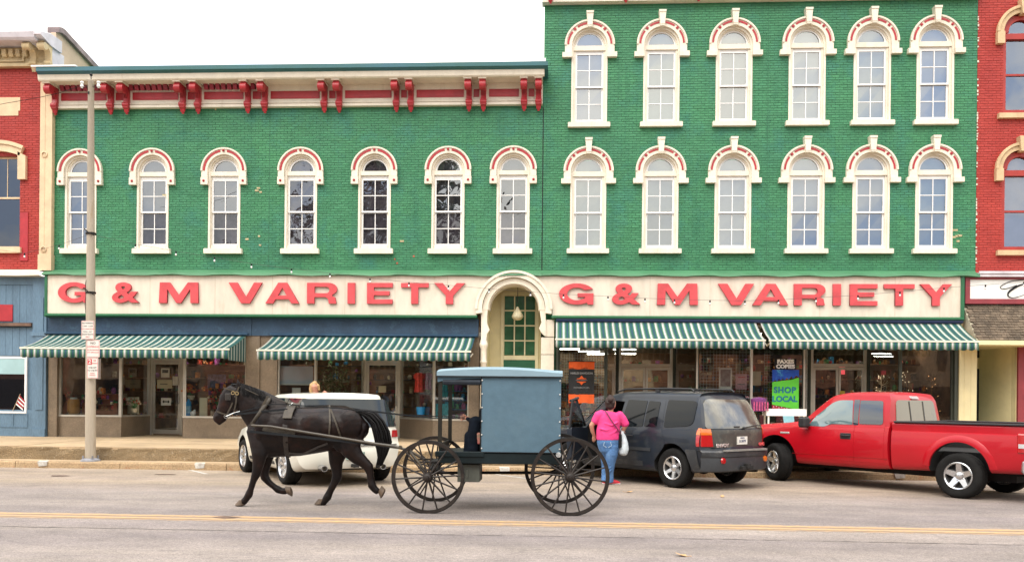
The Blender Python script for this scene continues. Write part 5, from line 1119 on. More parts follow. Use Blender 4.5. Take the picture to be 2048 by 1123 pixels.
def make_wheel(parent, loc, R, W_, spokes, right=False, steer=0.0, style='bar', name='wheel', rimr=.62, dirty=None):
    w = bpy.data.objects.new(name, None); COL.objects.link(w); w.parent = parent; w.location = loc; w.rotation_euler = (0, 0, (PI if right else 0)+steer)
    key = ('wh', R, W_, spokes, style)
    if key not in Car.__dict__.get('cache', {}):
        if 'cache' not in Car.__dict__: Car.cache = {}
        t = MB(); r0 = R*rimr; h = W_/2
        t.lathe([(r0, -h+.01), (r0+.02, -h), (R*.9, -h), (R*.97, -h+.02), (R, -h+.05), (R, -.02), (R-.008, -.018), (R-.008, -.006), (R, -.004), (R, h-.05), (R*.97, h-.02), (R*.9, h), (R*.82, h+.004), (r0+.02, h), (r0, h-.01), (r0, -h+.01)], (0, 0, 0), 'y', 40)
        if style != 'none':
            for k in range(40): a = 2*PI*k/40; M = Matrix.Rotation(a, 4, 'Y'); t.M = M; t.box(-.010, -h+.04, R-.004, .010, -.03, R+.0015); t.box(-.010, .03, R-.004, .010, h-.04, R+.0015); t.M = None
        r = MB(); r.lathe([(r0, h-.012), (r0-.012, h-.004), (r0-.03, h-.02), (r0-.035, -h+.03), (r0-.0, -h+.02)], (0, 0, 0), 'y', 36)
        d = h-.045; r.m = 1; r.lathe([(0, d-.055), (r0-.032, d-.06)], (0, 0, 0), 'y', 30); r.m = 0
        for k in range(spokes):
            a = 2*PI*k/spokes+PI/2; M = Matrix.Rotation(-a, 4, 'Y'); r.M = M
            if style == 'wide': r.add([(.05, d-.02, -.055), (r0-.02, d+.025, -.038), (r0-.02, d+.025, .038), (.05, d-.02, .055), (.05, d-.05, -.07), (r0-.02, d-.03, -.055), (r0-.02, d-.03, .055), (.05, d-.05, .07)], [(0, 1, 2, 3)[::-1], (4, 5, 6, 7), (0, 4, 5, 1)[::-1], (3, 2, 6, 7)[::-1], (1, 5, 6, 2)[::-1]])
            else: r.add([(.04, d-.01, -.03), (r0-.02, d+.02, -.028), (r0-.02, d+.02, .028), (.04, d-.01, .03), (.04, d-.05, -.045), (r0-.02, d-.03, -.04), (r0-.02, d-.03, .04), (.04, d-.05, .045)], [(3, 2, 1, 0), (4, 5, 6, 7), (1, 5, 4, 0), (7, 6, 2, 3), (2, 6, 5, 1)])
            r.M = None
        r.lathe([(0, d+.012), (.045, d+.01), (.062, d-.0), (.068, d-.05)], (0, 0, 0), 'y', 20)
        for k in range(5): a = 2*PI*k/5; r.lathe([(0, d+.0), (.009, d), (.009, d-.03)], (.085*math.cos(a), 0, .085*math.sin(a)), 'y', 6)
        tm, rm_ = t.mesh('tyre', RUBBER, 35), r.mesh('rim', [CHROME, WELL], 35)
        Car.cache[key] = (tm, rm_)
    tm, rm_ = Car.cache[key]; sub('tyre', tm, w); sub('rim', rm_, w); return w
def hdg(p_rear, a_deg): return PI/2+math.radians(a_deg)
def place_car(root_, rl_px, rl_py, ang, ywheel):
    """puts the car so that its rear-left tyre stands on the surveyed ground point"""
    gx, gy = gnd(rl_px, rl_py); th = PI/2+math.radians(ang); root_.rotation_euler = (0, 0, th)
    root_.location = (gx+math.sin(th)*ywheel, gy-math.cos(th)*ywheel, 0)
def carpaint(name, col, var=.05, rough=.32, coat=.7, **k): return paint(name, col, rough, var, 1.5, coat=coat, **k)
UNDER = paint('underbody', (.015, .014, .013), .9, .3, 6)
TAILR = paint('tail_lens', (.42, .010, .012), .12, .05, 8, coat=1, spec=.6); AMB = paint('amber_lens', (.62, .15, .02), .12, .05, 8, coat=1); CLEAR = paint('clear_lens', (.65, .66, .66), .1, .03, 8, coat=1, metal=.3)
PLATE = paint('licence_plate', (.70, .68, .62), .45, .05, 10); TRIMB = paint('black_plastic', (.02, .02, .021), .55, .15, 8)
def chassis(parent, wb, track, exh=None):
    mb = MB(); mb.box(-.7, -.42, .30, wb+.5, .42, .42); mb.tube([(0, -track/2, .36), (0, track/2, .36)], .045, 8); mb.tube([(wb, -track/2, .34), (wb, track/2, .34)], .04, 8); mb.ball((0, 0, .35), .14, 8, 6)
    if exh: mb.tube(exh, .035, 8)
    mb.build('underbody', UNDER, parent, smooth=40)

# ---- dark blue-grey SUV with its driver's door open
SUVP = carpaint('suv_dark_blue_paint', (.016, .021, .030), .15, .34, .35, spot=((.05, .05, .042), 2.2, .56, .3), spec=.3)
SUVD = paint('suv_dusty_paint', (.055, .053, .044), .5, .2, 4, spot=((.16, .145, .11), 3.5, .5, .25), coat=.15)
SG = ccar('suv_glass', (.005, .007, .009), 1.33, .03); SGD = ccar('suv_rear_glass', (.02, .022, .022), 1.8, .05, dust=.62)
CLAD = paint('suv_cladding', (.03, .033, .037), .5, .1, 6, spot=((.11, .10, .085), 3, .55, .2))
def suv_rear(y, z): return float(np.interp(z, [.3, .42, .72, .76, 1.06, 1.14, 1.62, 1.74, 1.8], [-.84, -.90, -.90, -.86, -.85, -.83, -.56, -.44, -.36]))+.20*(y/.93)**4*(1 if z < 1.1 else 1)
def suv_front(y, z): return float(np.interp(z, [.3, .5, .8, 1.0, 1.2], [3.66, 3.72, 3.72, 3.64, 3.5]))-.28*(y/.93)**3
wbS = 2.87
S_ = Car([(-.9, .36, 1.10, 1.74, .80, .93, .90, .70), (-.4, .30, 1.09, 1.77, .88, .95, .92, .70), (.6, .27, 1.07, 1.79, .90, .955, .93, .70), (1.5, .27, 1.05, 1.79, .90, .955, .93, .70), (1.85, .27, 1.04, 1.75, .90, .955, .925, .69),
          (2.1, .27, 1.03, 1.62, .90, .955, .92, .68), (2.45, .27, 1.02, 1.33, .90, .955, .92, .72), (2.72, .27, 1.01, 1.12, .90, .955, .91, .76), (3.2, .28, .96, 1.07, .88, .94, .89, .76), (3.72, .36, .84, .94, .82, .90, .85, .7)],
         suv_rear, suv_front, .45, .5, .11, .03, .02)
suv = root('parked_suv', (0, 0, 0), 'dusty dark blue SUV with roof rails and its driver door open', 'SUV'); place_car(suv, 1352, 974, 41, .80)
fdoor = rpoly([(1.38, .42), (1.38, 1.08), (1.42, 1.62), (1.72, 1.66), (2.36, 1.12), (2.42, 1.0), (2.42, .42)], [.05, .02, .08, .2, .1, .05, .05])
S_.shell('body', [SUVP, WELL], suv, (0, wbS), .43, [([(1.40, .45), (1.40, 1.60), (1.72, 1.62), (2.30, 1.15), (2.38, 1.02), (2.38, .45)], .0, 1.4)])
inner = MB(); inner.box(1.45, .12, .42, 1.95, .62, .72); inner.box(1.42, .14, .72, 1.58, .60, 1.38); inner.box(1.44, .27, 1.38, 1.54, .47, 1.55); inner.build('seat', paint('grey_seat', (.05, .05, .055), .8, .15, 8), suv, bevel=.04)
inner = MB(); th_ = []
for k in range(17): a = 2*PI*k/16; th_.append((2.12-.10*math.sin(a), .36+.18*math.cos(a), 1.02+.155*math.sin(a)))
inner.tube(th_, .015, 6, cap=False); inner.build('steering_wheel', TRIMB, suv, smooth=60)
# rear side door, quarter glass, glass panes
S_.side(rpoly([(.30, .62), (.14, .80), (.26, 1.06), (.32, 1.64), (1.30, 1.68), (1.36, 1.08), (1.36, .42), (.48, .42)], [.15, .1, .04, .06, .06, .02, .05, .1]), 1, .004, 'door', SUVP, suv)
rd = [c for c in suv.children if c.name.startswith('door')][0]
S_.side(rpoly([(.40, 1.12), (.44, 1.60), (.74, 1.62), (.72, 1.12)], .03), 1, .012, 'window', SG, suv); S_.side(rpoly([(.76, 1.12), (.78, 1.62), (1.30, 1.64), (1.33, 1.11)], .03), 1, .012, 'window', SG, suv)
S_.side(rpoly([(-.50, 1.17), (-.46, 1.62), (.26, 1.64), (.22, 1.12)], [.2, .12, .04, .04]), 1, .012, 'window', SG, suv)
for sd in (1, -1):
    S_.side(rpoly([(.72, .36), (2.34, .36), (2.34, .46), (.72, .46)], .02), sd, .012, 'rocker_trim', CLAD, suv)
    S_.side(rpoly([(.50, .66), (1.34, .66), (1.34, .72), (.50, .72)], .02), sd, .018, 'side_moulding', CLAD, suv)
S_.side(rpoly([(.76, 1.12), (.78, 1.62), (1.30, 1.64), (1.33, 1.11)], .03), -1, .012, 'window', SG, suv); S_.side(rpoly([(1.40, 1.1), (1.44, 1.64), (1.74, 1.64), (2.30, 1.12)], .03), -1, .012, 'window', SG, suv)
S_.side(rpoly([(-.50, 1.17), (-.46, 1.62), (.66, 1.64), (.62, 1.12)], [.2, .12, .04, .04]), -1, .012, 'window', SG, suv)
S_.top(rpoly([(1.93, -.60), (1.93, .60), (2.66, .68), (2.66, -.68)], .08), .022, 'windscreen', SG, suv)
h_ = MB(); h_.tube([(1.20, S_.w(1.2, .93)+.01, .93), (1.19, S_.w(1.2, .93)+.045, .94), (.99, S_.w(1.0, .93)+.045, .94), (.98, S_.w(1.0, .93)+.01, .93)], .014, 6); h_.build('handle', TRIMB, rd)
# open front door, hinged at its leading edge
dr = bpy.data.objects.new('door', None); COL.objects.link(dr); dr.parent = suv; dr.location = (2.40, .93, 0); dr.rotation_euler = (0, 0, math.radians(-62)); dr['label'] = 'open driver door with dark window frame'
d = MB(); d.prism(rpoly([(-1.02, .42), (-1.02, 1.08), (-.02, 1.05), (0, .42)], .04), -.10, .0); o = sub('door_skin', d.mesh('door_skin', [SUVP], 40), dr)
d = MB(); fr_ = [(-1.02, 1.08), (-.98, 1.60), (-.66, 1.66), (-.06, 1.10)]
for a, b in zip(fr_, fr_[1:]): d.tube([(a[0], -.05, a[1]), (b[0], -.10 if b[1] > 1.3 else -.05, b[1])], .028, 6)
sub('window_frame', d.mesh('window_frame', TRIMB, 40), dr)
g = MB(); g.add([(-1.0, -.05, 1.08), (-.04, -.05, 1.08), (-.66, -.09, 1.64), (-.96, -.09, 1.58)], [(0, 1, 2, 3)]); sub('pane', g.mesh('pane', glass('door_tint', (.22, .26, .26), .12)), dr)
mr_ = MB(); mr_.box(-.22, .0, .98, -.02, .20, 1.16); o = sub('mirror', mr_.mesh('mirror', TRIMB), dr); bv = o.modifiers.new('b', 'BEVEL'); bv.width = .05; bv.segments = 3
mg = MB(); mg.prismx(rpoly([(.015, .995), (.19, .995), (.19, 1.145), (.015, 1.145)], .03), -.228, -.2215); sub('mirror_glass', mg.mesh('mirror_glass', paint('mirror_silver', (.9, .95, .93), .04, 0, 1, metal=1)), dr)
# hatch, rear glass, lamps, bumper
S_.back(rpoly([(-.80, .78), (.80, .78), (.82, 1.10), (-.82, 1.10)], [.05, .05, .02, .02]), .012, 'tailgate', SUVD, suv); tg = [c for c in suv.children if c.name.startswith('tailgate')][0]
S_.back(rpoly([(-.84, 1.125), (.84, 1.125), (.66, 1.66), (-.66, 1.66)], [.05, .05, .14, .14], 6), .012, 'rear_window', SGD, suv)
S_.back(rpoly([(-.33, .80), (.33, .80), (.33, .99), (-.33, .99)], .04), .004, 'plate_recess', TRIMB, suv)
def suvx(y, z, o=.02): return suv_rear(abs(y), z)-o
q = MB(); q.box(suvx(.0, .9, .026), -.16, .83, suvx(0, .9, .012), .14, .975); pl = q.build('number_plate', PLATE, suv)
lettering('513079', .065, (suvx(0, .9, .030), -.01, .89), paint('plate_ink', (.08, .10, .2), .5, 0, 1), pl, rz=-PI/2, depth=.002); lettering('INDIANA', .03, (suvx(0, .9, .030), -.01, .95), MATS['plate_ink'], pl, rz=-PI/2, depth=.002)
SILV = paint('badge_silver', (.75, .74, .70), .3, .05, 8, metal=.6)
lettering('ENVOY', .085, (suvx(.42, .83, .024), .56, .82), SILV, suv, name='badge', rz=-PI/2, depth=.006, offset=.003, sx=1.25)
lettering('GMC', .075, (suvx(.50, .83, .024), -.62, .82), paint('badge_red', (.7, .1, .1), .4, .05, 8), suv, name='badge', rz=-PI/2, depth=.006, offset=.003)
for sd in (1, -1):
    S_.back([(sd*.74, .80), (sd*.93, .80), (sd*.925, 1.10), (sd*.77, 1.10)], .03, 'tail_light', TAILR, suv); tl = suv.children[-1] if False else [c for c in suv.children if c.name.startswith('tail_light')][-1]
    S_.side([(-.90, .80), (-.76, .80), (-.72, 1.10), (-.90, 1.10)], sd, .012, 'lamp_side', TAILR, tl)
    S_.back([(sd*.765, 1.01), (sd*.93, 1.01), (sd*.925, 1.12), (sd*.775, 1.12)], .034, 'amber_lens', AMB, tl); S_.side([(-.90, 1.01), (-.73, 1.01), (-.75, 1.13), (-.90, 1.13)], sd, .018, 'amber_lens', AMB, tl)
b_ = MB(); n = 24; vs = []
prof = [(.0, .34), (-.05, .36), (-.07, .50), (-.055, .60), (-.075, .62), (-.08, .70), (-.04, .735), (.04, .74)]
for i in range(n+1):
    t = -1+2*i/n; y = .955*t; xx_ = -.90+.26*abs(t)**5
    for dx, z in prof: vs.append((xx_+dx, y, z))
m_ = len(prof); b_.add(vs, [(m_*a+k, m_*a+m_+k, m_*a+m_+k+1, m_*a+k+1) for a in range(n) for k in range(m_-1)]); bump = b_.build('bumper', CLAD, suv, smooth=35)
S_.side(rpoly([(-.70, .34), (-.72, .74), (-.34, .74), (-.44, .46), (-.50, .34)], .03), 1, .02, 'bumper_corner', CLAD, suv)
q = MB(); q.box(-.995, -.62, .715, -.93, .62, .748); sub('step_pad', q.mesh('step_pad', paint('step_grey', (.22, .21, .19), .6, .1, 8)), bump)
for sd in (.62, -.62): q = MB(); q.lathe([(0, -.962), (.05, -.960), (.06, -.93)], (0, sd, .55), 'x', 16); sub('reflector', q.mesh('reflector', TAILR if sd > 0 else AMB), bump)
q = MB(); q.box(-1.05, -.05, .40, -.8, .05, .48); q.box(-1.02, -.16, .38, -.93, .16, .44); sub('tow_hitch', q.mesh('tow_hitch', UNDER), bump)
for sd in (1, -1):
    q = MB(); q.tube([(-.25, sd*.60, 1.80), (-.18, sd*.60, 1.845), (.4, sd*.61, 1.86), (1.5, sd*.61, 1.85), (1.72, sd*.61, 1.80)], .017, 8); q.box(.6, sd*.60-.02, 1.79, .7, sd*.60+.02, 1.85); q.build('roof_rail', TRIMB, suv, smooth=50)
q = MB(); q.tube([(.55, -.6, 1.86), (.55, .6, 1.86)], .016, 6); q.tube([(1.25, -.6, 1.855), (1.25, .6, 1.855)], .016, 6); q.build('cross_bar', TRIMB, suv)
q = MB(); q.tube([(suvx(.1, 1.13, .03), -.12, 1.14), (suvx(.1, 1.17, .035), -.45, 1.175), (suvx(.1, 1.18, .035), -.62, 1.17)], .010, 5); q.ball((suvx(0, 1.12, .02), -.1, 1.13), .03, 8, 6); q.build('wiper', TRIMB, suv)
q = MB(); q.box(suvx(0, 1.16, .03), .02, 1.145, suvx(0, 1.16, 0), .18, 1.165); q.build('glass_handle', TRIMB, suv)
for x, sd, r_ in ((0, .80, False), (0, -.80, True), (wbS, .80, False), (wbS, -.80, True)): make_wheel(suv, (x, sd, .37), .37, .25, 6, r_, style='bar', rimr=.60)
chassis(suv, wbS, 1.6, [(.3, -.35, .3), (-.6, -.45, .32), (-.86, -.5, .33)])

# ---- red extended-cab pickup
RED = carpaint('pickup_red_paint', (.42, .004, .012), .05, .35, .45, spec=.3)
TG = ccar('pickup_front_glass', (.10, .16, .17), 2.1, .02); TG2 = ccar('pickup_dark_glass', (.02, .03, .045), 1.9, .03); TG3 = ccar('pickup_rear_glass', (.16, .14, .10), 1.8, .015)
wbT = 3.68
def cab_rear(y, z): return float(np.interp(z, [.4, 1.22, 1.74, 1.86], [1.20, 1.20, 1.27, 1.36]))+.03*(y/.9)**6
def cab_front(y, z): return float(np.interp(z, [.4, .6, .9, 1.15, 1.3], [4.60, 4.66, 4.66, 4.60, 4.46]))-.30*(y/.98)**3
T_ = Car([(1.2, .42, 1.20, 1.84, .93, .99, .955, .80), (1.6, .40, 1.20, 1.86, .93, .99, .955, .80), (2.15, .40, 1.19, 1.86, .93, .99, .955, .80), (2.5, .40, 1.18, 1.80, .93, .99, .95, .78), (2.82, .40, 1.17, 1.56, .93, .99, .95, .79), (3.16, .40, 1.15, 1.28, .93, .99, .95, .80),
          (3.55, .40, 1.13, 1.22, .93, .99, .94, .82), (4.2, .42, 1.06, 1.17, .92, .985, .93, .82), (4.66, .48, .92, 1.02, .88, .95, .88, .76)], cab_rear, cab_front, .25, .5, .065, .025, .02)
truck = root('pickup_truck', (0, 0, 0), 'shiny red extended-cab pickup truck parked at the right edge', 'pickup truck'); place_car(truck, 1922, 995, 39.5, .86); truck.scale = (1, 1, .975)
T_.shell('cab', [RED, WELL], truck, (wbT,), .50)
def bed_arch(): pass
# bed: a box with an open top, wheel opening and flared side
B_ = Car([(-1.12, .50, 1.14, 1.30, .93, .99, .975, .955), (0, .46, 1.14, 1.30, .95, 1.0, .975, .957), (1.185, .42, 1.14, 1.30, .93, .99, .965, .955)], lambda y, z: -1.12+.05*(y/.97)**6, lambda y, z: 1.185, .2, .1, .03, .0, .0)
B_.shell('bed', [RED, WELL], truck, (0,), .51, [([(-1.04, .80), (1.10, .80), (1.10, 1.6), (-1.04, 1.6)], -.86, .86)], n=40)
mb = MB(); mb.box(-1.1, .875, 1.295, 1.15, .985, 1.33); mb.box(-1.1, -.985, 1.295, 1.15, -.875, 1.33); mb.box(1.07, -.875, 1.295, 1.15, .875, 1.325); mb.build('bed_rail', TRIMB, truck, bevel=.01)
def flare(sd):
    n = 26; vs = []
    for i in range(n+1):
        a = math.radians(6+168*i/n); c, s_ = math.cos(a), math.sin(a)
        for r, dy in ((.505, -.03), (.508, .008), (.55, .012), (.625, .003), (.64, -.01)):
            x, z = r*c, .48+r*s_; vs.append((x, sd*(B_.w(max(-1.2, min(1.1, x)), max(.5, z))+dy), z))
    m = MB(); m.add(vs, [(5*a+k, 5*a+5+k, 5*a+6+k, 5*a+1+k) for a in range(n) for k in range(4)]); return m.build('wheel_flare', RED, truck, smooth=60)
flare(1); flare(-1)
# doors
T_.side(rpoly([(1.93, .52), (1.93, 1.20), (1.98, 1.76), (2.45, 1.76), (3.02, 1.30), (3.16, 1.10), (3.14, .52)], [.03, .01, .04, .2, .1, .06, .06]), 1, .005, 'door', RED, truck)
fdr = [c for c in truck.children if c.name.startswith('door')][-1]
T_.side(rpoly([(1.30, .52), (1.30, 1.20), (1.38, 1.76), (1.91, 1.76), (1.91, .52)], [.03, .1, .08, .02, .02]), 1, .005, 'door', RED, truck)
T_.side(rpoly([(1.97, 1.235), (2.02, 1.71), (2.40, 1.71), (2.80, 1.38), (2.93, 1.18), (2.56, 1.18), (2.42, 1.235)], [.03, .03, .16, .03, .03, .03, .03]), 1, .014, 'window', TG, truck)
T_.side(rpoly([(2.85, 1.36), (3.05, 1.20), (2.96, 1.18)], .01), 1, .014, 'window', TRIMB, truck)
T_.side(rpoly([(1.34, 1.25), (1.40, 1.70), (1.87, 1.71), (1.84, 1.25)], [.08, .06, .03, .03]), 1, .014, 'window', TG2, truck)
T_.side(rpoly([(1.86, 1.23), (1.88, 1.72), (2.00, 1.72), (1.96, 1.23)], .01), 1, .010, 'door_pillar', TG2, truck)
T_.back(rpoly([(-.76, 1.28), (.76, 1.28), (.68, 1.72), (-.68, 1.72)], [.05, .05, .1, .1], 5), .012, 'rear_window', TG3, truck)
rw = [c for c in truck.children if c.name.startswith('rear_window')][-1]
m = MB()
for y in (-.25, .25): m.add([(cab_rear(abs(y), 1.30)-.02, y-.014, 1.30), (cab_rear(abs(y), 1.30)-.02, y+.014, 1.30), (cab_rear(abs(y), 1.70)-.02, y+.014, 1.70), (cab_rear(abs(y), 1.70)-.02, y-.014, 1.70)], [(3, 2, 1, 0)])
m.build('slider_frame', TRIMB, rw)
T_.top(rpoly([(2.62, -.62), (2.62, .62), (3.26, .76), (3.26, -.76)], .08), .02, 'windscreen', TG2, truck)
T_.back(rpoly([(-.14, 1.745), (.14, 1.745), (.13, 1.80), (-.13, 1.80)], .01), .02, 'high_brake_lamp', CLEAR, truck)
h_ = MB(); yv = T_.w(2.1, 1.0); h_.box(1.98, yv-.004, .945, 2.20, yv+.014, 1.065); h_.tube([(2.0, yv+.01, 1.02), (2.03, yv+.05, 1.02), (2.16, yv+.05, 1.02), (2.19, yv+.01, 1.02)], .018, 6); h_.build('handle', TRIMB, fdr, bevel=.02)
m = MB(); m.box(2.84, .99, 1.15, 3.00, 1.20, 1.36); m.box(2.88, .92, 1.18, 2.98, 1.0, 1.24); m.build('mirror', TRIMB, truck, bevel=.04)
m = MB(); yv = T_.w(3.6, 1.02); m.box(3.34, yv, 1.0, 3.56, yv+.014, 1.04); m.build('badge', SILV, truck, bevel=.01)
for sd in (1, -1):
    T_.side(rpoly([(1.22, .60), (3.26, .60), (3.26, .612), (1.22, .612)], .001), sd, .008, 'crease', paint('pickup_dark_crease', (.30, .008, .01), .4, .05, 3) if 'pickup_dark_crease' not in MATS else MATS['pickup_dark_crease'], truck)
    m = MB(); m.box(-1.15, sd*.98-.07, .84, -.93, sd*.98+.03, 1.17); tl = m.build('tail_light', TAILR, truck, bevel=.02); m = MB(); m.box(-1.155, sd*.98-.075, .93, -.96, sd*.98+.035, 1.0); m.build('clear_lens', CLEAR, tl)
m = MB(); m.box(-1.32, -1.0, .50, -.98, 1.0, .74); m.build('rear_bumper', CHROME, truck, bevel=.04)
m = MB(); m.box(-1.14, -.80, .62, -1.09, .80, 1.27); m.build('tailgate', RED, truck, bevel=.01)
for x, sd, r_, st_ in ((0, .86, False, 0), (0, -.86, True, 0), (wbT, .86, False, -.42), (wbT, -.86, True, -.42)): make_wheel(truck, (x, sd, .395), .395, .27, 5, r_, st_, style='wide', rimr=.62)
chassis(truck, wbT, 1.7, [(.5, -.4, .42), (-.7, -.55, .42), (-1.15, -.75, .40)])
m = MB(); m.box(-1.1, .32, .42, 4.2, .42, .56); m.box(-1.1, -.42, .42, 4.2, -.32, .56); m.build('chassis_rail', UNDER, truck)

# ---- white crossover seen past the horse
WHT = carpaint('pearl_white_paint', (.74, .72, .62), .02, .3, .8); WGL = ccar('crossover_glass', (.010, .016, .020), 1.42, .03)
wbM = 2.62
def m_rear(y, z): return float(np.interp(z, [.28, .4, .75, .82, 1.05, 1.15, 1.63, 1.69, 1.74], [-.78, -.86, -.88, -.82, -.80, -.76, -.53, -.52, -.44]))+.22*(y/.93)**4
def m_front(y, z): return float(np.interp(z, [.3, .6, .9, 1.1], [3.42, 3.48, 3.42, 3.3]))-.3*(y/.92)**3
C_ = Car([(-.88, .34, 1.06, 1.68, .80, .92, .89, .64), (-.4, .26, 1.05, 1.71, .86, .94, .91, .66), (.6, .24, 1.04, 1.72, .88, .94, .91, .67), (1.4, .24, 1.02, 1.70, .88, .94, .91, .67), (1.8, .24, 1.01, 1.58, .88, .94, .905, .66), (2.3, .24, 1.0, 1.22, .88, .94, .90, .72), (2.5, .24, .99, 1.10, .88, .94, .90, .74), (3.48, .34, .84, .92, .8, .88, .82, .66)],
         m_rear, m_front, .42, .5, .075, .03, .02)
mini = root('parked_crossover', (0, 0, 0), 'pearl white hatchback parked nose-in behind the trotting horse', 'car'); place_car(mini, 578, 967, 35, .88); mini.scale = (1.10, 1.10, .985)
C_.shell('body', [WHT, WELL], mini, (0, wbM), .42)
for sd in (1, -1):
    C_.side(rpoly([(-.86, 1.10), (-.80, 1.62), (.33, 1.63), (.36, 1.09)], .02), sd, .018, 'window', WGL, mini); C_.side(rpoly([(.37, 1.09), (.36, 1.63), (1.08, 1.63), (1.12, 1.07)], .02), sd, .018, 'window', WGL, mini)
    C_.side(rpoly([(1.14, 1.07), (1.10, 1.63), (1.46, 1.60), (2.06, 1.08)], .03), sd, .010, 'window', WGL, mini)
    C_.side(rpoly([(.50, .34), (2.12, .34), (2.12, .40), (.50, .40)], .02), sd, .010, 'rocker_trim', TRIMB, mini)
    C_.side(rpoly([(.34, .46), (.36, 1.04), (1.12, 1.03), (1.14, .42), (.52, .42)], .04), sd, .005, 'door', WHT, mini); C_.side(rpoly([(1.17, .42), (1.15, 1.03), (2.1, 1.02), (2.1, .42)], .04), sd, .005, 'door', WHT, mini)
    C_.back([(sd*.76, .90), (sd*.91, .90), (sd*.90, 1.03), (sd*.77, 1.03)], .02, 'tail_light', TAILR, mini)
C_.back(rpoly([(-.89, 1.10), (.89, 1.10), (.74, 1.62), (-.74, 1.62)], [.03, .03, .05, .05], 4), .022, 'rear_window', WGL, mini)
C_.back(rpoly([(-.74, .79), (.74, .79), (.78, 1.07), (-.78, 1.07)], .04), .008, 'tailgate', WHT, mini)
C_.back(rpoly([(-.86, .755), (.86, .755), (.86, .767), (-.86, .767)], .003), .006, 'bumper_seam', TRIMB, mini)
mx_ = m_rear(0, .5); m = MB(); m.box(mx_-.03, -.20, .50, mx_-.008, .12, .64); m.build('number_plate', paint('green_plate', (.3, .42, .36), .5, .3, 20), mini)
for y in (.52, -.5): m = MB(); m.lathe([(.045, -.98), (.055, -.98), (.055, -.8), (.045, -.8), (.045, -.97)], (0, y, .36), 'x', 16); m.build('exhaust', CHROME, mini, smooth=40)
m = MB(); m.box(-.98, -.07, .36, -.8, .02, .42); m.build('tow_hitch', UNDER, mini)
C_.top(rpoly([(1.62, -.58), (1.62, .58), (2.42, .66), (2.42, -.66)], .08), .022, 'windscreen', WGL, mini)
for x, sd, r_, st_ in ((0, .80, False, 0), (0, -.80, True, 0), (wbM, .80, False, 0), (wbM, -.80, True, 0)): make_wheel(mini, (x, sd, .36), .36, .25, 9, r_, st_, style='bar', rimr=.68)
chassis(mini, wbM, 1.6)
# ------------------------------------------------------------------ organic bodies: overlapping lofts fused into one skin
def loft(mb, pts, rad, n=16, cap=True):
    """pts (x, y, z); rad (radius in the xz plane, radius along y). rounded ends"""
    P = [Vector(p) for p in pts]; R = list(rad); m = len(P)
    tans = [(P[min(i+1, m-1)]-P[max(i-1, 0)]).normalized() for i in range(m)]
    rings = []
    def ring(p, t, a, b):
        u = Vector((t.z, 0, -t.x)); u = u.normalized() if u.length > 1e-4 else Vector((1, 0, 0)); v = t.cross(u).normalized()
        return [p+u*a*math.cos(2*PI*k/n)+v*b*math.sin(2*PI*k/n) for k in range(n)]
    if cap:
        for q in (80, 50, 22): c, s_ = math.cos(math.radians(q)), math.sin(math.radians(q)); r0 = min(R[0]); rings.append(ring(P[0]-tans[0]*r0*s_*.8, tans[0], R[0][0]*c, R[0][1]*c))
    for i in range(m): rings.append(ring(P[i], tans[i], *R[i]))
    if cap:
        for q in (22, 50, 80): c, s_ = math.cos(math.radians(q)), math.sin(math.radians(q)); r0 = min(R[-1]); rings.append(ring(P[-1]+tans[-1]*r0*s_*.8, tans[-1], R[-1][0]*c, R[-1][1]*c))
    vs = [p for r in rings for p in r]; L_ = len(rings)
    fs = [(i*n+k, i*n+(k+1) % n, (i+1)*n+(k+1) % n, (i+1)*n+k) for i in range(L_-1) for k in range(n)]+[tuple(range(n-1, -1, -1)), tuple(range((L_-1)*n, L_*n))]
    mb.add(vs, fs)
def fuse(mb, name, mat, parent, voxel=.014, it=6, fac=.5):
    me = mb.mesh(name, mat); bm = bmesh.new(); bm.from_mesh(me); bmesh.ops.recalc_face_normals(bm, faces=bm.faces); bm.to_mesh(me); bm.free()
    o = bpy.data.objects.new(name, me); COL.objects.link(o)
    r = o.modifiers.new('r', 'REMESH'); r.mode = 'VOXEL'; r.voxel_size = voxel; r.use_smooth_shade = True
    s_ = o.modifiers.new('s', 'SMOOTH'); s_.factor = fac; s_.iterations = it
    me2 = evaluated(o, name); bpy.data.objects.remove(o); me2.materials.clear(); me2.materials.append(mat)
    me2.polygons.foreach_set('use_smooth', [True]*len(me2.polygons))
    o = bpy.data.objects.new(name, me2); COL.objects.link(o); o.parent = parent
    if parent is not None and parent.get('worldspace'): o.location = -Vector(parent['origin'])
    return o
def strap(mb, pts, w, th=.008):
    """flat leather strap through points; width lies in the xz plane across its run"""
    P = [Vector(p) for p in pts]; vs = []; m = len(P)
    for i, p in enumerate(P):
        t = (P[min(i+1, m-1)]-P[max(i-1, 0)]).normalized(); u = Vector((t.z, 0, -t.x)); u = u.normalized() if u.length > 1e-3 else Vector((1, 0, 0)); nrm = t.cross(u).normalized()
        for a, b in ((-1, -1), (1, -1), (1, 1), (-1, 1)): vs.append(p+u*a*w/2+nrm*b*th/2)
    fs = [(4*i+k, 4*i+(k+1) % 4, 4*i+4+(k+1) % 4, 4*i+4+k) for i in range(m-1) for k in range(4)]+[(3, 2, 1, 0), (4*m-4, 4*m-3, 4*m-2, 4*m-1)]
    mb.add(vs, fs)
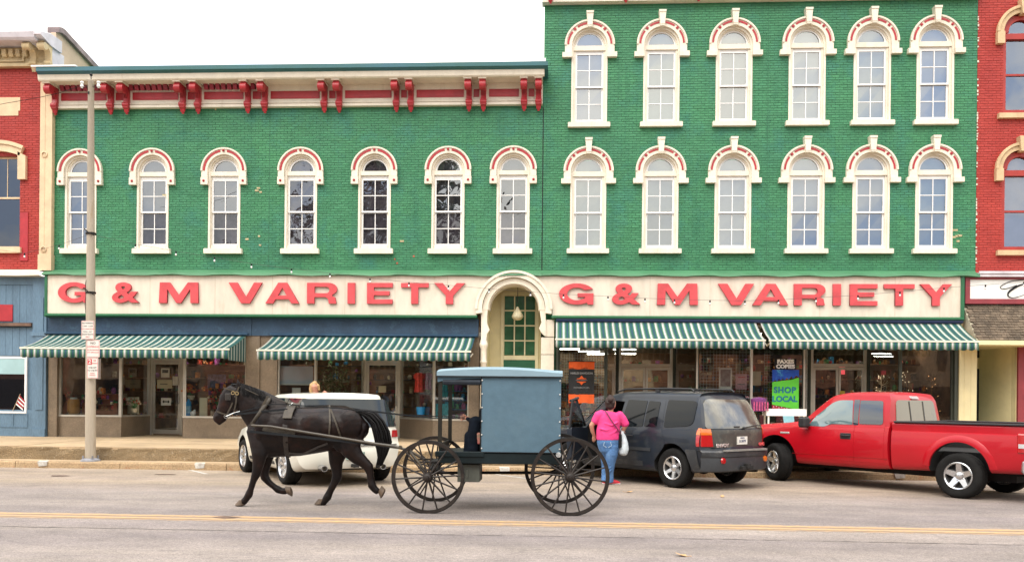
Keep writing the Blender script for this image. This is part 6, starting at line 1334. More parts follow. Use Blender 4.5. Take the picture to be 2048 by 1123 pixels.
# ------------------------------------------------------------------ the horse
YH = -10.60; K = 1/134.0
def hp(px, py, dy=0.0): x, z = at(px, py, YH+dy); return (x, YH+dy, z)
HORSE = paint('dark_bay_coat', (.0125, .0060, .0042), .44, .0, 4, .45, 9, col2=(.004, .003, .0035), spec=.2, spot=((.042, .014, .008), 2.2, .55, .3), fine=.2)
hx, _hz = at(600, 1012, YH); horse = root('horse', (hx, YH, 0), 'dark bay horse trotting in harness with its head to the left', 'horse', worldspace=True)
mb = MB()
TR = [(509, 858, 24, 17), (520, 861, 42, 26), (537, 861, 54, 32), (565, 861, 52, 36), (600, 863, 48, 38), (635, 860, 45, 37), (665, 856, 43, 35), (692, 853, 39, 34), (712, 855, 31, 27), (724, 860, 20, 17)]
loft(mb, [hp(a, b) for a, b, c, d in TR], [(c*K, d*K) for a, b, c, d in TR], 20)
loft(mb, [hp(545, 842), hp(524, 824), hp(506, 808), hp(492, 796), hp(481, 787)], [(49*K, 22*K), (43*K, 17*K), (36*K, 14*K), (29*K, 11*K), (21*K, 10*K)], 16)
loft(mb, [hp(472, 782), hp(465, 790), hp(459, 802), hp(452, 815), hp(445, 826), hp(438, 835), hp(434, 840)], [(18*K, 10*K), (22*K, 11*K), (22.5*K, 10.5*K), (18*K, 8.8*K), (14.5*K, 7.6*K), (13.5*K, 7.6*K), (10.5*K, 6.6*K)], 16)
mb.ball(hp(462, 791, -.065), .034, 8, 6); mb.ball(hp(462, 791, .065), .034, 8, 6)
mb.ball(hp(433, 832, -.045), .025, 8, 6); loft(mb, [hp(448, 838), hp(438, 845)], [(5*K, 5*K), (5*K, 5*K)], 10)
for sd in (-1, 1): loft(mb, [hp(478, 776, sd*.045), hp(477, 766, sd*.055), hp(475, 758, sd*.06)], [(5*K, 3.5*K), (4.2*K, 2.6*K), (1.4*K, 1.2*K)], 8)
for sd in (-1, 1):       # muscle masses: shoulder, forearm, haunch, stifle, cheek
    for px, py, a, b, c, off in ((528, 850, 20, 9, 34, 24), (520, 893, 15, 7, 18, 15), (700, 848, 26, 9, 28, 25), (682, 880, 18, 7, 24, 20), (575, 858, 24, 6, 30, 33), (625, 855, 26, 6, 28, 33), (468, 796, 11, 4, 13, 8)): c0 = hp(px, py, sd*off*K); mb.ball(c0, (a*K, b*K, c*K), 12, 8)
loft(mb, [hp(555, 815), hp(545, 808)], [(12*K, 8*K), (10*K, 7*K)], 10)       # withers
LEGS = {
 'near_fore': (-.145, [(522, 862, 30, 14), (520, 893, 20, 13), (519, 908, 16, 12), (517, 925, 12, 10), (514, 940, 9.5, 9), (512, 948, 9, 8.5), (507, 960, 6.6, 6.5), (502, 976, 6.2, 6), (498, 988, 8, 7.5), (493, 996, 6.6, 6.5), (487, 1003, 7, 7)]),
 'far_fore': (.145, [(530, 866, 28, 14), (534, 895, 19, 13), (534, 910, 15, 12), (531, 928, 11.5, 10), (528, 944, 9.5, 9), (530, 954, 9, 8.5), (538, 964, 6.8, 6.5), (548, 972, 6.2, 6), (556, 978, 8, 7.5), (564, 981, 6.6, 6.5), (571, 981, 7, 7)]),
 'far_hind': (.13, [(690, 862, 36, 17), (682, 885, 27, 16), (675, 905, 20, 15), (672, 925, 14, 11), (674, 942, 10.5, 9), (674, 953, 10.5, 8.5), (668, 966, 7.6, 7), (660, 982, 7, 6.5), (655, 993, 8.5, 8), (650, 1000, 7, 7), (645, 1006, 7, 7)]),
 'near_hind': (-.14, [(698, 862, 37, 17), (700, 885, 27, 16), (703, 900, 20, 15), (715, 914, 14.5, 11), (729, 925, 11, 9), (737, 933, 10.5, 8.5), (740, 945, 7.6, 7), (742, 960, 7, 6.5), (744, 970, 8.5, 8), (749, 977, 7, 7), (754, 981, 7, 7)]),
}
for nm, (dy, L_) in LEGS.items(): loft(mb, [hp(a, b, dy*(.55+.45*min(1, max(0, (b-862)/45)))) for a, b, c, d in L_], [(c*K, d*K) for a, b, c, d in L_], 14)
body = fuse(mb, 'body', HORSE, horse, .014, 5, .5)
HOOF = paint('hoof_horn', (.10, .065, .04), .5, .25, 12, .2, 40)
for (px, py, tx, ty), dy in (((484, 1004, 474, 1011), -.145), ((571, 981, 584, 983), .145), ((642, 1006, 633, 1012), .13), ((755, 982, 767, 988), -.14)):
    m = MB(); a, b = Vector(hp(px, py, dy)), Vector(hp(tx, ty, dy)); t = (b-a).normalized(); up = Vector((-t.z, 0, t.x))
    if up.z < 0: up = -up
    if py > 1000 or True:
        m.lathe([(0, .0), (.048, .0), (.066, .012), (.048, .085), (0, .085)], (0, 0, 0), 'z', 14); m.v = [(v[0]*1.15+.55*v[2]*(1), v[1]*.85, v[2]) for v in m.v]
    M = Matrix.Translation((a+b)/2)
    ang_ = 0 if py > 1000 else (math.radians(62) if px < 600 else math.radians(-150+110))
    M = Matrix.Translation(((a.x+b.x)/2, a.y, .008 if py > 1000 else (a.z+b.z)/2-.03)) @ Matrix.Rotation(ang_ if py < 1000 else 0, 4, 'Y')
    if px == 571: M = Matrix.Translation((b.x, a.y, b.z)) @ Matrix.Rotation(math.radians(-100), 4, 'Y')
    if px == 755: M = Matrix.Translation((b.x, a.y, b.z)) @ Matrix.Rotation(math.radians(-62), 4, 'Y')
    m.v = [tuple(M @ Vector(v)) for v in m.v]; m.build('hoof', HOOF, horse, smooth=40)
# tail and mane: strands
HAIR = paint('black_horse_hair', (.007, .006, .006), .6, .3, 20, spec=.2)
mb = MB(); path = [(712, 822), (726, 824), (742, 830), (755, 845), (763, 865), (767, 888), (765, 910), (758, 932)]
for k in range(90):
    u = random.uniform(-1, 1); dv = random.uniform(-1, 1); cut = random.choice([6, 7, 8, 8, 8]); pts = []
    for i, (a, b) in enumerate(path[:cut]):
        sp = (3+min(i, 4)*3.2) if i < 6 else 11-2*(i-5); pts.append(hp(a-u*sp*(.2 if i < 2 else 1)+random.uniform(-1, 1), b+u*sp*(.8 if i < 3 else .3)+random.uniform(-1, 1), dv*.02*min(i+1, 4)))
    mb.tube(pts, [.010]*(len(pts)-1)+[.003], 4, cap=False)
mb.build('tail', HAIR, horse, smooth=60)
mb = MB()
for k in range(150):
    t = k/150; a, b = 478+t*70, 769+t*32-4*math.sin(t*3); dl = random.uniform(6, 20); mb.tube([hp(a, b+2, random.uniform(-.01, .01)), hp(a+2, b-3, -.03), hp(a+5, b+dl*.6, -.085), hp(a+6, b+dl+3, -.10)], [.010, .011, .008, .002], 4, cap=False)
for k in range(14): mb.tube([hp(474, 768, random.uniform(-.03, .03)), hp(464, 768+random.uniform(-1, 3), random.uniform(-.04, .04)), hp(456, 780, random.uniform(-.05, .05)), hp(452, 790+random.uniform(-3, 3), random.uniform(-.06, .06))], [.009, .009, .006, .002], 4, cap=False)
mb.build('mane', HAIR, horse, smooth=60)
for sd in (-1, 1): m = MB(); m.ball(hp(457, 792, sd*.083), .016, 8, 6); m.build('eye', paint('horse_eye', (.02, .012, .01), .08, 0, 1, coat=1) if 'horse_eye' not in MATS else MATS['horse_eye'], horse)
# ------------------------------------------------------------------ harness
LEA = paint('dark_leather', (.020, .014, .010), .45, .3, 12, .2, 50, spec=.6); LEA2 = paint('worn_olive_leather', (.042, .031, .018), .6, .25, 10, .2, 50); BRASS = paint('brass_ring', (.75, .58, .30), .3, .05, 10, metal=.8); LEAB = paint('blue_black_strap', (.008, .010, .012), .6, .2, 10, spec=.25)
hn = root('harness', (hx, YH-.02, 0), 'dark leather driving harness with brass rings worn by the trotting horse', 'harness', worldspace=True)
def lat(px, py):
    r = np.array(TR, float); cy_ = np.interp(px, r[:, 0], r[:, 1]); rv = np.interp(px, r[:, 0], r[:, 2]); rl_ = np.interp(px, r[:, 0], r[:, 3])
    q = min(1, abs(py-cy_)/rv); return -(rl_*math.sqrt(max(0, 1-q*q)))*K
def hs(px, py, ex=.012, mn=.10):
    return hp(px, py, min(lat(px, py), -mn)-ex)
def hstrap(name, pts, w, mat=LEA, ex=.012, mn=.10, raw=False):
    m = MB(); P = []
    for i in range(len(pts)-1):
        for t in (0, .25, .5, .75): P.append((pts[i][0]*(1-t)+pts[i+1][0]*t, pts[i][1]*(1-t)+pts[i+1][1]*t))
    P.append(pts[-1]); strap(m, [hs(a, b, ex, mn) for a, b in P], w); return m.build(name, mat, hn, smooth=30)
hstrap('neck_strap', [(536, 792), (528, 806), (516, 828), (505, 848)], .035, LEA2, .03, .15)
hstrap('breast_collar', [(500, 846), (512, 852), (530, 858), (560, 862), (590, 866)], .055, LEA2, .03, .17)
m = MB(); P = []      # padded collar around the shoulder
for i in range(13): a = i/12; px, py = 541-a*36, 795+a*52; P.append(hp(px, py, -(.05+.16*math.sin(a*PI*.75))))
m.tube(P, [.02]+[.034]*11+[.02], 8); m.build('collar', LEA2, hn, smooth=60)
hstrap('girth', [(580, 815), (571, 830), (570, 850), (571, 880), (573, 905), (577, 914)], .07, LEA, .02, .03)
m = MB(); strap(m, [hp(588, 811, .0), hp(583, 812, -.12), hp(577, 824, -.24), hp(574, 836, -.30)], .13, .02); m.build('saddle_pad', LEA2, hn)
m = MB()
for px, py in ((578, 812), (586, 810)): m.lathe([(.018, -.004), (.024, -.004), (.024, .004), (.018, .004), (.018, -.004)], hp(px, py-3, -.10), 'y', 12)
m.tube([hp(577, 813, -.1), hp(586, 805, -.1)], .009, 6); m.build('terret_ring', paint('nickel', (.8, .82, .8), .2, 0, 1, metal=.9), hn, smooth=50)
hstrap('back_strap', [(585, 815), (620, 815), (655, 811), (690, 812), (714, 822)], .03, LEA, .0, .0)
hstrap('hip_strap', [(659, 810), (660, 840), (658, 872)], .025, LEA2, .018, .03); hstrap('hip_strap', [(659, 812), (672, 845), (682, 875)], .025, LEA2, .02, .03)
hstrap('breeching', [(655, 872), (685, 878), (712, 880), (728, 882)], .05, LEA, .02, .15)
hstrap('belly_band', [(577, 905), (605, 908), (636, 893), (655, 886)], .03, LEA, .02, .12)
m = MB()               # bridle
def hd(px, py, w=8.5): return hp(px, py, -w*K-.012)
for pts in ([(478, 773), (470, 792), (462, 812), (452, 832)], [(447, 775), (460, 779), (474, 783)], [(434, 822), (444, 826), (455, 829)], [(474, 783), (472, 805), (468, 822)]): strap(m, [hd(a, b, 9.5 if i < 2 else 8) for i, (a, b) in enumerate(pts)], .022)
m.build('bridle', LEA2, hn); m = MB(); m.box(*[min(a, b) for a, b in zip(hd(450, 786, 12), hd(462, 800, 10.5))], *[max(a, b) for a, b in zip(hd(450, 786, 12), hd(462, 800, 10.5))]); m.build('blinker', LEA, hn, bevel=.01)
m = MB()
for px, py in ((466, 785), (474, 786)): c = hd(px, py, 10.5); m.lathe([(.019, -.006), (.027, -.006), (.027, .006), (.019, .006), (.019, -.006)], c, 'y', 14)
m.build('rosette_ring', BRASS, hn, smooth=50)
m = MB(); c = hd(452, 832, 8); m.lathe([(.024, -.005), (.031, -.005), (.031, .005), (.024, .005), (.024, -.005)], c, 'y', 14); m.tube([hd(452, 832, 8), hd(466, 826, 9), hd(480, 822, 12)], .008, 6); m.build('bit', MATS['nickel'], hn, smooth=50)
m = MB(); m.tube([hp(480, 772, -.06), hp(500, 782, -.10), hp(518, 790, -.09), hp(540, 792, -.05), hp(560, 800, -.04), hp(582, 808, -.02)], .007, 6); m.build('check_rein', LEA2, hn, smooth=60)
def rein(dy0, pts, name='rein', mat=LEAB, w=.015):
    m = MB(); P = []
    for (a, b, dy) in pts: P.append(hp(a, b, dy))
    strap(m, P, w, .006); return m.build(name, mat, hn)
rein(0, [(468, 826, -.09), (500, 818, -.16), (540, 808, -.16), (578, 808, -.12), (620, 812, -.14), (680, 816, -.16), (740, 822, -.18), (800, 829, -.2), (870, 832, -.22), (930, 833, -.26)])
rein(0, [(470, 829, .09), (540, 816, .14), (590, 811, .12), (660, 810, .14), (720, 818, .16), (800, 828, .0), (870, 836, -.12), (930, 836, -.24)])
rein(0, [(466, 828, -.09), (490, 826, -.18), (525, 822, -.23), (575, 818, -.2)], w=.03)

# ------------------------------------------------------------------ Amish buggy
YN, YF_ = -11.16, -9.76
BBLUE = paint('buggy_grey_blue_vinyl', (.082, .142, .188), .65, .06, 1.2, .2, 10, spot=((.098, .158, .198), 2, .50, .3), streak=((.072, .122, .160), 4, .56, .3), spec=.2, fine=.05); BROOF = paint('buggy_roof_vinyl', (.21, .31, .37), .5, .05, 1.5, .1, 12); BDARK = paint('buggy_dark_green_black', (.006, .013, .015), .45, .2, 3, spec=.25)
WOODB = paint('wheel_dark_brown', (.022, .016, .013), .5, .25, 12, spec=.3, spot=((.07, .052, .036), 6, .6, .15)); IRON = paint('iron_black', (.012, .011, .010), .6, .2, 10, spec=.25)
bxc, _ = at(1043, 950, -10.95)
bg = root('horse_buggy', (bxc, (YN+YF_)/2, 0), 'grey-blue covered buggy on dark spoked wheels drawn by the dark horse', 'buggy', worldspace=True)
def bw(px, py, Y, R, nsp, dish=1, rot=0.0):
    x, _z = at(px, py, Y); w = bpy.data.objects.new('wheel', None); COL.objects.link(w); w.parent = bg; w.location = Vector((x, Y, R))-Vector(bg['origin'])
    rm = MB(); h = .016; rm.lathe([(R-.045, -h), (R-.006, -h-.003), (R, -h-.003), (R, h+.003), (R-.006, h+.003), (R-.045, h), (R-.045, -h)], (0, 0, 0), 'y', 64); sub('rim', rm.mesh('rim', WOODB, 40), w)
    ty = MB(); ty.lathe([(R-.002, -h-.005), (R+.008, -h-.003), (R+.008, h+.003), (R-.002, h+.005), (R-.002, -h-.005)], (0, 0, 0), 'y', 64); sub('tyre', ty.mesh('tyre', IRON, 40), w)
    s_ = -1 if dish > 0 else 1
    hb = MB(); hb.lathe([(0, s_*.16), (.028, s_*.155), (.032, s_*.10), (.052, s_*.09), (.068, s_*.04), (.068, -s_*.03), (.05, -s_*.08), (0, -s_*.1)][::(1 if s_ > 0 else -1)], (0, 0, 0), 'y', 20); sub('hub', hb.mesh('hub', WOODB, 40), w)
    sp = MB(); sp.tube([(0, s_*.02, .05), (0, s_*.012, R*.4), (0, 0, R-.03)], [.017, .013, .012], 6); sme = sp.mesh('spoke', WOODB, 50)
    for k in range(nsp): sub('spoke', sme, w, (0, 0, 0), (0, 2*PI*(k+rot)/nsp, 0))
    return (x, Y, R)
Rr, Rf = 1.085/2, 1.02/2
rn = bw(1140, 952, YN, Rr, 16, 1, .3); rf_ = bw(1119, 940, YF_, Rr, 16, -1, .1); fn = bw(856, 957, YN, Rf, 14, 1, .35); ff = bw(871, 941, YF_, Rf, 14, -1, .2)
YS0, YS1 = -10.98, -9.80
def bp_(px, py, Y=YS0): x, z = at(px, py, Y); return x, z
X0, _ = bp_(962, 800); X1, _ = bp_(1122, 800); Xf, _ = bp_(874, 740); zT = bp_(1040, 752)[1]; zB_ = bp_(1040, 905)[1]; zC = bp_(1000, 733)[1]; zS = bp_(1000, 928)[1]; Xs = bp_(884, 915)[0]
for y in (YS0, YS1):
    m = MB(); m.box(X0, y, zB_, X1, y+.02*(1 if y == YS0 else -1), zT); m.build('side_panel', BBLUE, bg, bevel=.006)
m = MB(); m.box(X1-.02, YS0+.02, zB_, X1, YS1-.02, zT); m.build('rear_panel', BBLUE, bg)
for y in (YS0-.006,):      # snap studs and piping along the panel edges
    for k in range(6):
        for xx in (X0+.015, X1-.015): m = MB(); m.lathe([(0, -.012), (.010, -.010), (.012, 0)], (xx, y+.006, zB_+.06+k*(zT-zB_-.12)/5), 'y', 8); m.build('stud', SILV, bg)
    m = MB(); m.tube([(X0, y, zB_+.005), (X1, y, zB_+.005)], .006, 5); m.tube([(X0+.004, y, zB_), (X0+.004, y, zT)], .005, 5); m.build('piping', IRON, bg)
n = 14; m = MB(); vs = []
for i in range(n+1):
    t = i/n; x = Xf+(X1+.02-Xf)*t; zc_ = zC-.085+.05*math.sin(PI*min(1, t*1.0+.05))**.8
    for j in range(9): s_ = -1+2*j/8; vs.append((x, (YS0+YS1)/2+s_*((YS1-YS0)/2+.03), zc_+.055*(1-s_*s_)-.0))
top_ = [(a*9+b, (a+1)*9+b, (a+1)*9+b+1, a*9+b+1) for a in range(n) for b in range(8)]; o_ = len(vs)
for i in range(n+1):
    t = i/n; x = Xf+(X1+.02-Xf)*t
    for s_ in (-1, 1): vs.append((x, (YS0+YS1)/2+s_*((YS1-YS0)/2+.03), zT+.0))
top_ += [(a*9, (a+1)*9, o_+2*(a+1), o_+2*a)[::-1] for a in range(n)]+[(a*9+8, (a+1)*9+8, o_+2*(a+1)+1, o_+2*a+1) for a in range(n)]
top_ += [tuple([o_]+[0+j for j in range(9)]+[o_+1]), tuple([o_+2*n]+[n*9+j for j in range(9)]+[o_+2*n+1])[::-1]]+[(o_+2*a, o_+2*a+1, o_+2*a+3, o_+2*a+2) for a in range(n)]
m.add(vs, top_); m.build('roof', BROOF, bg, smooth=35)
m = MB(); m.box(Xf+.0, YS0-.035, zT-.016, X1+.022, YS0-.02, zT+.0); m.box(Xf, YS1+.02, zT-.016, X1+.02, YS1+.035, zT); m.build('roof_piping', IRON, bg)
xa = bp_(886, 760)[0]
for y in (YS0, YS1-.02): m = MB(); m.prism([(Xf+.01, zT-.016), (X0, zT-.016), (X0, zT-.035), (xa+.3, zT-.04), (xa, zT-.07), (Xf+.01, zT-.09)], y, y+.02); m.build('valance', BBLUE, bg)
m = MB(); m.tube([(xa, YS0+.03, zT-.085), (X0-.01, YS0+.03, zT-.085)], .045, 8); m.build('rolled_curtain', paint('dark_curtain', (.01, .018, .03), .7, .2, 6), bg)
xp = bp_(880, 800)[0]; paint('post_dark_wood', (.018, .016, .012), .6, .2, 6, spec=.2)
for y in (YS0+.01, YS1-.04): m = MB(); m.box(xp-.028, y, zS+.25, xp+.028, y+.035, zT-.03); m.build('front_post', MATS['post_dark_wood'], bg)
m = MB(); m.box(xp-.015, YS0+.05, zB_+.25, xp+.0, YS1-.05, zT-.05) if False else m.box(xp-.02, YS0+.05, zB_-.02, xp+.0, YS1-.05, zB_+.12); m.build('dashboard', BDARK, bg)
m = MB(); m.box(Xs-.06, YS0+.005, zS+.005, X1, YS1-.005, zB_-.006); m.box(Xs-.1, YS0-.015, zS+.10, X0+.05, YS0+.004, zB_+.012); m.build('body_sill', BDARK, bg, bevel=.012)
m = MB(); m.box(X0-.02, YS0+.07, zB_-.0, X0+.42, YS1-.07, zB_+.36); m.build('seat', BDARK, bg, bevel=.03)
x0_, z0_ = bp_(913, 964); x1_, z1_ = bp_(958, 929); m = MB(); m.box(x0_, YS0+.1, z0_, x1_, YS0+.55, z1_); m.box(x0_+.12, YS0+.09, z0_+.06, x0_+.16, YS0+.099, z1_-.07); m.build('battery_box', paint('olive_box', (.07, .075, .06), .6, .15, 6), bg, bevel=.01)
m = MB(); m.tube([(x, (YN+YF_)/2, z_) for x, z_ in ((fn[0], fn[2]), (rn[0], rn[2]))], .022, 8); m.build('reach_pole', IRON, bg)
for a, b in ((rn, rf_), (fn, ff)): m = MB(); m.tube([(a[0], YN+.08, a[2]), (a[0], YF_-.08, a[2])], .024, 8); m.build('axle', IRON, bg)
for xx, zz in ((rn[0], rn[2]), (fn[0], fn[2])):     # elliptic springs across each axle
    m = MB(); yc = (YN+YF_)/2
    for s_ in (-1, 1):
        P = [(xx, yc+.48*t, zz+.09+s_*.07*(1-t*t)+.0) for t in np.linspace(-1, 1, 11)]; m.tube(P, .014, 6, flat=1.0)
        P = [(xx+.03, yc+.48*t, zz+.09+s_*.055*(1-t*t)) for t in np.linspace(-1, 1, 11)]; m.tube(P, .010, 6)
    m.box(xx-.05, yc-.2, zz+.15, xx+.05, yc+.2, zS+.01); m.build('spring', IRON, bg, smooth=60)
m = MB(); xc = (fn[0]+ff[0])/2; cgr = (xc, (YN+YF_)/2); P = [(cgr[0]+.3*math.cos(q*PI/12), cgr[1]+.3*math.sin(q*PI/12), fn[2]+.18) for q in range(25)]; m.tube(P, .012, 6, cap=False); m.tube([(xc-.05, YS0+.2, zS), (xc-.15, YS0+.2, fn[2]+.1), (xc, YS0+.2, fn[2])], .015, 6); m.tube([(xc-.05, YS1-.2, zS), (xc-.15, YS1-.2, fn[2]+.1), (xc, YS1-.2, fn[2])], .015, 6); m.build('turning_gear', IRON, bg, smooth=60)
SHAFT = paint('shaft_wood', (.045, .034, .020), .5, .25, 8, coat=.2)
for s_, dy in ((-1, -.36), (1, .36)):
    m = MB(); P = [hp(503, 850, dy*.85), hp(540, 852, dy*.95), hp(600, 862, dy), hp(680, 875, dy), hp(745, 886, dy*1.1), hp(790, 892, dy*1.35), hp(818, 900, dy*1.5), (fn[0]-.02, YH+dy*1.5, fn[2]+.05)]
    m.tube(P, [.016, .020, .021, .021, .021, .021, .021, .020], 8); m.build('shaft', SHAFT, bg, smooth=60)
    m = MB(); P = [hp(500, 862, dy*.75), hp(560, 868, dy*.92), hp(640, 876, dy*.98), hp(720, 885, dy), hp(800, 895, dy)]; strap(m, P, .035, .012); m.build('trace', LEAB, hn)
m = MB(); m.tube([hp(800, 893, -.56), hp(802, 893, 0), hp(800, 893, .56)], .022, 8); m.build('cross_bar', SHAFT, bg)
m = MB(); q = bp_(1117, 909, YS0-.03); m.lathe([(0, -.03), (.035, -.025), (.04, 0), (.04, .03)], (q[0], YS0-.02, q[1]), 'y', 12); m.build('marker_lamp', CLEAR, bg)
# driver
SKIN = paint('skin', (.52, .25, .17), .55, .06, 6, spec=.3); CLOTHD = paint('dark_suit_cloth', (.006, .009, .015), .95, .2, 10, spec=.1)
dxx, _ = at(968, 860, -10.45); dv = root('person', (dxx, -10.45, zB_+.3), 'driver in dark clothes seated in the blue buggy holding the reins', 'person', worldspace=True)
def dp(px, py, dy=0.0): x, z = at(px-6, py, -10.6+dy); return (x, -10.6+dy, z)
m = MB(); loft(m, [dp(985, 880), dp(984, 850), dp(982, 820), dp(980, 800)], [(.13, .17), (.14, .19), (.13, .20), (.06, .08)]); loft(m, [dp(980, 800), dp(979, 785), dp(978, 772)], [(.05, .05), (.075, .065), (.06, .06)], 14)
for dy in (-.12, .14):
    loft(m, [dp(985, 878, dy), dp(962, 866, dy), dp(944, 870, dy)], [(.09, .085), (.08, .075), (.07, .07)], 12); loft(m, [dp(944, 870, dy), dp(941, 890, dy), dp(938, 908, dy)], [(.07, .065), (.055, .055), (.045, .045)], 12); loft(m, [dp(940, 908, dy), dp(926, 910, dy)], [(.04, .045), (.03, .04)], 10)
    loft(m, [dp(982, 806, dy*1.5), dp(975, 838, dy*1.6), dp(955, 845, dy*1.3), dp(940, 836, dy*.6)], [(.06, .055), (.05, .05), (.042, .042), (.03, .03)], 12)
loft(m, [dp(958, 842, -.12), dp(955, 870, -.12), dp(954, 900, -.12)], [(.10, .12), (.11, .13), (.10, .12)], 14)
fuse(m, 'body', CLOTHD, dv, .012, 4)
for dy in (-.07, .06):
    m = MB(); loft(m, [dp(942, 836, dy), dp(934, 834, dy)], [(.03, .022), (.036, .024)], 10)
    for k in range(4): loft(m, [dp(932, 831+k*2.4, dy), dp(927, 832+k*2.2, dy-.03), dp(930, 834+k*2, dy-.05)], [(.010, .010), (.009, .009), (.008, .008)], 8)
    loft(m, [dp(938, 831, dy-.02), dp(932, 828, dy-.035)], [(.011, .011), (.008, .008)], 8); fuse(m, 'hand', SKIN, dv, .006, 2)
m = MB(); loft(m, [dp(979, 782, -.0), dp(978, 770, 0)], [(.075, .068), (.066, .062)], 14); fuse(m, 'head', SKIN, dv, .01, 2)
m = MB(); m.lathe([(0, .1), (.09, .1), (.10, .02), (.17, .005), (.17, -.005), (0, 0)], dp(978, 768), 'z', 20); m.build('hat', BLACK, dv, smooth=40)
m = MB(); loft(m, [dp(964, 866, -.26), dp(966, 886, -.26)], [(.035, .02), (.04, .02)], 10); fuse(m, 'lap_blanket', paint('green_red_cloth', (.05, .22, .12), .8, .1, 4, col2=(.4, .05, .06)), dv, .012, 2)

# ------------------------------------------------------------------ woman in pink
gx, gy = gnd(1216, 968); YW = gy
pw = root('person', (gx, YW, 0), 'woman in bright pink t-shirt and jeans walking with a white plastic bag', 'person', worldspace=True)
def wp(px, py, dy=0.0): x, z = at(px, py, YW+dy); return (x, YW+dy, z)
q = 1/104.7
m = MB()
loft(m, [wp(1221, 822), wp(1222, 814)], [(.055, .06), (.05, .055)], 12)
loft(m, [wp(1224, 812, .02), wp(1223, 804, .02), wp(1222, 797, .01)], [(.070, .085), (.086, .098), (.06, .075)], 16)
loft(m, [wp(1230, 810, .09), wp(1231, 806, .105)], [(.015, .02), (.012, .015)], 8); m.ball(wp(1230, 807, .0), (.02, .015, .028))
loft(m, [wp(1216, 885), wp(1216, 870), wp(1217, 850), wp(1219, 832)], [(.21, .15), (.20, .14), (.20, .13), (.19, .11)], 18)
loft(m, [wp(1197, 828), wp(1190, 840), wp(1183, 850), wp(1185, 862, .04), wp(1189, 872, .08)], [(.065, .06), (.055, .055), (.05, .048), (.04, .04), (.028, .03)], 12)
loft(m, [wp(1241, 829), wp(1248, 842), wp(1250, 852), wp(1246, 861, .03)], [(.065, .06), (.058, .055), (.05, .048), (.035, .035)], 12)
fuse(m, 'body', SKIN, pw, .010, 4)
def hand(px, py, dy, par, dirn=(0, 1)):
    m = MB(); loft(m, [wp(px, py, dy), wp(px+dirn[0]*5, py+dirn[1]*5, dy)], [(.032, .018), (.036, .018)], 12)
    for k in range(4):
        ox = -3+2*k; ln = (5.5, 7, 6.6, 5)[k]; loft(m, [wp(px+dirn[0]*6+ox, py+dirn[1]*6, dy), wp(px+dirn[0]*6+ox*1.05, py+dirn[1]*(6+ln*.55), dy+.008), wp(px+ox*.9, py+dirn[1]*(6+ln), dy+.03)], [(.010, .010), (.009, .009), (.007, .007)], 8)
    loft(m, [wp(px+3, py+1, dy), wp(px+5.5, py+5, dy+.02)], [(.011, .011), (.008, .008)], 8); return fuse(m, 'hand', SKIN, par, .006, 2)
hand(1188, 870, .08, pw); hand(1245, 860, .04, pw)
PINK = paint('pink_tshirt', (.74, .045, .21), .85, .06, 5, .3, 14, fine=.05)
m = MB()
loft(m, [wp(1217, 879), wp(1217, 872), wp(1216, 860), wp(1218, 848), wp(1219, 836), wp(1220, 828), wp(1221, 822)], [(.232, .175), (.236, .178), (.225, .17), (.215, .155), (.215, .145), (.19, .12), (.10, .08)], 24, cap=False)
loft(m, [wp(1204, 828), wp(1197, 830), wp(1190, 842)], [(.092, .09), (.092, .088), (.078, .075)], 16); loft(m, [wp(1238, 829), wp(1245, 837), wp(1251, 848)], [(.085, .085), (.083, .08), (.078, .072)], 16)
for (xa_, ya_, xb_, yb__, xc_, yc_) in ((1198, 856, 1213, 860, 1232, 852), (1204, 866, 1220, 868, 1238, 858), (1210, 846, 1224, 850, 1238, 842)): m.tube([wp(xa_, ya_, -.14), wp(xb_, yb__, -.172), wp(xc_, yc_, -.13)], .014, 8)
fuse(m, 'tshirt', PINK, pw, .011, 7)
JEAN = paint('blue_denim', (.075, .175, .37), .85, .15, 5, .4, 30, spot=((.17, .30, .48), 4, .55, .25), fine=.15)
m = MB()
loft(m, [wp(1217, 872), wp(1217, 884), wp(1218, 896)], [(.215, .165), (.225, .175), (.20, .16)], 22)
loft(m, [wp(1224, 892, -.03), wp(1223, 910, -.06), wp(1221, 926, -.05), wp(1219, 944, -.03), wp(1219, 963, .0)], [(.135, .135), (.115, .115), (.088, .09), (.078, .08), (.078, .08)], 16, cap=False)
loft(m, [wp(1210, 892, .03), wp(1211, 912, .10), wp(1212, 930, .14), wp(1211, 950, .12), wp(1210, 963, .06)], [(.12, .13), (.105, .11), (.088, .09), (.078, .08), (.08, .08)], 16, cap=False)
for k in range(8): yy = 892+k*7; m.tube([wp(1228-k*.8, yy-2, -.13), wp(1221-k*.3, yy+2, -.17+.006*k), wp(1214, yy+random.uniform(-2, 3), -.12+.01*k)], .010, 6)
fuse(m, 'jeans', JEAN, pw, .010, 3)
m = MB()
for sd in (-1, 1): m.tube([wp(1210+sd*6+5, 883, -.175), wp(1210+sd*8+5, 890, -.19), wp(1210+sd*2+5, 894, -.18)], .006, 5)
m.build('pocket_seam', paint('jean_seam', (.35, .45, .55), .8, .1, 6), pw)
HAIRB = paint('brown_hair', (.030, .012, .008), .7, .25, 25, .5, 80, stretch=(1, 1, .2))
m = MB(); loft(m, [wp(1220, 812, -.035), wp(1220, 804, -.02), wp(1221, 797, -.01), wp(1221, 793, 0)], [(.088, .085), (.103, .11), (.092, .098), (.055, .06)], 16); m.ball(wp(1221, 799, -.12), (.05, .045, .05)); fuse(m, 'hair', HAIRB, pw, .010, 2)
m = MB()
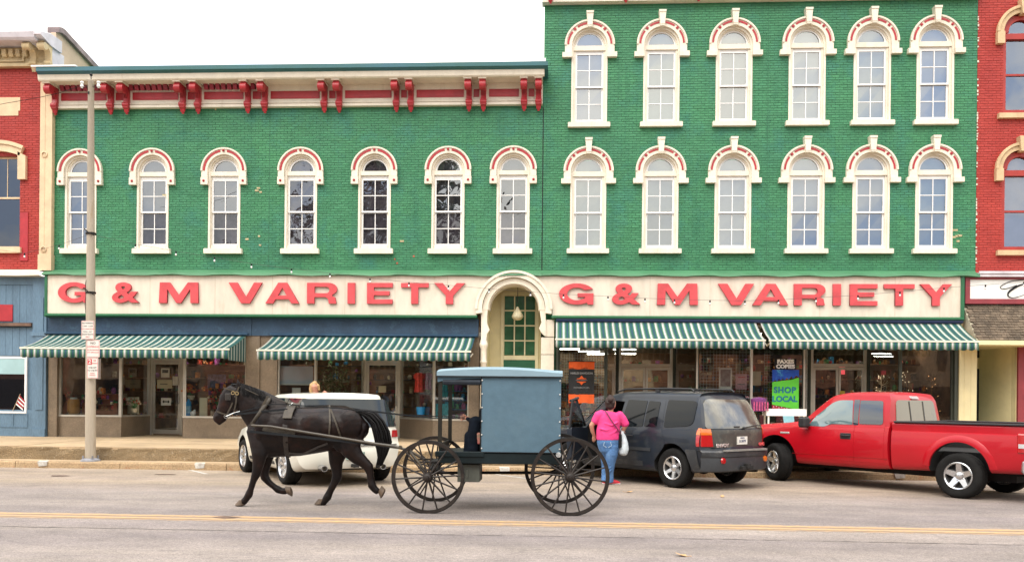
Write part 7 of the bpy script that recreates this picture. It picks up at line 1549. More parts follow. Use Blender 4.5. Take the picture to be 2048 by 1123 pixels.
for k in range(60):
    a = random.uniform(-1.2, 1.2); m.tube([wp(1221+a*4, 793, -.0), wp(1221+a*8, 797, -.08), wp(1221+a*6, 805, -.125), wp(1221+a*3+random.uniform(-2, 2), 812, -.10)], [.004, .005, .004, .002], 4, cap=False)
m.build('hair_strands', HAIRB, pw)
m = MB(); strap(m, [wp(1210, 820, -.06), wp(1214, 826, -.15), wp(1224, 842, -.185), wp(1234, 856, -.175), wp(1240, 866, -.13)], .022, .012); m.build('shoulder_strap', paint('maroon_strap', (.12, .01, .05), .6, .1, 6), pw)
SHOE = paint('red_shoe', (.60, .03, .05), .5, .1, 6)
for px, dy, py in ((1221, .02, 967), (1211, .06, 966)):
    m = MB(); a = Vector(wp(px, py, dy)); loft(m, [(a.x-.03, a.y, .05), (a.x+.05, a.y+.02, .05), (a.x+.12, a.y+.05, .04), (a.x+.17, a.y+.07, .03)], [(.048, .045), (.048, .048), (.038, .045), (.026, .036)], 12); fuse(m, 'shoe', SHOE, pw, .008, 2)
    m = MB(); loft(m, [(a.x-.05, a.y, .012), (a.x+.18, a.y+.07, .012)], [(.012, .045), (.012, .04)], 10); m.build('sole', WHITEF, pw)
pb = root('plastic_bag', wp(1246, 905), 'translucent white plastic bag hanging from the hand of the pink-shirted woman', 'bag', worldspace=True)
m = MB(); loft(m, [wp(1245, 862), wp(1246, 872), wp(1247, 885), wp(1247, 898), wp(1246, 905)], [(.012, .012), (.05, .03), (.085, .05), (.105, .07), (.085, .06)], 16)
for v in range(len(m.v)): x, y, z = m.v[v]; m.v[v] = (x+random.uniform(-.006, .006), y+random.uniform(-.006, .006), z+random.uniform(-.004, .004))
m.build('bag', paint('bag_film', (.62, .68, .72), .35, .12, 9, .5, 12, spot=((.55, .32, .30), 8, .62, .2)), pb, smooth=60)
m = MB(); m.tube([wp(1243, 864), wp(1241, 856), wp(1245, 853), wp(1249, 857), wp(1247, 864)], .008, 5); m.build('handle', MATS['bag_film'], pb)
pu = root('shoulder_bag', wp(1239, 880, -.05), 'small dark shoulder bag at the hip of the woman in pink', 'bag', worldspace=True)
m = MB(); m.box(*wp(1237, 895, -.12), *wp(1243, 866, -.02)); m.build('pouch', BLACK, pu, bevel=.02)

# ------------------------------------------------------------------ blonde woman behind the white car
YB = -2.3; bx_, _ = at(630, 790, YB)
bl_ = root('person', (bx_, YB, PZ), 'blonde woman in blue jacket standing behind the white car roof', 'person', worldspace=True)
def bq(px, py, dy=0.0): x, z = at(px, py, YB+dy); return (x, YB+dy, z)
m = MB(); loft(m, [bq(631, 786, -.0), bq(630, 780, -.01), bq(629, 773, -.01), bq(629, 768, 0)], [(.05, .055), (.066, .075), (.085, .10), (.06, .075)], 16); m.ball(bq(634, 776, -.10), (.014, .02, .02)); loft(m, [bq(631, 800), bq(631, 786)], [(.06, .06), (.05, .055)], 12)
loft(m, [(bx_, YB, PZ+.85), (bx_, YB, PZ+1.1), bq(630, 800)], [(.16, .12), (.17, .12), (.17, .10)], 16)
for sd in (-1, 1): loft(m, [(bx_+sd*.09, YB, PZ+.85), (bx_+sd*.09, YB, PZ+.45), (bx_+sd*.09, YB, PZ+.06)], [(.09, .09), (.065, .065), (.045, .045)], 12)
loft(m, [bq(640, 802), bq(648, 796, -.1), bq(644, 787, -.16)], [(.05, .05), (.045, .045), (.03, .03)], 12)
fuse(m, 'body', SKIN, bl_, .012, 3)
m = MB(); loft(m, [bq(644, 787, -.17), bq(648, 784, -.19), bq(652, 784, -.2)], [(.03, .02), (.034, .022), (.03, .02)], 10)
for k in range(4): loft(m, [bq(651, 782+k*1.4, -.2), bq(654, 783+k*1.4, -.22)], [(.009, .009), (.007, .007)], 6)
loft(m, [bq(648, 784, -.19), bq(649, 780, -.2)], [(.01, .01), (.008, .008)], 6); fuse(m, 'hand', SKIN, bl_, .006, 2)
m = MB(); loft(m, [(bx_, YB, PZ+.78), (bx_, YB, PZ+1.1), bq(630, 800), bq(630, 791), bq(630, 786)], [(.20, .15), (.20, .15), (.20, .14), (.17, .11), (.06, .07)], 20)
loft(m, [bq(620, 795), bq(616, 808), bq(618, 822)], [(.07, .07), (.06, .06), (.05, .05)], 12); loft(m, [bq(640, 795), bq(648, 800, -.1), bq(646, 790, -.15)], [(.07, .07), (.06, .06), (.045, .045)], 12); fuse(m, 'jacket', paint('blue_jacket', (.10, .22, .36), .8, .15, 6, .2, 20), bl_, .012, 3)
m = MB()
for sd in (-1, 1): loft(m, [(bx_+sd*.09, YB, PZ+.85), (bx_+sd*.09, YB, PZ+.45), (bx_+sd*.09, YB, PZ+.1)], [(.11, .11), (.085, .085), (.07, .07)], 12)
fuse(m, 'trousers', CLOTHD, bl_, .014, 2)
m = MB()
for sd in (-1, 1): loft(m, [(bx_+sd*.09, YB+.03, PZ+.045), (bx_+sd*.09, YB-.12, PZ+.035)], [(.04, .045), (.03, .04)], 10)
fuse(m, 'shoes', BLACK, bl_, .01, 1)
BLON = paint('blonde_hair', (.50, .31, .14), .5, .15, 25, .3, 60, stretch=(1, 1, .3))
m = MB(); loft(m, [bq(625, 788, .05), bq(624, 779, .04), bq(627, 770, .025), bq(630, 766, .01)], [(.055, .09), (.075, .10), (.098, .105), (.07, .085)], 16); loft(m, [bq(636, 770, .02), bq(638, 779, .05)], [(.04, .06), (.03, .06)], 10); fuse(m, 'hair', BLON, bl_, .011, 2)
m = MB(); m.ball(bq(632.5, 775, -.095), .009, 6, 5); m.ball(bq(636.5, 775, -.085), .008, 6, 5); m.build('eyes', BLACK, bl_)
m = MB(); m.tube([bq(632, 782, -.082), bq(634.5, 783, -.085), bq(637, 782, -.07)], .006, 5); m.build('mouth', paint('lips', (.45, .08, .08), .5, 0, 1), bl_)
# ------------------------------------------------------------------ street pole with parking signs
YP = -4.66; pxx, _ = at(181, 917, YP)
POLE = paint('tan_painted_pole', (.40, .34, .26), .6, .08, 1.5, .15, 20, stretch=(3, 3, .35), spot=((.30, .22, .13), 3.0, .60, .12), fine=.06)
pole = root('street_pole', (pxx, YP, LZ), 'tall tan metal street pole with parking signs on the lower kerb', 'pole', worldspace=True)
zpt = at(180, 163, YP)[1]
LEAN = .0085
def lx_(z): return pxx-LEAN*(z-LZ)
mb = MB(); mb.lathe([(.112, LZ+.06), (.106, 2.2), (.094, 4), (.078, 6), (.064, zpt-.02), (.07, zpt-.01), (.07, zpt+.02), (.0, zpt+.05)], (pxx, YP, 0), 'z', 20); mb.v = [(x-LEAN*(z-LZ), y, z) for x, y, z in mb.v]; mb.build('shaft', POLE, pole, smooth=40)
mb = MB(); mb.lathe([(0, LZ+.065), (.12, LZ+.065), (.20, LZ+.03), (.21, LZ), (.21, LZ-.02)], (pxx, YP, 0), 'z', 20)
for k in range(4): a = PI/4+k*PI/2; mb.lathe([(0, LZ+.12), (.022, LZ+.12), (.022, LZ+.03)], (pxx+.155*math.cos(a), YP+.155*math.sin(a), 0), 'z', 6)
mb.build('base_flange', paint('grey_flange', (.25, .25, .27), .6, .2, 8, .3, 30), pole, smooth=35)
mb = MB(); mb.tube([(lx_(zpt), YP, zpt+.03), (lx_(zpt), YP, zpt+.12)], .01, 5); mb.ball((lx_(zpt), YP, zpt+.15), .035, 8, 6); mb.build('finial', BLACK, pole)
mb = MB(); zh_ = at(180, 188, YP)[1]; mb.box(lx_(zh_)-.026, YP-.082, zh_-.03, lx_(zh_)+.0, YP-.06, zh_+.03); mb.build('port', BLACK, pole)
PORC = paint('white_porcelain', (.8, .8, .78), .2, .03, 5, coat=.5)
zi = at(160, 172, YP)[1]
for s_ in (-1, 1):
    mb = MB(); xx = lx_(zi)+s_*.19
    mb.lathe([(0, zi+.085), (.03, zi+.085), (.045, zi+.06), (.028, zi+.04), (.028, zi+.01), (.045, zi-.02), (.028, zi-.045), (.02, zi-.06), (0, zi-.06)], (xx, YP-.03, 0), 'z', 12); mb.build('insulator', PORC, pole, smooth=40)
    mb = MB(); mb.tube([(lx_(zi), YP-.03, zi-.03), (xx, YP-.03, zi-.05)], .008, 5); mb.build('insulator_arm', IRON, pole)
for py in (467, 585): z = at(180, py, YP)[1]; mb = MB(); mb.lathe([(.088, z-.02), (.11, z-.02), (.11, z+.02), (.088, z+.02)], (lx_(z), YP, 0), 'z', 20); mb.tube([(lx_(z)-.11, YP-.1, z+.1), (lx_(z)+.02, YP-.12, z), (lx_(z)+.14, YP-.1, z-.06)], .012, 5); mb.build('clamp', IRON, pole)
mb = MB(); P = [(pxx-.11-.02*abs(math.sin(i*.6)), YP-.05, at(176, 560+i*6, YP)[1]) for i in range(12)]; mb.tube(P, .008, 5); mb.build('cable', IRON, pole)
SGN = paint('sign_white_sheet', (.70, .66, .60), .45, .04, 5, spot=((.5, .45, .36), 9, .68, .1)); SRED = paint('sign_red_print', (.55, .03, .04), .5, .05, 5); SBLK = paint('sign_black_print', (.06, .05, .05), .5, .05, 5)
def psign(x0, y0, x1, y1, label, lines, off, extra=None):
    a, za = at(x0, y1, YP-.13); b, zb = at(x1, y0, YP-.13); w, h = b-a, zb-za
    r_ = root('parking_sign', ((a+b)/2, YP-.13-off, za), label, 'sign')
    m = MB(); m.prism(rpoly([(-w/2, 0), (w/2, 0), (w/2, h), (-w/2, h)], .02), 0, .004); m.build('plate', SGN, r_)
    m = MB(); t = .006
    for q_ in ((-w/2+.01, .01, w/2-.01, .01+t), (-w/2+.01, h-.01-t, w/2-.01, h-.01), (-w/2+.01, .01+t, -w/2+.01+t, h-.01-t), (w/2-.01-t, .01+t, w/2-.01, h-.01-t)): m.box(q_[0], -.002, q_[1], q_[2], 0, q_[3])
    m.build('border', SRED, r_)
    m = MB(); m.tube([(0, .004, h*.2), (0, .10, h*.2)], .008, 5); m.tube([(0, .004, h*.8), (0, .10, h*.8)], .008, 5); m.build('bolt', IRON, r_)
    for txt, size, zz, mt in lines: lettering(txt, size, (extra or 0, -.0025, h*zz), mt, r_, depth=.001)
    return r_, w, h
psign(164, 641, 190, 678, 'topmost white parking sign with small red and black lines on the pole', [('NO PARKING', .045, .86, SBLK), ('2 AM - 6 AM', .045, .70, SBLK), ('TOW AWAY ZONE', .034, .55, SRED), ('MON - SAT', .042, .40, SBLK), ('SNOW ROUTE', .04, .26, SBLK), ('ONLY', .034, .13, SRED)], .03)
psign(173, 679, 200, 714, 'middle white parking sign reading NO in red and black on the pole', [('NO', .075, .80, SBLK), ('LOITERING', .055, .60, SRED), ('NO SKATEBOARDS', .032, .42, SRED), ('CITY ORDINANCE', .032, .28, SRED)], .01)
r_, w, h = psign(175, 715, 198, 756, 'lowest white sign with a red figure 2 for two hour parking on the pole', [('8 00 AM', .05, .52, SBLK), ('TO 5 00 PM', .045, .38, SBLK), ('EXCEPT', .03, .24, SRED), ('SUNDAYS', .03, .15, SRED)], .03)
m = MB(); m.box(-w/2+.02, -.002, h*.66, -w/2+.115, 0, h-.03); m.build('red_square', SRED, r_); lettering('2', .13, (-w/2+.067, -.0045, h*.80), SGN, r_, depth=.001, offset=.004); lettering('HR', .05, (w*.2, -.0025, h*.86), SRED, r_, depth=.001); lettering('PARKING', .034, (w*.2, -.0025, h*.73), SRED, r_, depth=.001)
a, za = at(171, 757, YP+.0); m = MB(); r_ = root('parking_sign', (a+.05, YP+.135, za), 'parking sign seen from behind, edge showing left of the pole', 'sign'); m.box(-.06, 0, 0, .22, .004, .46); m.build('plate', paint('sign_back', (.5, .42, .38), .5, .1, 5), r_)
m = MB(); m.tube([(.05, 0, .1), (.05, -.06, .1)], .008, 5); m.build('bolt', IRON, r_)
# ------------------------------------------------------------------ string of festoon lamps along the fronts
YL_ = -3.9
st = root('string_lights', (0, YL_, 4.6), 'thin cable of small white bulbs strung along the shop fronts', 'lights', worldspace=True)
cab = [(-260, 520), (0, 500), (49, 506), (118, 490), (180, 468), (271, 488), (352, 502), (429, 514), (503, 527), (583, 537), (660, 546), (740, 556), (818, 564), (897, 570), (978, 577), (1061, 583), (1127, 588), (1216, 592), (1290, 596), (1349, 598), (1420, 600), (1490, 601), (1557, 599), (1632, 595), (1716, 590), (1800, 583), (1888, 575), (1971, 569), (2048, 563), (2200, 552)]
def lp(px, py): x, z = at(px, py, YL_); return (x, YL_, z)
mb = MB(); mb.tube([lp(*p) for p in cab], .0035, 5); mb.build('cable', paint('grey_cable', (.06, .05, .05), .6, .1, 5), st)
sk = MB(); sk.lathe([(0, .0), (.016, .0), (.018, -.05), (.0, -.055)], (0, 0, 0), 'z', 8); skm = sk.mesh('socket', BLACK); bb = MB(); bb.lathe([(0, -.05), (.012, -.055), (.022, -.075), (.02, -.095), (0, -.11)], (0, 0, 0), 'z', 10); bbm = bb.mesh('bulb', PORC, 50)
for p in cab[1:-1]:
    if p[0] in (180, 0): continue
    o = sub('socket', skm, st, Vector(lp(*p))-Vector(st['origin'])); sub('bulb', bbm, o)
wr = root('service_wire', (pxx-3, YP-.03, zi), 'thin dark wire running left from the insulators on the street pole', 'wire', worldspace=True)
mb = MB(); mb.tube([(lx_(zi)-.19, YP-.03, zi), *[(at(px, py, YP)[0], YP-.03, at(px, py, YP)[1]) for px, py in ((120, 187), (80, 196), (40, 203), (0, 210), (-80, 216))]], .006, 5)
mb.tube([(lx_(zi)+.19, YP-.03, zi), (lx_(zi)-.19, YP-.03, zi)], .006, 5); mb.build('wire', IRON, wr)
# ------------------------------------------------------------------ shop window displays
def thing1(name, label, cat, mbs, loc, group=None, rz=0):
    r_ = root(name, loc, label, cat, rz, group)
    for nm, m, mt, sm in mbs: m.build(nm, mt, r_, smooth=sm)
    return r_
def fl(px, py, Y): x, z = at(px, py, Y); return x, Y, z
ORG = paint('orange_cloth', (.80, .12, .02), .8, .06, 4, .2, 10); BLKC = paint('black_cloth', (.022, .024, .026), .85, .1, 4, .2, 10); GREY = paint('grey_print', (.32, .33, .34), .7, .05, 6); 
# orange and black banner
x0, y0, z0 = fl(1137, 805, -.05); x1, _, z1 = fl(1189, 723, -.05); w, h = x1-x0, z1-z0
r_ = root('hanging_banner', ((x0+x1)/2, -.05, z0), 'black motorcycle banner with orange bands hanging before the window right of the entrance', 'banner')
def wavy(mb, x0, x1, z0, z1, amp=.012):
    n = 14; vs = []
    for i in range(n+1):
        x = x0+(x1-x0)*i/n; y = amp*math.sin(i*1.1)
        vs += [(x, y, z0+.01*math.sin(i*.9)), (x, y*.6, z1)]
    mb.add(vs, [(2*i, 2*i+2, 2*i+3, 2*i+1) for i in range(n)])
for nm, a, b, mt in (('orange_band', 0, .21, ORG), ('orange_band', .85, 1, ORG), ('centre_panel', .24, .82, BLKC), ('thin_band', .21, .235, BLKC), ('thin_band', .825, .845, ORG)):
    m = MB(); wavy(m, -w/2, w/2, h*a, h*b); o = m.build(nm, mt, r_); s_ = o.modifiers.new('t', 'SOLIDIFY'); s_.thickness = .004
lettering('HARLEY-DAVIDSON', .075, (0, -.02, h*.72), GREY, r_, depth=.001, offset=.002, sx=.9); lettering('MOTORCYCLES', .06, (0, -.02, h*.37), GREY, r_, depth=.001)
m = MB(); zc_ = h*.55; sh = rpoly([(-.16, zc_), (-.12, zc_+.05), (-.06, zc_+.06), (0, zc_+.13), (.06, zc_+.06), (.12, zc_+.05), (.16, zc_), (.12, zc_-.05), (.06, zc_-.06), (0, zc_-.13), (-.06, zc_-.06), (-.12, zc_-.05)], .01); m.prism(sh, -.020, -.017); m.build('emblem', ORG, r_)
m = MB(); m.box(-.17, -.024, zc_-.03, .17, -.021, zc_+.03); m.build('emblem_bar', BLKC, r_); lettering('HARLEY-DAVIDSON', .035, (0, -.026, zc_), GREY, r_, depth=.001)
m = MB(); m.prismx([(-.0235, zc_)], 0, .1) if False else None
m = MB(); m.tube([(-w/2-.04, 0, h+.01), (w/2+.04, 0, h+.01)], .012, 6); m.build('hanging_rod', IRON, r_)
# shop local banner and faxes sign
x0, y0, z0 = fl(1544, 816, -.12); x1, _, z1 = fl(1598, 739, -.12); w, h = x1-x0, z1-z0
r_ = root('hanging_banner', ((x0+x1)/2, -.12, z0), 'bright green and blue banner reading SHOP LOCAL before the shop window', 'banner')
LIME = paint('lime_cloth', (.12, .62, .045), .75, .06, 4, .1, 10); BLU = paint('blue_cloth', (.01, .07, .42), .75, .1, 4, .1, 10, spot=((.06, .35, .55), 5, .6, .1)); REDC = paint('red_polka_cloth', (.42, .02, .04), .75, .1, 4)
m = MB(); m.prism([(-w/2, h*.10), (w/2, -h*.03), (w/2, h*.80), (w*.2, h*.74), (-w*.1, h*.72), (-w/2, h*.68)], 0, .004); m.build('green_panel', LIME, r_)
m = MB(); m.prism([(-w/2, h*.685), (-w*.38, h*.74), (-w*.33, h*.69), (-w*.24, h*.78), (-w*.2, h*.72), (-w*.1, h*.79), (-w*.05, h*.73), (w*.06, h*.80), (w*.1, h*.74), (w*.22, h*.84), (w*.28, h*.77), (w*.4, h*.86), (w/2, h*.81), (w/2, h), (-w/2, h)], -.003, .003); m.build('blue_panel', BLU, r_)
m = MB(); m.prism([(-w/2, h*.09), (-w/2, 0), (w*.45, -h*.12), (w*.45, -h*.04)], 0, .004); m.build('dotted_band', REDC, r_)
dm_ = MB(); dm_.lathe([(0, -.002), (.012, -.002)], (0, 0, 0), 'y', 8); dmm = dm_.mesh('dot', WHITEF)
for k in range(9): sub('dot', dmm, r_, (-w*.44+k*w*.1, -.001, h*(.055-.012*k)+(.015 if k % 2 else -.01)))
TEALP = paint('teal_print', (.01, .16, .24), .7, .05, 4)
lettering('SHOP', .22, (-.02, -.004, h*.47), TEALP, r_, depth=.001, offset=.010, spacing=1.1, rz=0); lettering('LOCAL', .21, (-.02, -.004, h*.24), TEALP, r_, depth=.001, offset=.010, spacing=1.0)
x0, y0, z0 = fl(1549, 738, -.05); x1, _, z1 = fl(1593, 717, -.05); w, h = x1-x0, z1-z0
r_ = root('printed_sign', ((x0+x1)/2, -.05, z0), 'black window sign with white words FAXES COPIES above the green banner', 'sign')
m = MB(); m.box(-w/2, 0, 0, w/2, .01, h); m.build('board', BLACK, r_); WPR = paint('white_print', (.9, .9, .88), .5, 0, 1)
lettering('FAXES', .145, (0, -.003, h*.72), WPR, r_, depth=.001, offset=.009, sx=1.1); lettering('COPIES', .145, (0, -.003, h*.26), WPR, r_, depth=.001, offset=.009, sx=1.05)
# small papers, posters and cards on glass
def paper(px0, py0, px1, py1, Y, label, mat, name='poster', cat='poster', art=None):
    x0, _, z0 = fl(px0, py1, Y); x1, _, z1 = fl(px1, py0, Y); w, h = x1-x0, z1-z0
    r_ = root(name, ((x0+x1)/2, Y, z0), label, cat); m = MB(); m.box(-w/2, 0, 0, w/2, .006, h); m.build('sheet', mat, r_)
    if art:
        for nm, (a, b, c, d), mt in art: m = MB(); m.box(-w/2+a*w, -.003, b*h, -w/2+c*w, 0, d*h); m.build(nm, mt, r_)
    return r_, w, h
PAP = paint('white_paper', (.72, .72, .66), .6, .05, 6); PAPY = paint('yellowed_paper', (.55, .52, .36), .6, .05, 6); PNK = paint('pink_paper', (.55, .30, .33), .6, .15, 25)
DK = paint('photo_grey', (.16, .17, .18), .5, .3, 9); PALEB = paint('pale_blue_board', (.52, .64, .76), .45, .05, 1.5)
paper(322, 736, 339, 754, RDEP-.02, 'upper white notice on the left shop door', PAP, art=[('print', (.15, .5, .85, .85), DK)])
paper(314, 759, 344, 776, RDEP-.02, 'wide pale notice in the middle of the left shop door', PAPY, art=[('print', (.2, .45, .7, .55), DK)])
r_, w, h = paper(322, 795, 342, 810, RDEP-.02, 'white card with a black double arrow on the left shop door', PAP, name='arrow_sign', cat='sign')
m = MB(); m.prism([(-w*.36, h*.5), (-w*.2, h*.72), (-w*.2, h*.57), (w*.2, h*.57), (w*.2, h*.72), (w*.36, h*.5), (w*.2, h*.28), (w*.2, h*.43), (-w*.2, h*.43), (-w*.2, h*.28)], -.003, 0); m.build('arrow', BLACK, r_)
paper(345, 752, 356, 770, RDEP-.02, 'small white list beside the pale notice on the left shop door', PAP)
paper(757, 771, 772, 784, RDEP-.02, 'square white note on the second shop door', PAPY)
paper(559, 732, 626, 768, .25, 'large pale blue board in the window left of the second shop door', PALEB, name='display_board', cat='board', art=[('lower_edge', (-.02, -.03, 1.02, .04), PAP)])
paper(584, 775, 601, 792, .2, 'small white card under the pale blue board', PAP)
paper(1438, 735, 1464, 777, .14, 'grey photograph poster beside the pink poster in the right window', PAP, art=[('photograph', (.1, .12, .9, .92), DK)])
paper(1471, 747, 1494, 778, .14, 'pink flyer beside the grey photograph poster in the right window', PNK, art=[('print', (.15, .3, .85, .36), DK), ('print', (.2, .75, .8, .8), SRED)])
paper(1505, 742, 1522, 770, .6, 'faint cream poster behind the window post in the right shop', PAPY)
paper(1678, 733, 1690, 748, RDEP+.2, 'small red lit sticker in the far right double door', paint('red_sticker', (.8, .04, .06), .5, 0, 1, emit=((1, .1, .12), .5)), name='sticker', cat='sticker')
paper(1680, 781, 1690, 792, RDEP-.02, 'yellow sticker low on the far right double door', paint('yellow_sticker', (.65, .5, .06), .5, .05, 5), name='sticker', cat='sticker')
paper(1696, 785, 1716, 792, RDEP-.02, 'blue sticker low on the far right double door', paint('blue_sticker', (.05, .25, .5), .5, .05, 5), name='sticker', cat='sticker')
paper(415, 748, 452, 776, .9, 'dull blue landscape picture hanging in the left shop window', paint('blue_picture', (.10, .11, .20), .6, .4, 14), name='picture', cat='picture')
# wire display grids
def grid(px0, py0, px1, py1, Y, label, step=.075):
    x0, _, z0 = fl(px0, py1, Y); x1, _, z1 = fl(px1, py0, Y); w, h = x1-x0, z1-z0; r_ = root('wire_grid', ((x0+x1)/2, Y, z0), label, 'display grid'); m = MB(); x = -w/2
    while x <= w/2: m.tube([(x, 0, 0), (x, 0, h)], .004, 4, cap=False); x += step
    z = 0
    while z <= h: m.tube([(-w/2, .006, z), (w/2, .006, z)], .004, 4, cap=False); z += step
    m.build('grid', PAP, r_)
grid(1122, 705, 1212, 838, .55, 'pale wire display grid behind the black and orange banner'); grid(1400, 700, 1500, 800, .6, 'pale wire display grid behind the grey poster in the right window', .09); grid(1528, 700, 1545, 812, .5, 'narrow wire display grid left of the green banner')
# display plinths, and goods
PL = paint('plinth_wood', (.16, .09, .05), .7, .2, 5)
def plinth(x0, x1, y0, y1, z, label):
    r_ = root('display_plinth', ((x0+x1)/2, (y0+y1)/2, PZ), label, 'plinth'); m = MB(); m.box(x0-(x0+x1)/2, y0-(y0+y1)/2, 0, x1-(x0+x1)/2, y1-(y0+y1)/2, z-PZ); m.build('top', PL, r_)
plinth(a0+.05, a1-.42, F+.12, 1.1, zsill-.02, 'low wooden plinth in the leftmost shop window'); plinth(a2+.2, a3-.05, F+.12, 1.4, zsill-.02, 'low wooden plinth in the window right of the left shop door')
plinth(b0+.05, b1, F+.12, 1.1, zsill-.02, 'low wooden plinth under the pale blue board'); plinth(b2+.1, b3-.05, F+.12, 1.2, zsill-.02, 'low wooden plinth in the window behind the buggy')
plinth(c0_+.05, c1_-.1, F+.12, 1.1, zsR-.02, 'low wooden plinth under the black and orange banner'); plinth(c2+.1, c6-.1, F+.12, 1.3, zsR-.02, 'low wooden plinth in the wide right window'); plinth(c4+.1, c5-.1, F+.12, 1.6, zsR-.02, 'low wooden plinth in the last right window')
def merch(x0, x1, y0, y1, z0, z1, n, cols, name, label_):
    m = MB()
    for k in range(n):
        x, y, z = random.uniform(x0, x1), random.uniform(y0, y1), z0+(z1-z0)*int(random.random()*5)/5; s_ = random.uniform(.04, .13); t = random.choice((0, 0, 1, 2)); m.m = random.randrange(len(cols))
        if t == 0: m.box(x, y, z, x+s_, y+s_, z+s_*random.uniform(.8, 2))
        elif t == 1: m.lathe([(0, 0), (s_*.5, 0), (s_*.6, s_), (s_*.3, s_*1.6), (0, s_*1.6)], (x, y, z), 'z', 8)
        else: m.ball((x, y, z+s_*.6), s_*.6, 7, 5)
    m.m = 0
    for q in range(5): zz = z0+(z1-z0)*q/5-.015; m.box(x0-.05, y0, zz, x1+.15, y1+.1, zz+.012)
    o = m.build(name, [MATS[c] for c in cols]); tag(o, kind='stuff'); return o
for nm, c in (('goods_red', (.60, .06, .04)), ('goods_orange', (.75, .25, .04)), ('goods_cream', (.75, .64, .44)), ('goods_green', (.08, .32, .10)), ('goods_purple', (.22, .05, .22)), ('goods_blue', (.03, .22, .42)), ('goods_brown', (.34, .16, .06)), ('goods_pink', (.5, .08, .2)), ('goods_teal', (.03, .36, .42)), ('goods_black', (.02, .02, .02))): paint(nm, c, .5, .25, 20)
G1 = ['goods_brown', 'goods_red', 'goods_orange', 'goods_cream', 'goods_green', 'goods_brown', 'goods_black', 'goods_purple']; G2 = ['goods_black', 'goods_brown', 'goods_cream', 'goods_red', 'goods_blue', 'goods_brown', 'goods_green', 'goods_black']; G3 = ['goods_blue', 'goods_teal', 'goods_green', 'goods_pink', 'goods_teal', 'goods_purple', 'goods_black', 'goods_black']
merch(a0, a3, 2.6, 3.0, PZ+.5, PZ+2.6, 170, G1, 'shelved_merchandise', ''); merch(b0, b3+.5, 2.6, 3.0, PZ+.5, PZ+2.6, 150, G2, 'shelved_merchandise', ''); merch(c0_, c1_, 1.5, 1.9, PZ+.4, PZ+2.6, 190, G2+['goods_orange', 'goods_orange'], 'shelved_merchandise', ''); merch(c2, c5, 2.4, 2.8, PZ+.5, PZ+2.8, 280, G1+G2, 'shelved_merchandise', '')
merch(a0+.1, a1-.5, .75, 1.05, zsill, zsill+.75, 60, G1, 'window_merchandise', ''); merch(a2+.3, a3-.1, .8, 1.15, zsill, zsill+1.0, 80, G1, 'window_merchandise', ''); merch(b0+.1, b1, .6, .9, zsill, zsill+.6, 40, G2, 'window_merchandise', '')
merch(c0_, c1_-.1, .75, 1.05, zsR+.4, zsR+1.9, 110, G1+G2, 'window_merchandise', ''); merch(c2+.2, c6-.2, .7, 1.0, zsR, zsR+1.6, 170, G1+G2, 'window_merchandise', ''); merch(c4+.1, c5-.1, 1.5, 1.8, zsR, zsR+1.3, 90, G1, 'window_merchandise', ''); merch(f0, f1, 3.2, 3.6, PZ+.4, PZ+2.7, 80, G1, 'aisle_merchandise', ''); merch(g0, g1, 3.2, 3.6, PZ+.4, PZ+2.7, 80, G1+G3, 'aisle_merchandise', ''); merch(d0, d1+.3, 3.2, 3.6, PZ+.4, PZ+2.4, 60, G1, 'aisle_merchandise', '')
merch(b2+.2, b3-.1, .6, .9, zsill, zsill+1.3, 60, G3, 'toy_merchandise', ''); merch(c0_+.05, c1_-.2, .35, .6, zsR, zsR+.62, 80, ['goods_orange', 'goods_cream', 'goods_orange', 'goods_red', 'goods_cream', 'goods_brown'], 'small_merchandise', '')
merch(c2+.1, c6-.3, 1.3, 1.6, zsR+.3, zsR+1.9, 110, G1+['goods_cream'], 'hanging_merchandise', '')
def flowers(px, py, Y, label, cols, n=26, r=.16, pot=None, hgt=.12):
    x, _, z = fl(px, py, Y); r_ = root('flower_arrangement', (x, Y, z), label, 'flowers'); m = MB()
    for k in range(n):
        a, b, c = random.gauss(0, r*.5), random.gauss(0, r*.4), hgt+abs(random.gauss(0, r*.55)); m.m = random.randrange(len(cols)); s_ = random.uniform(.02, .04)
        for q in range(5): aa = q*2*PI/5; m.add([(a, b, c), (a+s_*math.cos(aa), b-.01, c+s_*math.sin(aa)), (a+s_*1.1*math.cos(aa+.5), b-.02, c+s_*1.1*math.sin(aa+.5)), (a+s_*math.cos(aa+1), b-.01, c+s_*math.sin(aa+1))], [(0, 1, 2, 3)])
    o = m.build('blooms', [MATS[c] for c in cols], r_); o['kind'] = 'stuff'
    m = MB(); [m.tube([(random.gauss(0, .01), 0, 0), (random.gauss(0, r*.5), random.gauss(0, .05), hgt+.08)], .005, 4) for k in range(12)]; m.build('stems', MATS['goods_green'], r_)
    m = MB(); m.lathe([(0, -.10), (.07, -.10), (.10, 0), (.09, .03), (0, .03)], (0, 0, 0), 'z', 14); m.build('vase', MATS[pot or 'goods_cream'], r_, smooth=40)
flowers(126, 815, .7, 'red and orange flowers beside the golden jar in the leftmost window', ['goods_red', 'goods_orange', 'goods_red'], 60, .3)
flowers(172, 820, .8, 'muted purple and cream flowers behind the street pole', ['goods_purple', 'goods_cream', 'goods_pink'], 40, .22)
flowers(268, 818, .9, 'red and white bouquet before the canvas in the leftmost shop', ['goods_red', 'goods_cream', 'goods_green'], 50, .2)
flowers(382, 792, .75, 'orange bouquet above the blue bottle in the left shop window', ['goods_orange', 'goods_red', 'goods_orange'], 50, .2)
flowers(440, 812, .8, 'autumn flowers behind the horse head in the shop window', ['goods_orange', 'goods_green', 'goods_red', 'goods_cream'], 60, .28)
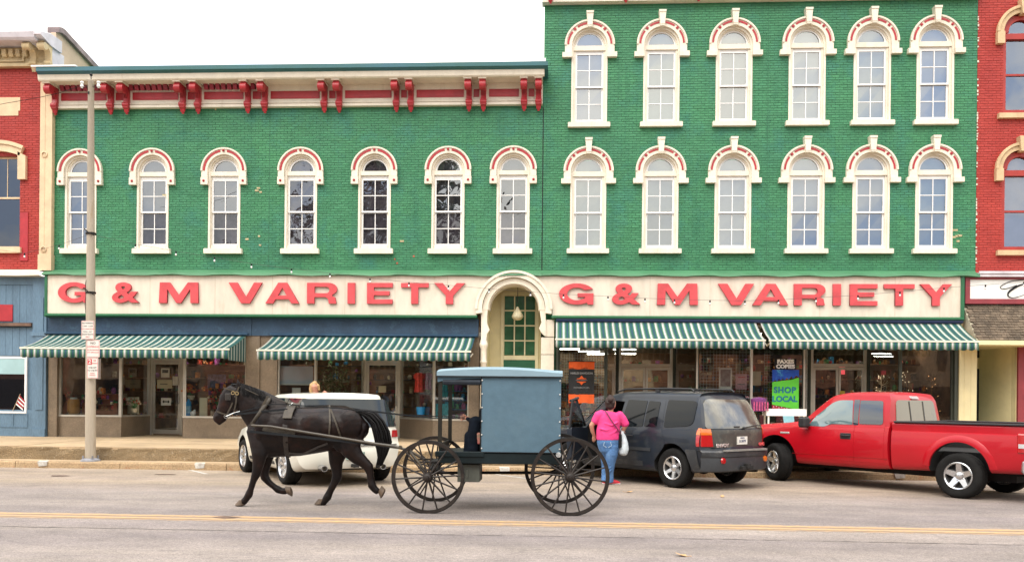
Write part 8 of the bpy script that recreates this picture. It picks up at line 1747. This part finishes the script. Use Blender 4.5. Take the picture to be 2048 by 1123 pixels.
x, _, z = fl(147, 826, .45); m = MB(); m.lathe([(0, 0), (.12, 0), (.17, .1), (.17, .36), (.14, .44), (0, .44)], (0, 0, 0), 'z', 20); m2 = MB(); m2.lathe([(0, .44), (.1, .44), (.09, .49), (0, .5)], (0, 0, 0), 'z', 16); thing1('storage_jar', 'golden orange jar with pale lid on the leftmost window plinth', 'jar', [('jar_body', m, paint('golden_glaze', (.50, .24, .05), .35, .1, 6), 40), ('lid', m2, PAP, 40)], (x, .45, zsill))
m = MB(); m.box(-.5, -.15, .0, .5, .2, .12); m.box(-.5, .12, .12, .5, .24, .62); m.box(-.52, -.16, .0, -.42, .2, .34); m.box(.42, -.16, 0, .52, .2, .34); x, _, z = fl(212, 826, 1.0); thing1('small_sofa', 'rust brown upholstered bench behind the glass near the street pole', 'bench', [('upholstery', m, paint('rust_upholstery', (.30, .09, .04), .8, .1, 4), None)], (x, .8, zsill))
m = MB(); m.box(-.17, 0, 0, .17, .02, .5); x, _, z = fl(258, 826, 1.1); thing1('canvas', 'pale cream canvas standing in the angled leftmost window', 'canvas', [('sheet', m, PAPY, None)], (x+.15, 1.05, zsill+.02))
m = MB(); m.lathe([(0, 0), (.075, 0), (.075, .38), (.03, .44), (.03, .48), (0, .48)], (0, 0, 0), 'z', 16); m2 = MB(); m2.lathe([(.0755, .08), (.0765, .08), (.0765, .28), (.0755, .28)], (0, 0, 0), 'z', 16); x, _, z = fl(377, 829, .3); thing1('bottle', 'bright blue bottle on the sill right of the left shop door', 'bottle', [('bottle_body', m, paint('bright_blue', (.02, .28, .62), .3, .03, 3), 40), ('label_band', m2, paint('pale_blue', (.25, .5, .7), .5, .05, 8), 40)], (x, .3, zsill))
m = MB(); m.box(-.11, -.02, 0, .11, .02, .52); x, _, z = fl(407, 829, .3); thing1('standing_card', 'tall pale printed card beside the blue bottle', 'card', [('sheet', m, PAPY, None)], (x, .3, zsill))
m = MB(); m.ball((0, 0, .07), (.09, .06, .07), 10, 7); m.ball((.04, 0, .15), .04, 8, 6); x, _, z = fl(386, 829, .22); thing1('figurine', 'small white figurine at the foot of the blue bottle', 'figurine', [('figure', m, PORC, 60)], (x, .22, zsill))
# potted tree, chair, clothes in shop 2
x, _, z = fl(660, 790, 1.2); tr2 = root('potted_tree', (x, 1.7, PZ), 'leafy potted tree inside the second shop left of its door', 'plant'); m = MB(); m.tube([(0, 0, 0), (.02, 0, .7), (-.02, 0, 1.4)], .03, 6); m.build('trunk', PL, tr2)
m = MB()
for k in range(420):
    a = Vector((random.gauss(0, .28), random.gauss(0, .2), 1.55+random.gauss(0, .32))); s_ = random.uniform(.05, .09); d1 = Vector((random.uniform(-1, 1), random.uniform(-1, 1), random.uniform(-1, 1))).normalized()*s_; d2 = Vector((random.uniform(-1, 1), random.uniform(-1, 1), random.uniform(-1, 1))).normalized()*s_*.5; m.m = random.randrange(2); m.add([a-d1, a+d2, a+d1, a-d2], [(0, 1, 2, 3)])
o = m.build('leaves', [paint('tree_leaf', (.10, .14, .04), .6, .2, 9), paint('tree_leaf_pale', (.30, .28, .12), .6, .2, 9)], tr2)
m = MB(); m.box(-.22, -.05, .42, .22, .4, .52); m.box(-.22, .36, .5, .22, .42, .95); [m.box(a, b, 0, a+.04, b+.04, .42) for a in (-.22, .18) for b in (-.05, .36)]; x, _, z = fl(687, 800, .9); thing1('green_chair', 'pale green upholstered chair behind the glass left of the second door', 'chair', [('frame', m, paint('sage_green', (.22, .30, .12), .7, .1, 5), None)], (x, .9, PZ+.25))
for i, (px, col_, lab) in enumerate(((838, 'goods_red', 'red garment hanging behind the angled window by the second door'), (856, 'goods_pink', 'pink and red dress hanging beside the window post'), (905, 'goods_green', 'green and blue streamer hanging in the window seen through the buggy'), (888, 'goods_teal', 'teal towel hanging in the window seen through the buggy'))):
    x, _, z = fl(px, 745, .7); m = MB(); n = 8; vs = []
    hh_ = (.55, .48, 1.0, .7)[i]; ww = (.13, .11, .06, .12)[i]
    for j in range(n+1):
        zz = -hh_*j/n; wd = ww*(.75+.25*j/n)*(1.5 if j in (1, 2) and i < 2 else 1)
        for k in range(7): s_ = -1+2*k/6; vs.append((wd*s_, .03*math.sin(k*1.7), zz))
    m.add(vs, [(7*j+k, 7*j+k+1, 7*j+8+k, 7*j+7+k) for j in range(n) for k in range(6)]); m2 = MB(); m2.tube([(-.12, 0, .02), (0, 0, .08), (.12, 0, .02)], .006, 4); m2.tube([(0, 0, .08), (0, 0, zhead-z)], .004, 4)
    thing1('hanging_garment', lab, 'garment', [('cloth', m, MATS[col_], 60), ('hanger', m2, IRON, None)], (x, .7, z))
x, _, z = fl(842, 812, .6); m = MB(); m.lathe([(0, 0), (.11, 0), (.14, .22), (.13, .22), (.10, .02)], (0, 0, 0), 'z', 16); thing1('blue_bucket', 'bright blue tub behind the glass beside the second shop door', 'tub', [('tub', m, MATS['bright_blue'], 40)], (x, .6, zsill+.1))
x, _, z = fl(882, 820, .4); m = MB(); m.box(-.14, -.1, 0, .26, .1, .42); thing1('toy_box', 'turquoise toy pack on the plinth seen through the buggy window', 'toy', [('pack', m, MATS['goods_teal'], None)], (x, .42, zsill))
# lit wire trees in the last window
FAIRY = paint('fairy_lamp', (1, .6, .25), .5, 0, 1, emit=((1, .45, .15), 1.8)); FAIRYW = paint('fairy_lamp_white', (1, .95, .8), .5, 0, 1, emit=((1, .75, .45), 2.2))
for px, hgt_, lab, fm, Y in ((1762, 1.5, 'pale twig tree with white lamps behind the last right window', FAIRYW, .9), (1812, 1.7, 'twig tree with warm white lamps in the middle of the last window', FAIRYW, .7), (1862, 1.5, 'reddish twig tree with amber lamps near the cream corner post', FAIRY, .8)):
    x, _, z = fl(px, 840, Y); t_ = root('twig_tree', (x, Y, zsR-.02), lab, 'decorative tree'); m = MB(); m.tube([(0, 0, 0), (0, 0, hgt_)], .012, 5); ends = []
    for k in range(46):
        zz = random.uniform(.25, hgt_*.95); a = random.uniform(0, 2*PI); l_ = (1-zz/hgt_)*.45+.1; p1 = (l_*.6*math.cos(a), l_*.6*math.sin(a), zz+.05); p2 = (l_*math.cos(a+.2), l_*math.sin(a+.2), zz+random.uniform(0, .16)); m.tube([(0, 0, zz), p1, p2], [.006, .005, .003], 4, cap=False); ends += [p1, p2]
    m.build('twigs', MATS['goods_cream'] if px == 1762 else MATS['goods_brown'], t_)
    m = MB(); [m.ball(p, .008, 5, 4) for p in ends[::4]]; m.build('fairy_lamps', fm, t_)
# white table with baskets outside
x0, y0_ = XX(1533, -.75), -.75; x1 = XX(1613, -.75); zt_ = at(1570, 817, -.75)[1]; zt2 = at(1570, 831, -.75)[1]
r_ = root('folding_table', ((x0+x1)/2, -.55, PZ), 'white folding table standing before the green banner window', 'table'); w = (x1-x0)/2
m = MB(); m.box(-w, -.22, zt2-PZ, w, .25, zt_-PZ); m.build('tabletop', WHITEF, r_)
for sx_ in (-1, 1):
    for sy_ in (-.18, .2): m = MB(); m.box(sx_*(w-.06)-.02, sy_-.02, 0, sx_*(w-.06)+.02, sy_+.02, zt2-PZ); m.build('leg', PAP, r_)
m = MB(); m.prism([(-.02, zt2-PZ-.55), (.22, zt2-PZ-.55), (.18, zt2-PZ), (-.1, zt2-PZ)], -.26, -.24); m.build('cloth', paint('light_blue_cloth', (.25, .5, .58), .7, .1, 5), r_)
for px, py, lab, mt in ((1517, 818, 'purple trimmed basket of goods left of the white table', 'goods_purple'),):
    x, _, z = fl(px, py, -.6); r_ = root('basket', (x, -.6, PZ), lab, 'basket'); m = MB(); m.lathe([(0, 1.0), (.16, 1.0), (.2, 1.25), (.21, 1.32), (.17, 1.34), (0, 1.38)], (0, 0, z-PZ-1.05), 'z', 14); m.build('basket_body', MATS[mt], r_, smooth=40)
    m = MB(); [m.box(-.18+.07*k, -.21, z-PZ-.03, -.145+.07*k, -.19, z-PZ+.2) for k in range(6)]; m.build('trim', MATS['goods_pink'], r_); m = MB(); m.tube([(0, 0, 0), (0, 0, z-PZ)], .03, 6); m.build('stand', IRON, r_)
# fallen leaves on the road
LEAF = paint('fallen_leaf', (.50, .30, .14), .8, .2, 20)
for i, (px, py, lab) in enumerate(((1259, 984, 'dry pale leaf on the asphalt behind the dark SUV'), (1445, 993, 'dry orange leaf on the asphalt below the SUV bumper'), (1362, 1111, 'dry leaf nearest the camera on the asphalt'))):
    gx, gy = gnd(px, py); r_ = root('fallen_leaf', (gx, gy, .005), lab, 'leaf', rz=i*1.3); m = MB(); m.add([(-.07, 0, .0), (-.03, .035, .012), (.02, .04, .02), (.07, 0, .03), (.02, -.035, .008), (-.03, -.04, .015), (0, 0, .003)], [(0, 6, 1), (1, 6, 2), (2, 6, 3), (3, 6, 4), (4, 6, 5), (5, 6, 0)]); m.build('blade', LEAF, r_); m = MB(); m.tube([(-.07, 0, .002), (-.12, .01, .012)], .003, 4); m.build('stalk', LEAF, r_)
for px, py, w_, d_ in ((453, 1034, .19, .10), (120, 951, .2, .14), (330, 948, .25, .1)):
    gx, gy = gnd(px, py); m = MB(); n = 16; vs = [(gx+w_*math.cos(k*PI/8)*random.uniform(.7, 1.1), gy+d_*math.sin(k*PI/8)*random.uniform(.7, 1.1), .007) for k in range(n)]; m.add(vs, [tuple(range(n))]); tag(m.build('road_stain', paint('rusty_stain', (.14, .085, .06), .8, .3, 12) if 'rusty_stain' not in MATS else MATS['rusty_stain']), kind='structure')
# ------------------------------------------------------------------ across the street: what the shop glass mirrors
BARK = paint('grey_bark', (.12, .09, .07), .9, .2, 4); LF = [paint('far_leaf_a', (.07, .09, .04), .7, .2, 3), paint('far_leaf_b', (.13, .10, .06), .7, .2, 3)]
def street_tree(x, y, h, r, label):
    t_ = root('street_tree', (x, y, 0), label, 'tree'); m = MB(); m.tube([(0, 0, 0), (.1, 0, h*.3), (0, .1, h*.6), (.2, 0, h*.9)], [.38, .3, .2, .05], 8)
    ends = []
    for k in range(26):
        z = random.uniform(h*.28, h*.8); a = random.uniform(0, 2*PI); l_ = r*random.uniform(.6, 1); e_ = (l_*math.cos(a), l_*math.sin(a), z+l_*.5); m.tube([(0, 0, z), (e_[0]*.5, e_[1]*.5, z+l_*.2), e_], [.12, .07, .03], 5, cap=False); ends.append(e_)
        for q in range(3): b = a+random.uniform(-.8, .8); f_ = (e_[0]*.6+l_*.5*math.cos(b), e_[1]*.6+l_*.5*math.sin(b), e_[2]+random.uniform(-.5, 1.5)); m.tube([(e_[0]*.5, e_[1]*.5, z+l_*.2), f_], [.05, .015], 4, cap=False); ends.append(f_)
    m.build('trunk', BARK, t_); m = MB()
    for k in range(4200):
        c = random.choice(ends); a = Vector(c)+Vector((random.gauss(0, r*.18), random.gauss(0, r*.18), random.gauss(0, r*.16))); s_ = random.uniform(.2, .42)*(1.5 if h > 30 else 1); d1 = Vector((random.uniform(-1, 1), random.uniform(-1, 1), random.uniform(-1, 1))).normalized()*s_; d2 = Vector((random.uniform(-1, 1), random.uniform(-1, 1), random.uniform(-1, 1))).normalized()*s_*.6; m.m = random.randrange(2); m.add([a-d1, a+d2, a+d1, a-d2], [(0, 1, 2, 3)])
    m.build('crown', LF, t_)
for x, y, h, r, lab in ((-18, -62, 33, 8, 'tall dense tree across the street opposite the middle windows'), (-30, -66, 19, 6, 'broad tree across the street opposite the left windows'), (-44, -64, 16, 6, 'low tree across the street at the far left'), (-6.7, -64, 14.5, 4.5, 'slim tree across the street opposite the arched entrance'), (.5, -64, 15.5, 3.6, 'small round tree across the street right of the entrance')): street_tree(x, y, h, r, lab)
BRN = [paint('far_brick_a', (.28, .12, .07), .8, .2, 2), paint('far_brick_b', (.22, .15, .10), .8, .2, 2), paint('far_brick_c', (.60, .46, .28), .8, .2, 2)]
xo = -62
for k, (w_, h_, c_, lab) in enumerate(((17, 8.6, 0, 'red brick row building across the street, far left of the row'), (13, 9.6, 1, 'dark brick building across the street, second from the left'), (15, 8.2, 0, 'red brick row building across the street with low parapet'), (12, 9.2, 1, 'narrow dark building across the street opposite the entrance'), (14, 7.6, 2, 'tan building across the street with dark cornice'), (18, 9.0, 0, 'wide red brick building across the street'), (30, 8.4, 1, 'long dark building across the street, far right of the row'))):
    ob = root('opposite_building', (xo+w_/2, -56, 0), lab, 'building', group='row across the street'); m = MB(); m.box(-w_/2, -5, 0, w_/2-.02, 5, h_); m.build('wall', BRN[c_], ob); m = MB(); m.box(-w_/2, 5, h_-.9, w_/2-.05, 5.5, h_-.2); m.build('cornice', MATS['far_brick_b'] if c_ != 1 else TANP, ob)
    m = MB(); m.box(-w_/2+.5, 5.01, .5, w_/2-.5, 5.1, 3.1); m.build('shop_window', BLACK, ob); n = int(w_/2.6); wm = MB(); wm.box(-.5, 5.0, 4.5, .5, 5.06, 6.4); wme = wm.mesh('window', BLACK)
    for q in range(n): sub('window', wme, ob, (-w_/2+(q+.5)*w_/n, 0, 0))
    xo += w_
mb = MB(); mb.box(-90, -34, 0, 90, -31.5, .14); tag(mb.build('far_pavement', CONC), kind='structure')
